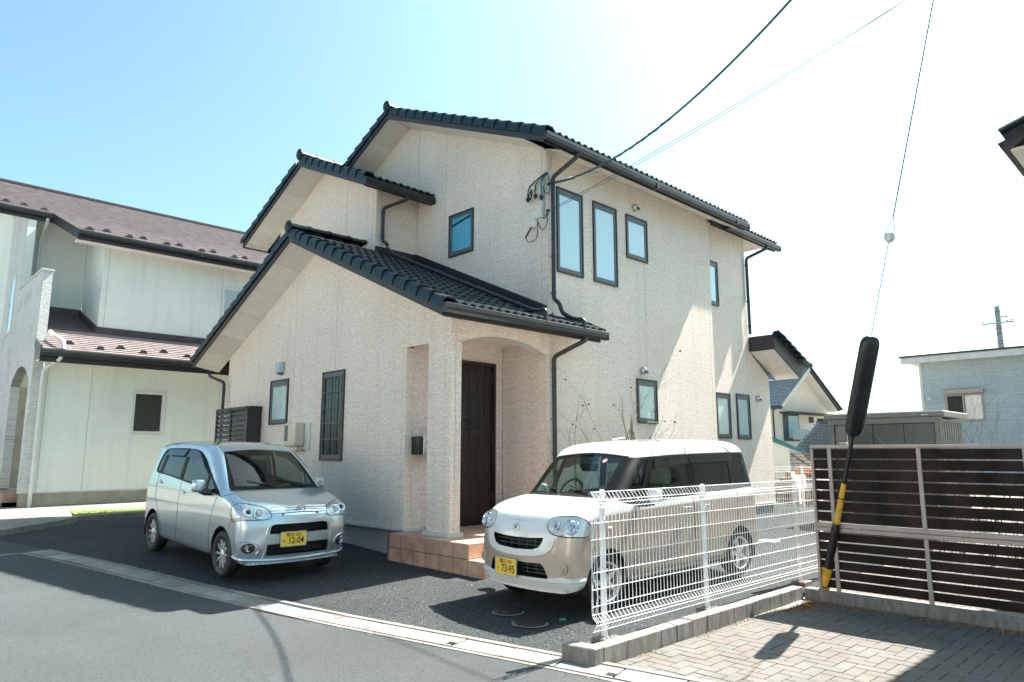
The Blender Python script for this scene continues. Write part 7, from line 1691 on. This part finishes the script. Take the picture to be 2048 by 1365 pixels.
# upper walls
UX = 4.76; UT = 6.95
for x0, x1 in ((UX, UX + .13), (UX + .13, 7.9), (7.9, 10.9), (10.9, 13.5)): wpoly('siding_panel' if x1 - x0 > .2 else 'corner_board', [(x0 + .004, 4.4), (x1 - .004, 4.4), (x1 - .004, 7.25), (x0 + .004, 7.25)], 'y', uy, NS, nh)
wpoly('joint_backing', [(UX + .03, 4.4), (13.5, 4.4), (13.5, 7.2), (UX + .03, 7.2)], 'y', uy + .012, M['dark_gap'], nh)
wpoly('siding_panel', [(uy + .018, 4.4), (22.40, 4.4), (22.40, 8.1), (uy + .018, 7.28)], 'x', UX, NS, nh); wpoly('siding_panel', [(3.46, 5.0), (UX - .004, 5.0), (UX - .004, 8.15), (3.46, 8.15)], 'y', 22.42, NS, nh)
wpoly('corner_board', [(3.22, 5.0), (3.455, 5.0), (3.455, 8.15), (3.22, 8.15)], 'y', 22.42, NS, nh)
for a_, b_ in (((UX - .02, 20.44, 4.55), (13.5, 20.49, 4.78)), ((3.42, 22.36, 5.28), (UX - .02, 22.41, 5.50))): hbox(lowr, 'wall_flashing', a_, b_, 'nroof')
mb = MB(); mb.prism([(UX - .06, 20.45, 4.58), (UX - .06, 22.4, 5.30), (UX - .06, 22.4, 5.48), (UX - .06, 20.45, 4.78)], (.05, 0, 0)); world_part(mb, 'wall_flashing', M['nroof'], lowr)
# upper roof
ue_y, ue_z, us = 19.9, 7.10, .43
def uz(y): return ue_z + us * (y - ue_y)
mb = MB(); mb.prism([(4.02, ue_y, uz(ue_y)), (14, ue_y, uz(ue_y)), (14, 27.5, uz(27.5)), (2.5, 27.5, uz(27.5)), (2.5, 21.85, uz(21.85)), (3.75, 21.85, uz(21.85))], (0, 0, -.05)); upr = world_part(mb, 'upper_roof', M['ntile'], nh)
for k in range(40):
    y = ue_y + k * .19; x0 = 4.02 if y < 21.7 else 2.5
    if 20.0 < y < 21.86: x0 = lerp(4.02, 3.75, (y - ue_y) / 1.95)
    z = uz(y); mb = MB(); mb.prism([(x0, y, z), (x0, y, z + .028), (x0, y + .2, z + .195 * us + .004), (x0, y + .2, z + .18 * us)], (14 - x0, 0, 0)); world_part(mb, 'roof_course', M['ntile'], upr)
hbox(nh, 'ridge_cap', (2.45, 27.4, uz(27.5)), (14, 27.6, uz(27.5) + .08), 'nroof')
mb = MB(); mb.prism([(2.5, 27.5, uz(27.5)), (14, 27.5, uz(27.5)), (14, 34, uz(27.5) - 2.6), (2.5, 34, uz(27.5) - 2.6)], (0, 0, -.05)); world_part(mb, 'upper_roof', M['ntile'], nh)
hbox(nh, 'eave_fascia', (4.0, ue_y + .01, 6.87), (14, ue_y + .04, 7.10), 'fascia'); gutter(nh, 3.98, 14, ue_y, 7.10)
hbox(nh, 'eave_fascia', (2.5, 21.86, uz(21.85) - .23), (3.80, 21.89, uz(21.85)), 'fascia'); gutter(nh, 2.5, 3.78, 21.85, uz(21.85))
mb = MB(); mb.prism([(3.99, ue_y, 6.88), (3.99, ue_y, 7.14), (3.74, 21.86, uz(21.86) + .04), (3.74, 21.86, uz(21.86) - .22)], (.04, 0, 0)); world_part(mb, 'barge_board', M['fascia'], nh)
hbox(nh, 'soffit_board', (4.05, ue_y + .04, 6.93), (14, uy, 6.96), 'soffit')
mb = MB(); mb.prism([(2.52, 21.9, uz(21.85) - .2), (4.8, 21.9, uz(21.85) - .2), (4.8, 27.4, uz(27.5) - .25), (2.52, 27.4, uz(27.5) - .25)], (0, 0, .02)); world_part(mb, 'soffit_board', M['soffit'], nh)
mb = MB(); mb.prism([(2.48, 21.86, uz(21.85) - .22), (2.48, 21.86, uz(21.85) + .03), (2.48, 27.5, uz(27.5) + .03), (2.48, 27.5, uz(27.5) - .22)], (.04, 0, 0)); world_part(mb, 'barge_board', M['fascia'], nh)
mb = MB(); mb.prism([(2.48, 27.5, uz(27.5) - .22), (2.48, 27.5, uz(27.5) + .03), (2.48, 34, uz(27.5) - 2.57), (2.48, 34, uz(27.5) - 2.8)], (.04, 0, 0)); world_part(mb, 'barge_board', M['fascia'], nh)
for x, r_ in ((2.75, 1), (3.15, 1), (3.6, 0)): guard(x, 22.2 + r_ * .2, uz(22.2 + r_ * .2) + .03, upr)
for i, x in enumerate((4.3, 4.75, 5.25, 5.65, 6.2, 6.6, 7.15, 7.55, 8.1, 8.5)): guard(x, 20.2 + (i % 2) * .22, uz(20.2 + (i % 2) * .22) + .03, upr)
# arched wall towards the street
arc = [(21.55 - 2.2 * i / 16, 3.18 + .42 * math.sin(math.pi * i / 16) ** .75) for i in range(17)]
pl = [(NY, .66), (19.34, .66)] + [(a_, z) for a_, z in reversed(arc)] + [(21.55, .66), (24.0, .66), (24.0, 8.6), (21.78, 7.66), (21.78, 5.75), (NY, 5.75)]
wpoly('arch_wall', pl, 'x', 3.19, NR, nh, th=.2)
wpoly('arch_wall_end', [(3.20, .66), (3.39, .66), (3.39, 5.75), (3.20, 5.75)], 'y', NY - .004, NR, nh, th=.01)
wpoly('corner_board', [(3.20, 5.80), (3.39, 5.80), (3.39, 7.66), (3.20, 7.66)], 'y', 21.774, NS, nh, th=.01)
hbox(nh, 'parapet_cap', (3.16, NY - .03, 5.75), (3.42, 21.78, 5.79), 'trim')
wpoly('main_side_wall', [(24.0, .66), (34, .66), (34, 6.6), (27.5, 9.9), (24.0, 8.2)], 'x', 3.19, NS, nh, th=.2)
mb = MB(); n_ = len(arc); mb.add([(3.185, y, z) for y, z in arc] + [(3.6, y, z) for y, z in arc], [(i, i + 1, i + 1 + n_, i + n_) for i in range(n_ - 1)]); world_part(mb, 'arch_lining', M['nsiding'], nh)
hbox(nh, 'jamb', (3.39, 21.55, .66), (3.9, 21.6, 3.2), 'nfound'); wpoly('inner_wall', [(19.2, .66), (22.4, .66), (22.4, 3.6), (19.2, 3.6)], 'x', 3.95, NS, nh)
hbox(nh, 'side_foundation', (3.22, NY + .2, -.2), (3.4, 19.34, .63), 'nfound'); hbox(nh, 'side_foundation', (3.22, 21.55, -.2), (3.4, 34, .63), 'nfound')
nst = thing('brick_entrance_steps', (2.9, 20.4, .25), 'brown tiled entrance steps at the arch of the cream house', 'steps')
for i, (x0, z1) in enumerate(((2.62, .43), (2.95, .62))):
    for k in range(6): mb = MB(); mb.box((x0, 19.45 + k * .35 + .004, .1), (3.9, 19.8 + k * .35 - .004, z1)); world_part(mb, 'step_tile', M['terracotta'], nst, bevel=.005)
window('y', NY, 5.315, 6.09, 1.965, 3.06, 'pane_dark', nh, outer='white_plastic', inner='white_plastic', topbar=0)
window('y', uy, 7.92, 8.7, 5.2, 6.40, 'frost', nh, outer='white_plastic', inner='white_plastic', topbar=0)
window('x', 3.19, 22.42, 23.2, 4.68, 6.3, 'frost_sky', nh, outer='white_plastic', inner='white_plastic', topbar=0)
downpipe(nh, [(3.60, 18.37, 3.68), (3.58, 18.40, 3.62), (3.39, 18.95, 3.42), (3.39, 18.95, .34)], r=.042, m='white_plastic', bands=[(3.39, 18.95, 3.2), (3.39, 18.95, 1.9), (3.39, 18.95, 1.1)], name='white_downpipe')
downpipe(nh, [(3.64, 21.80, 7.80), (3.64, 21.85, 7.70), (3.60, 22.34, 7.3), (3.60, 22.34, 5.4)], r=.042, m='white_plastic', bands=[(3.6, 22.34, 7.1)], name='white_downpipe')
downpipe(nh, [(3.50, 19.25, 4.35), (3.52, 18.9, 4.22), (3.62, 18.44, 4.05), (3.63, 18.38, 3.85)], r=.045, m='white_plastic', name='roof_pipe')
hbox(nh, 'meter_box', (8.02, NY - .1, 1.95), (8.2, NY, 2.2), 'white_plastic', bevel=.01)
# ================================================================ HOUSES ACROSS THE STREET (out of view, added to bounce sunlight on shaded walls, reflected in panes and paint)
def far_house(x, y0, y1, h, wallm, roofm, label, name='street_house'):
    t = thing(name, (x, (y0 + y1) / 2, -.2), label, 'house'); d = 8
    mb = MB(); mb.box((x - d, y0, -.4), (x, y1, h)); world_part(mb, 'wall', wallm, t)
    ym = (y0 + y1) / 2; mb = MB(); mb.prism([(x + .7, y0 - .6, h - .05), (x - d / 2, y0 - .6, h + 2.0), (x - d - .7, y0 - .6, h - .05), (x - d - .7, y0 - .6, h + .1), (x - d / 2, y0 - .6, h + 2.2), (x + .7, y0 - .6, h + .1)], (0, y1 - y0 + 1.2, 0)); world_part(mb, 'roof', roofm, t)
    mb = MB(); mb.prism([(x, y0 + .02, h), (x - d / 2, y0 + .02, h + 1.95), (x - d, y0 + .02, h)], (0, y1 - y0 - .04, 0)); world_part(mb, 'gable_wall', wallm, t)
    mb = MB(); mb.box((x + .6, y0 - .6, h - .08), (x + .74, y1 + .6, h + .04)); world_part(mb, 'gutter', M['gutter'], t)
    n = max(2, int((y1 - y0) / 2.6))
    for i in range(n):
        for z0, z1 in ((.9, 2.1), (3.7, 4.8)):
            yy = lerp(y0, y1, (i + .5) / n)
            mb = MB(); mb.box((x, yy - .6, z0), (x + .05, yy + .6, z1)); w = world_part(mb, 'window', M['frame_dark'], t)
            mb = MB(); mb.box((x + .03, yy - .54, z0 + .06), (x + .06, yy + .54, z1 - .06)); world_part(mb, 'pane', M['pane_dark'], w)
    return t
far_house(-7.5, -3.5, 5.5, 5.9, M['white_wall'], M['fascia'], 'white two-storey house across the street, added out of view for bounce light, mirrored in panes')
far_house(-8.5, 8.5, 18, 5.8, M['trim'], M['ntile'], 'pale grey house across the street opposite the silver car, added out of view for bounce light')
far_house(-8.0, 21, 31, 5.8, M['white_wall'], M['fascia'], 'third white house across the street beyond the pale grey one, added out of view for bounce light')
far_house(-7.0, -17, -7, 5.8, M['trim'], M['fascia'], 'pale house across the street behind the camera position, added out of view for bounce light')
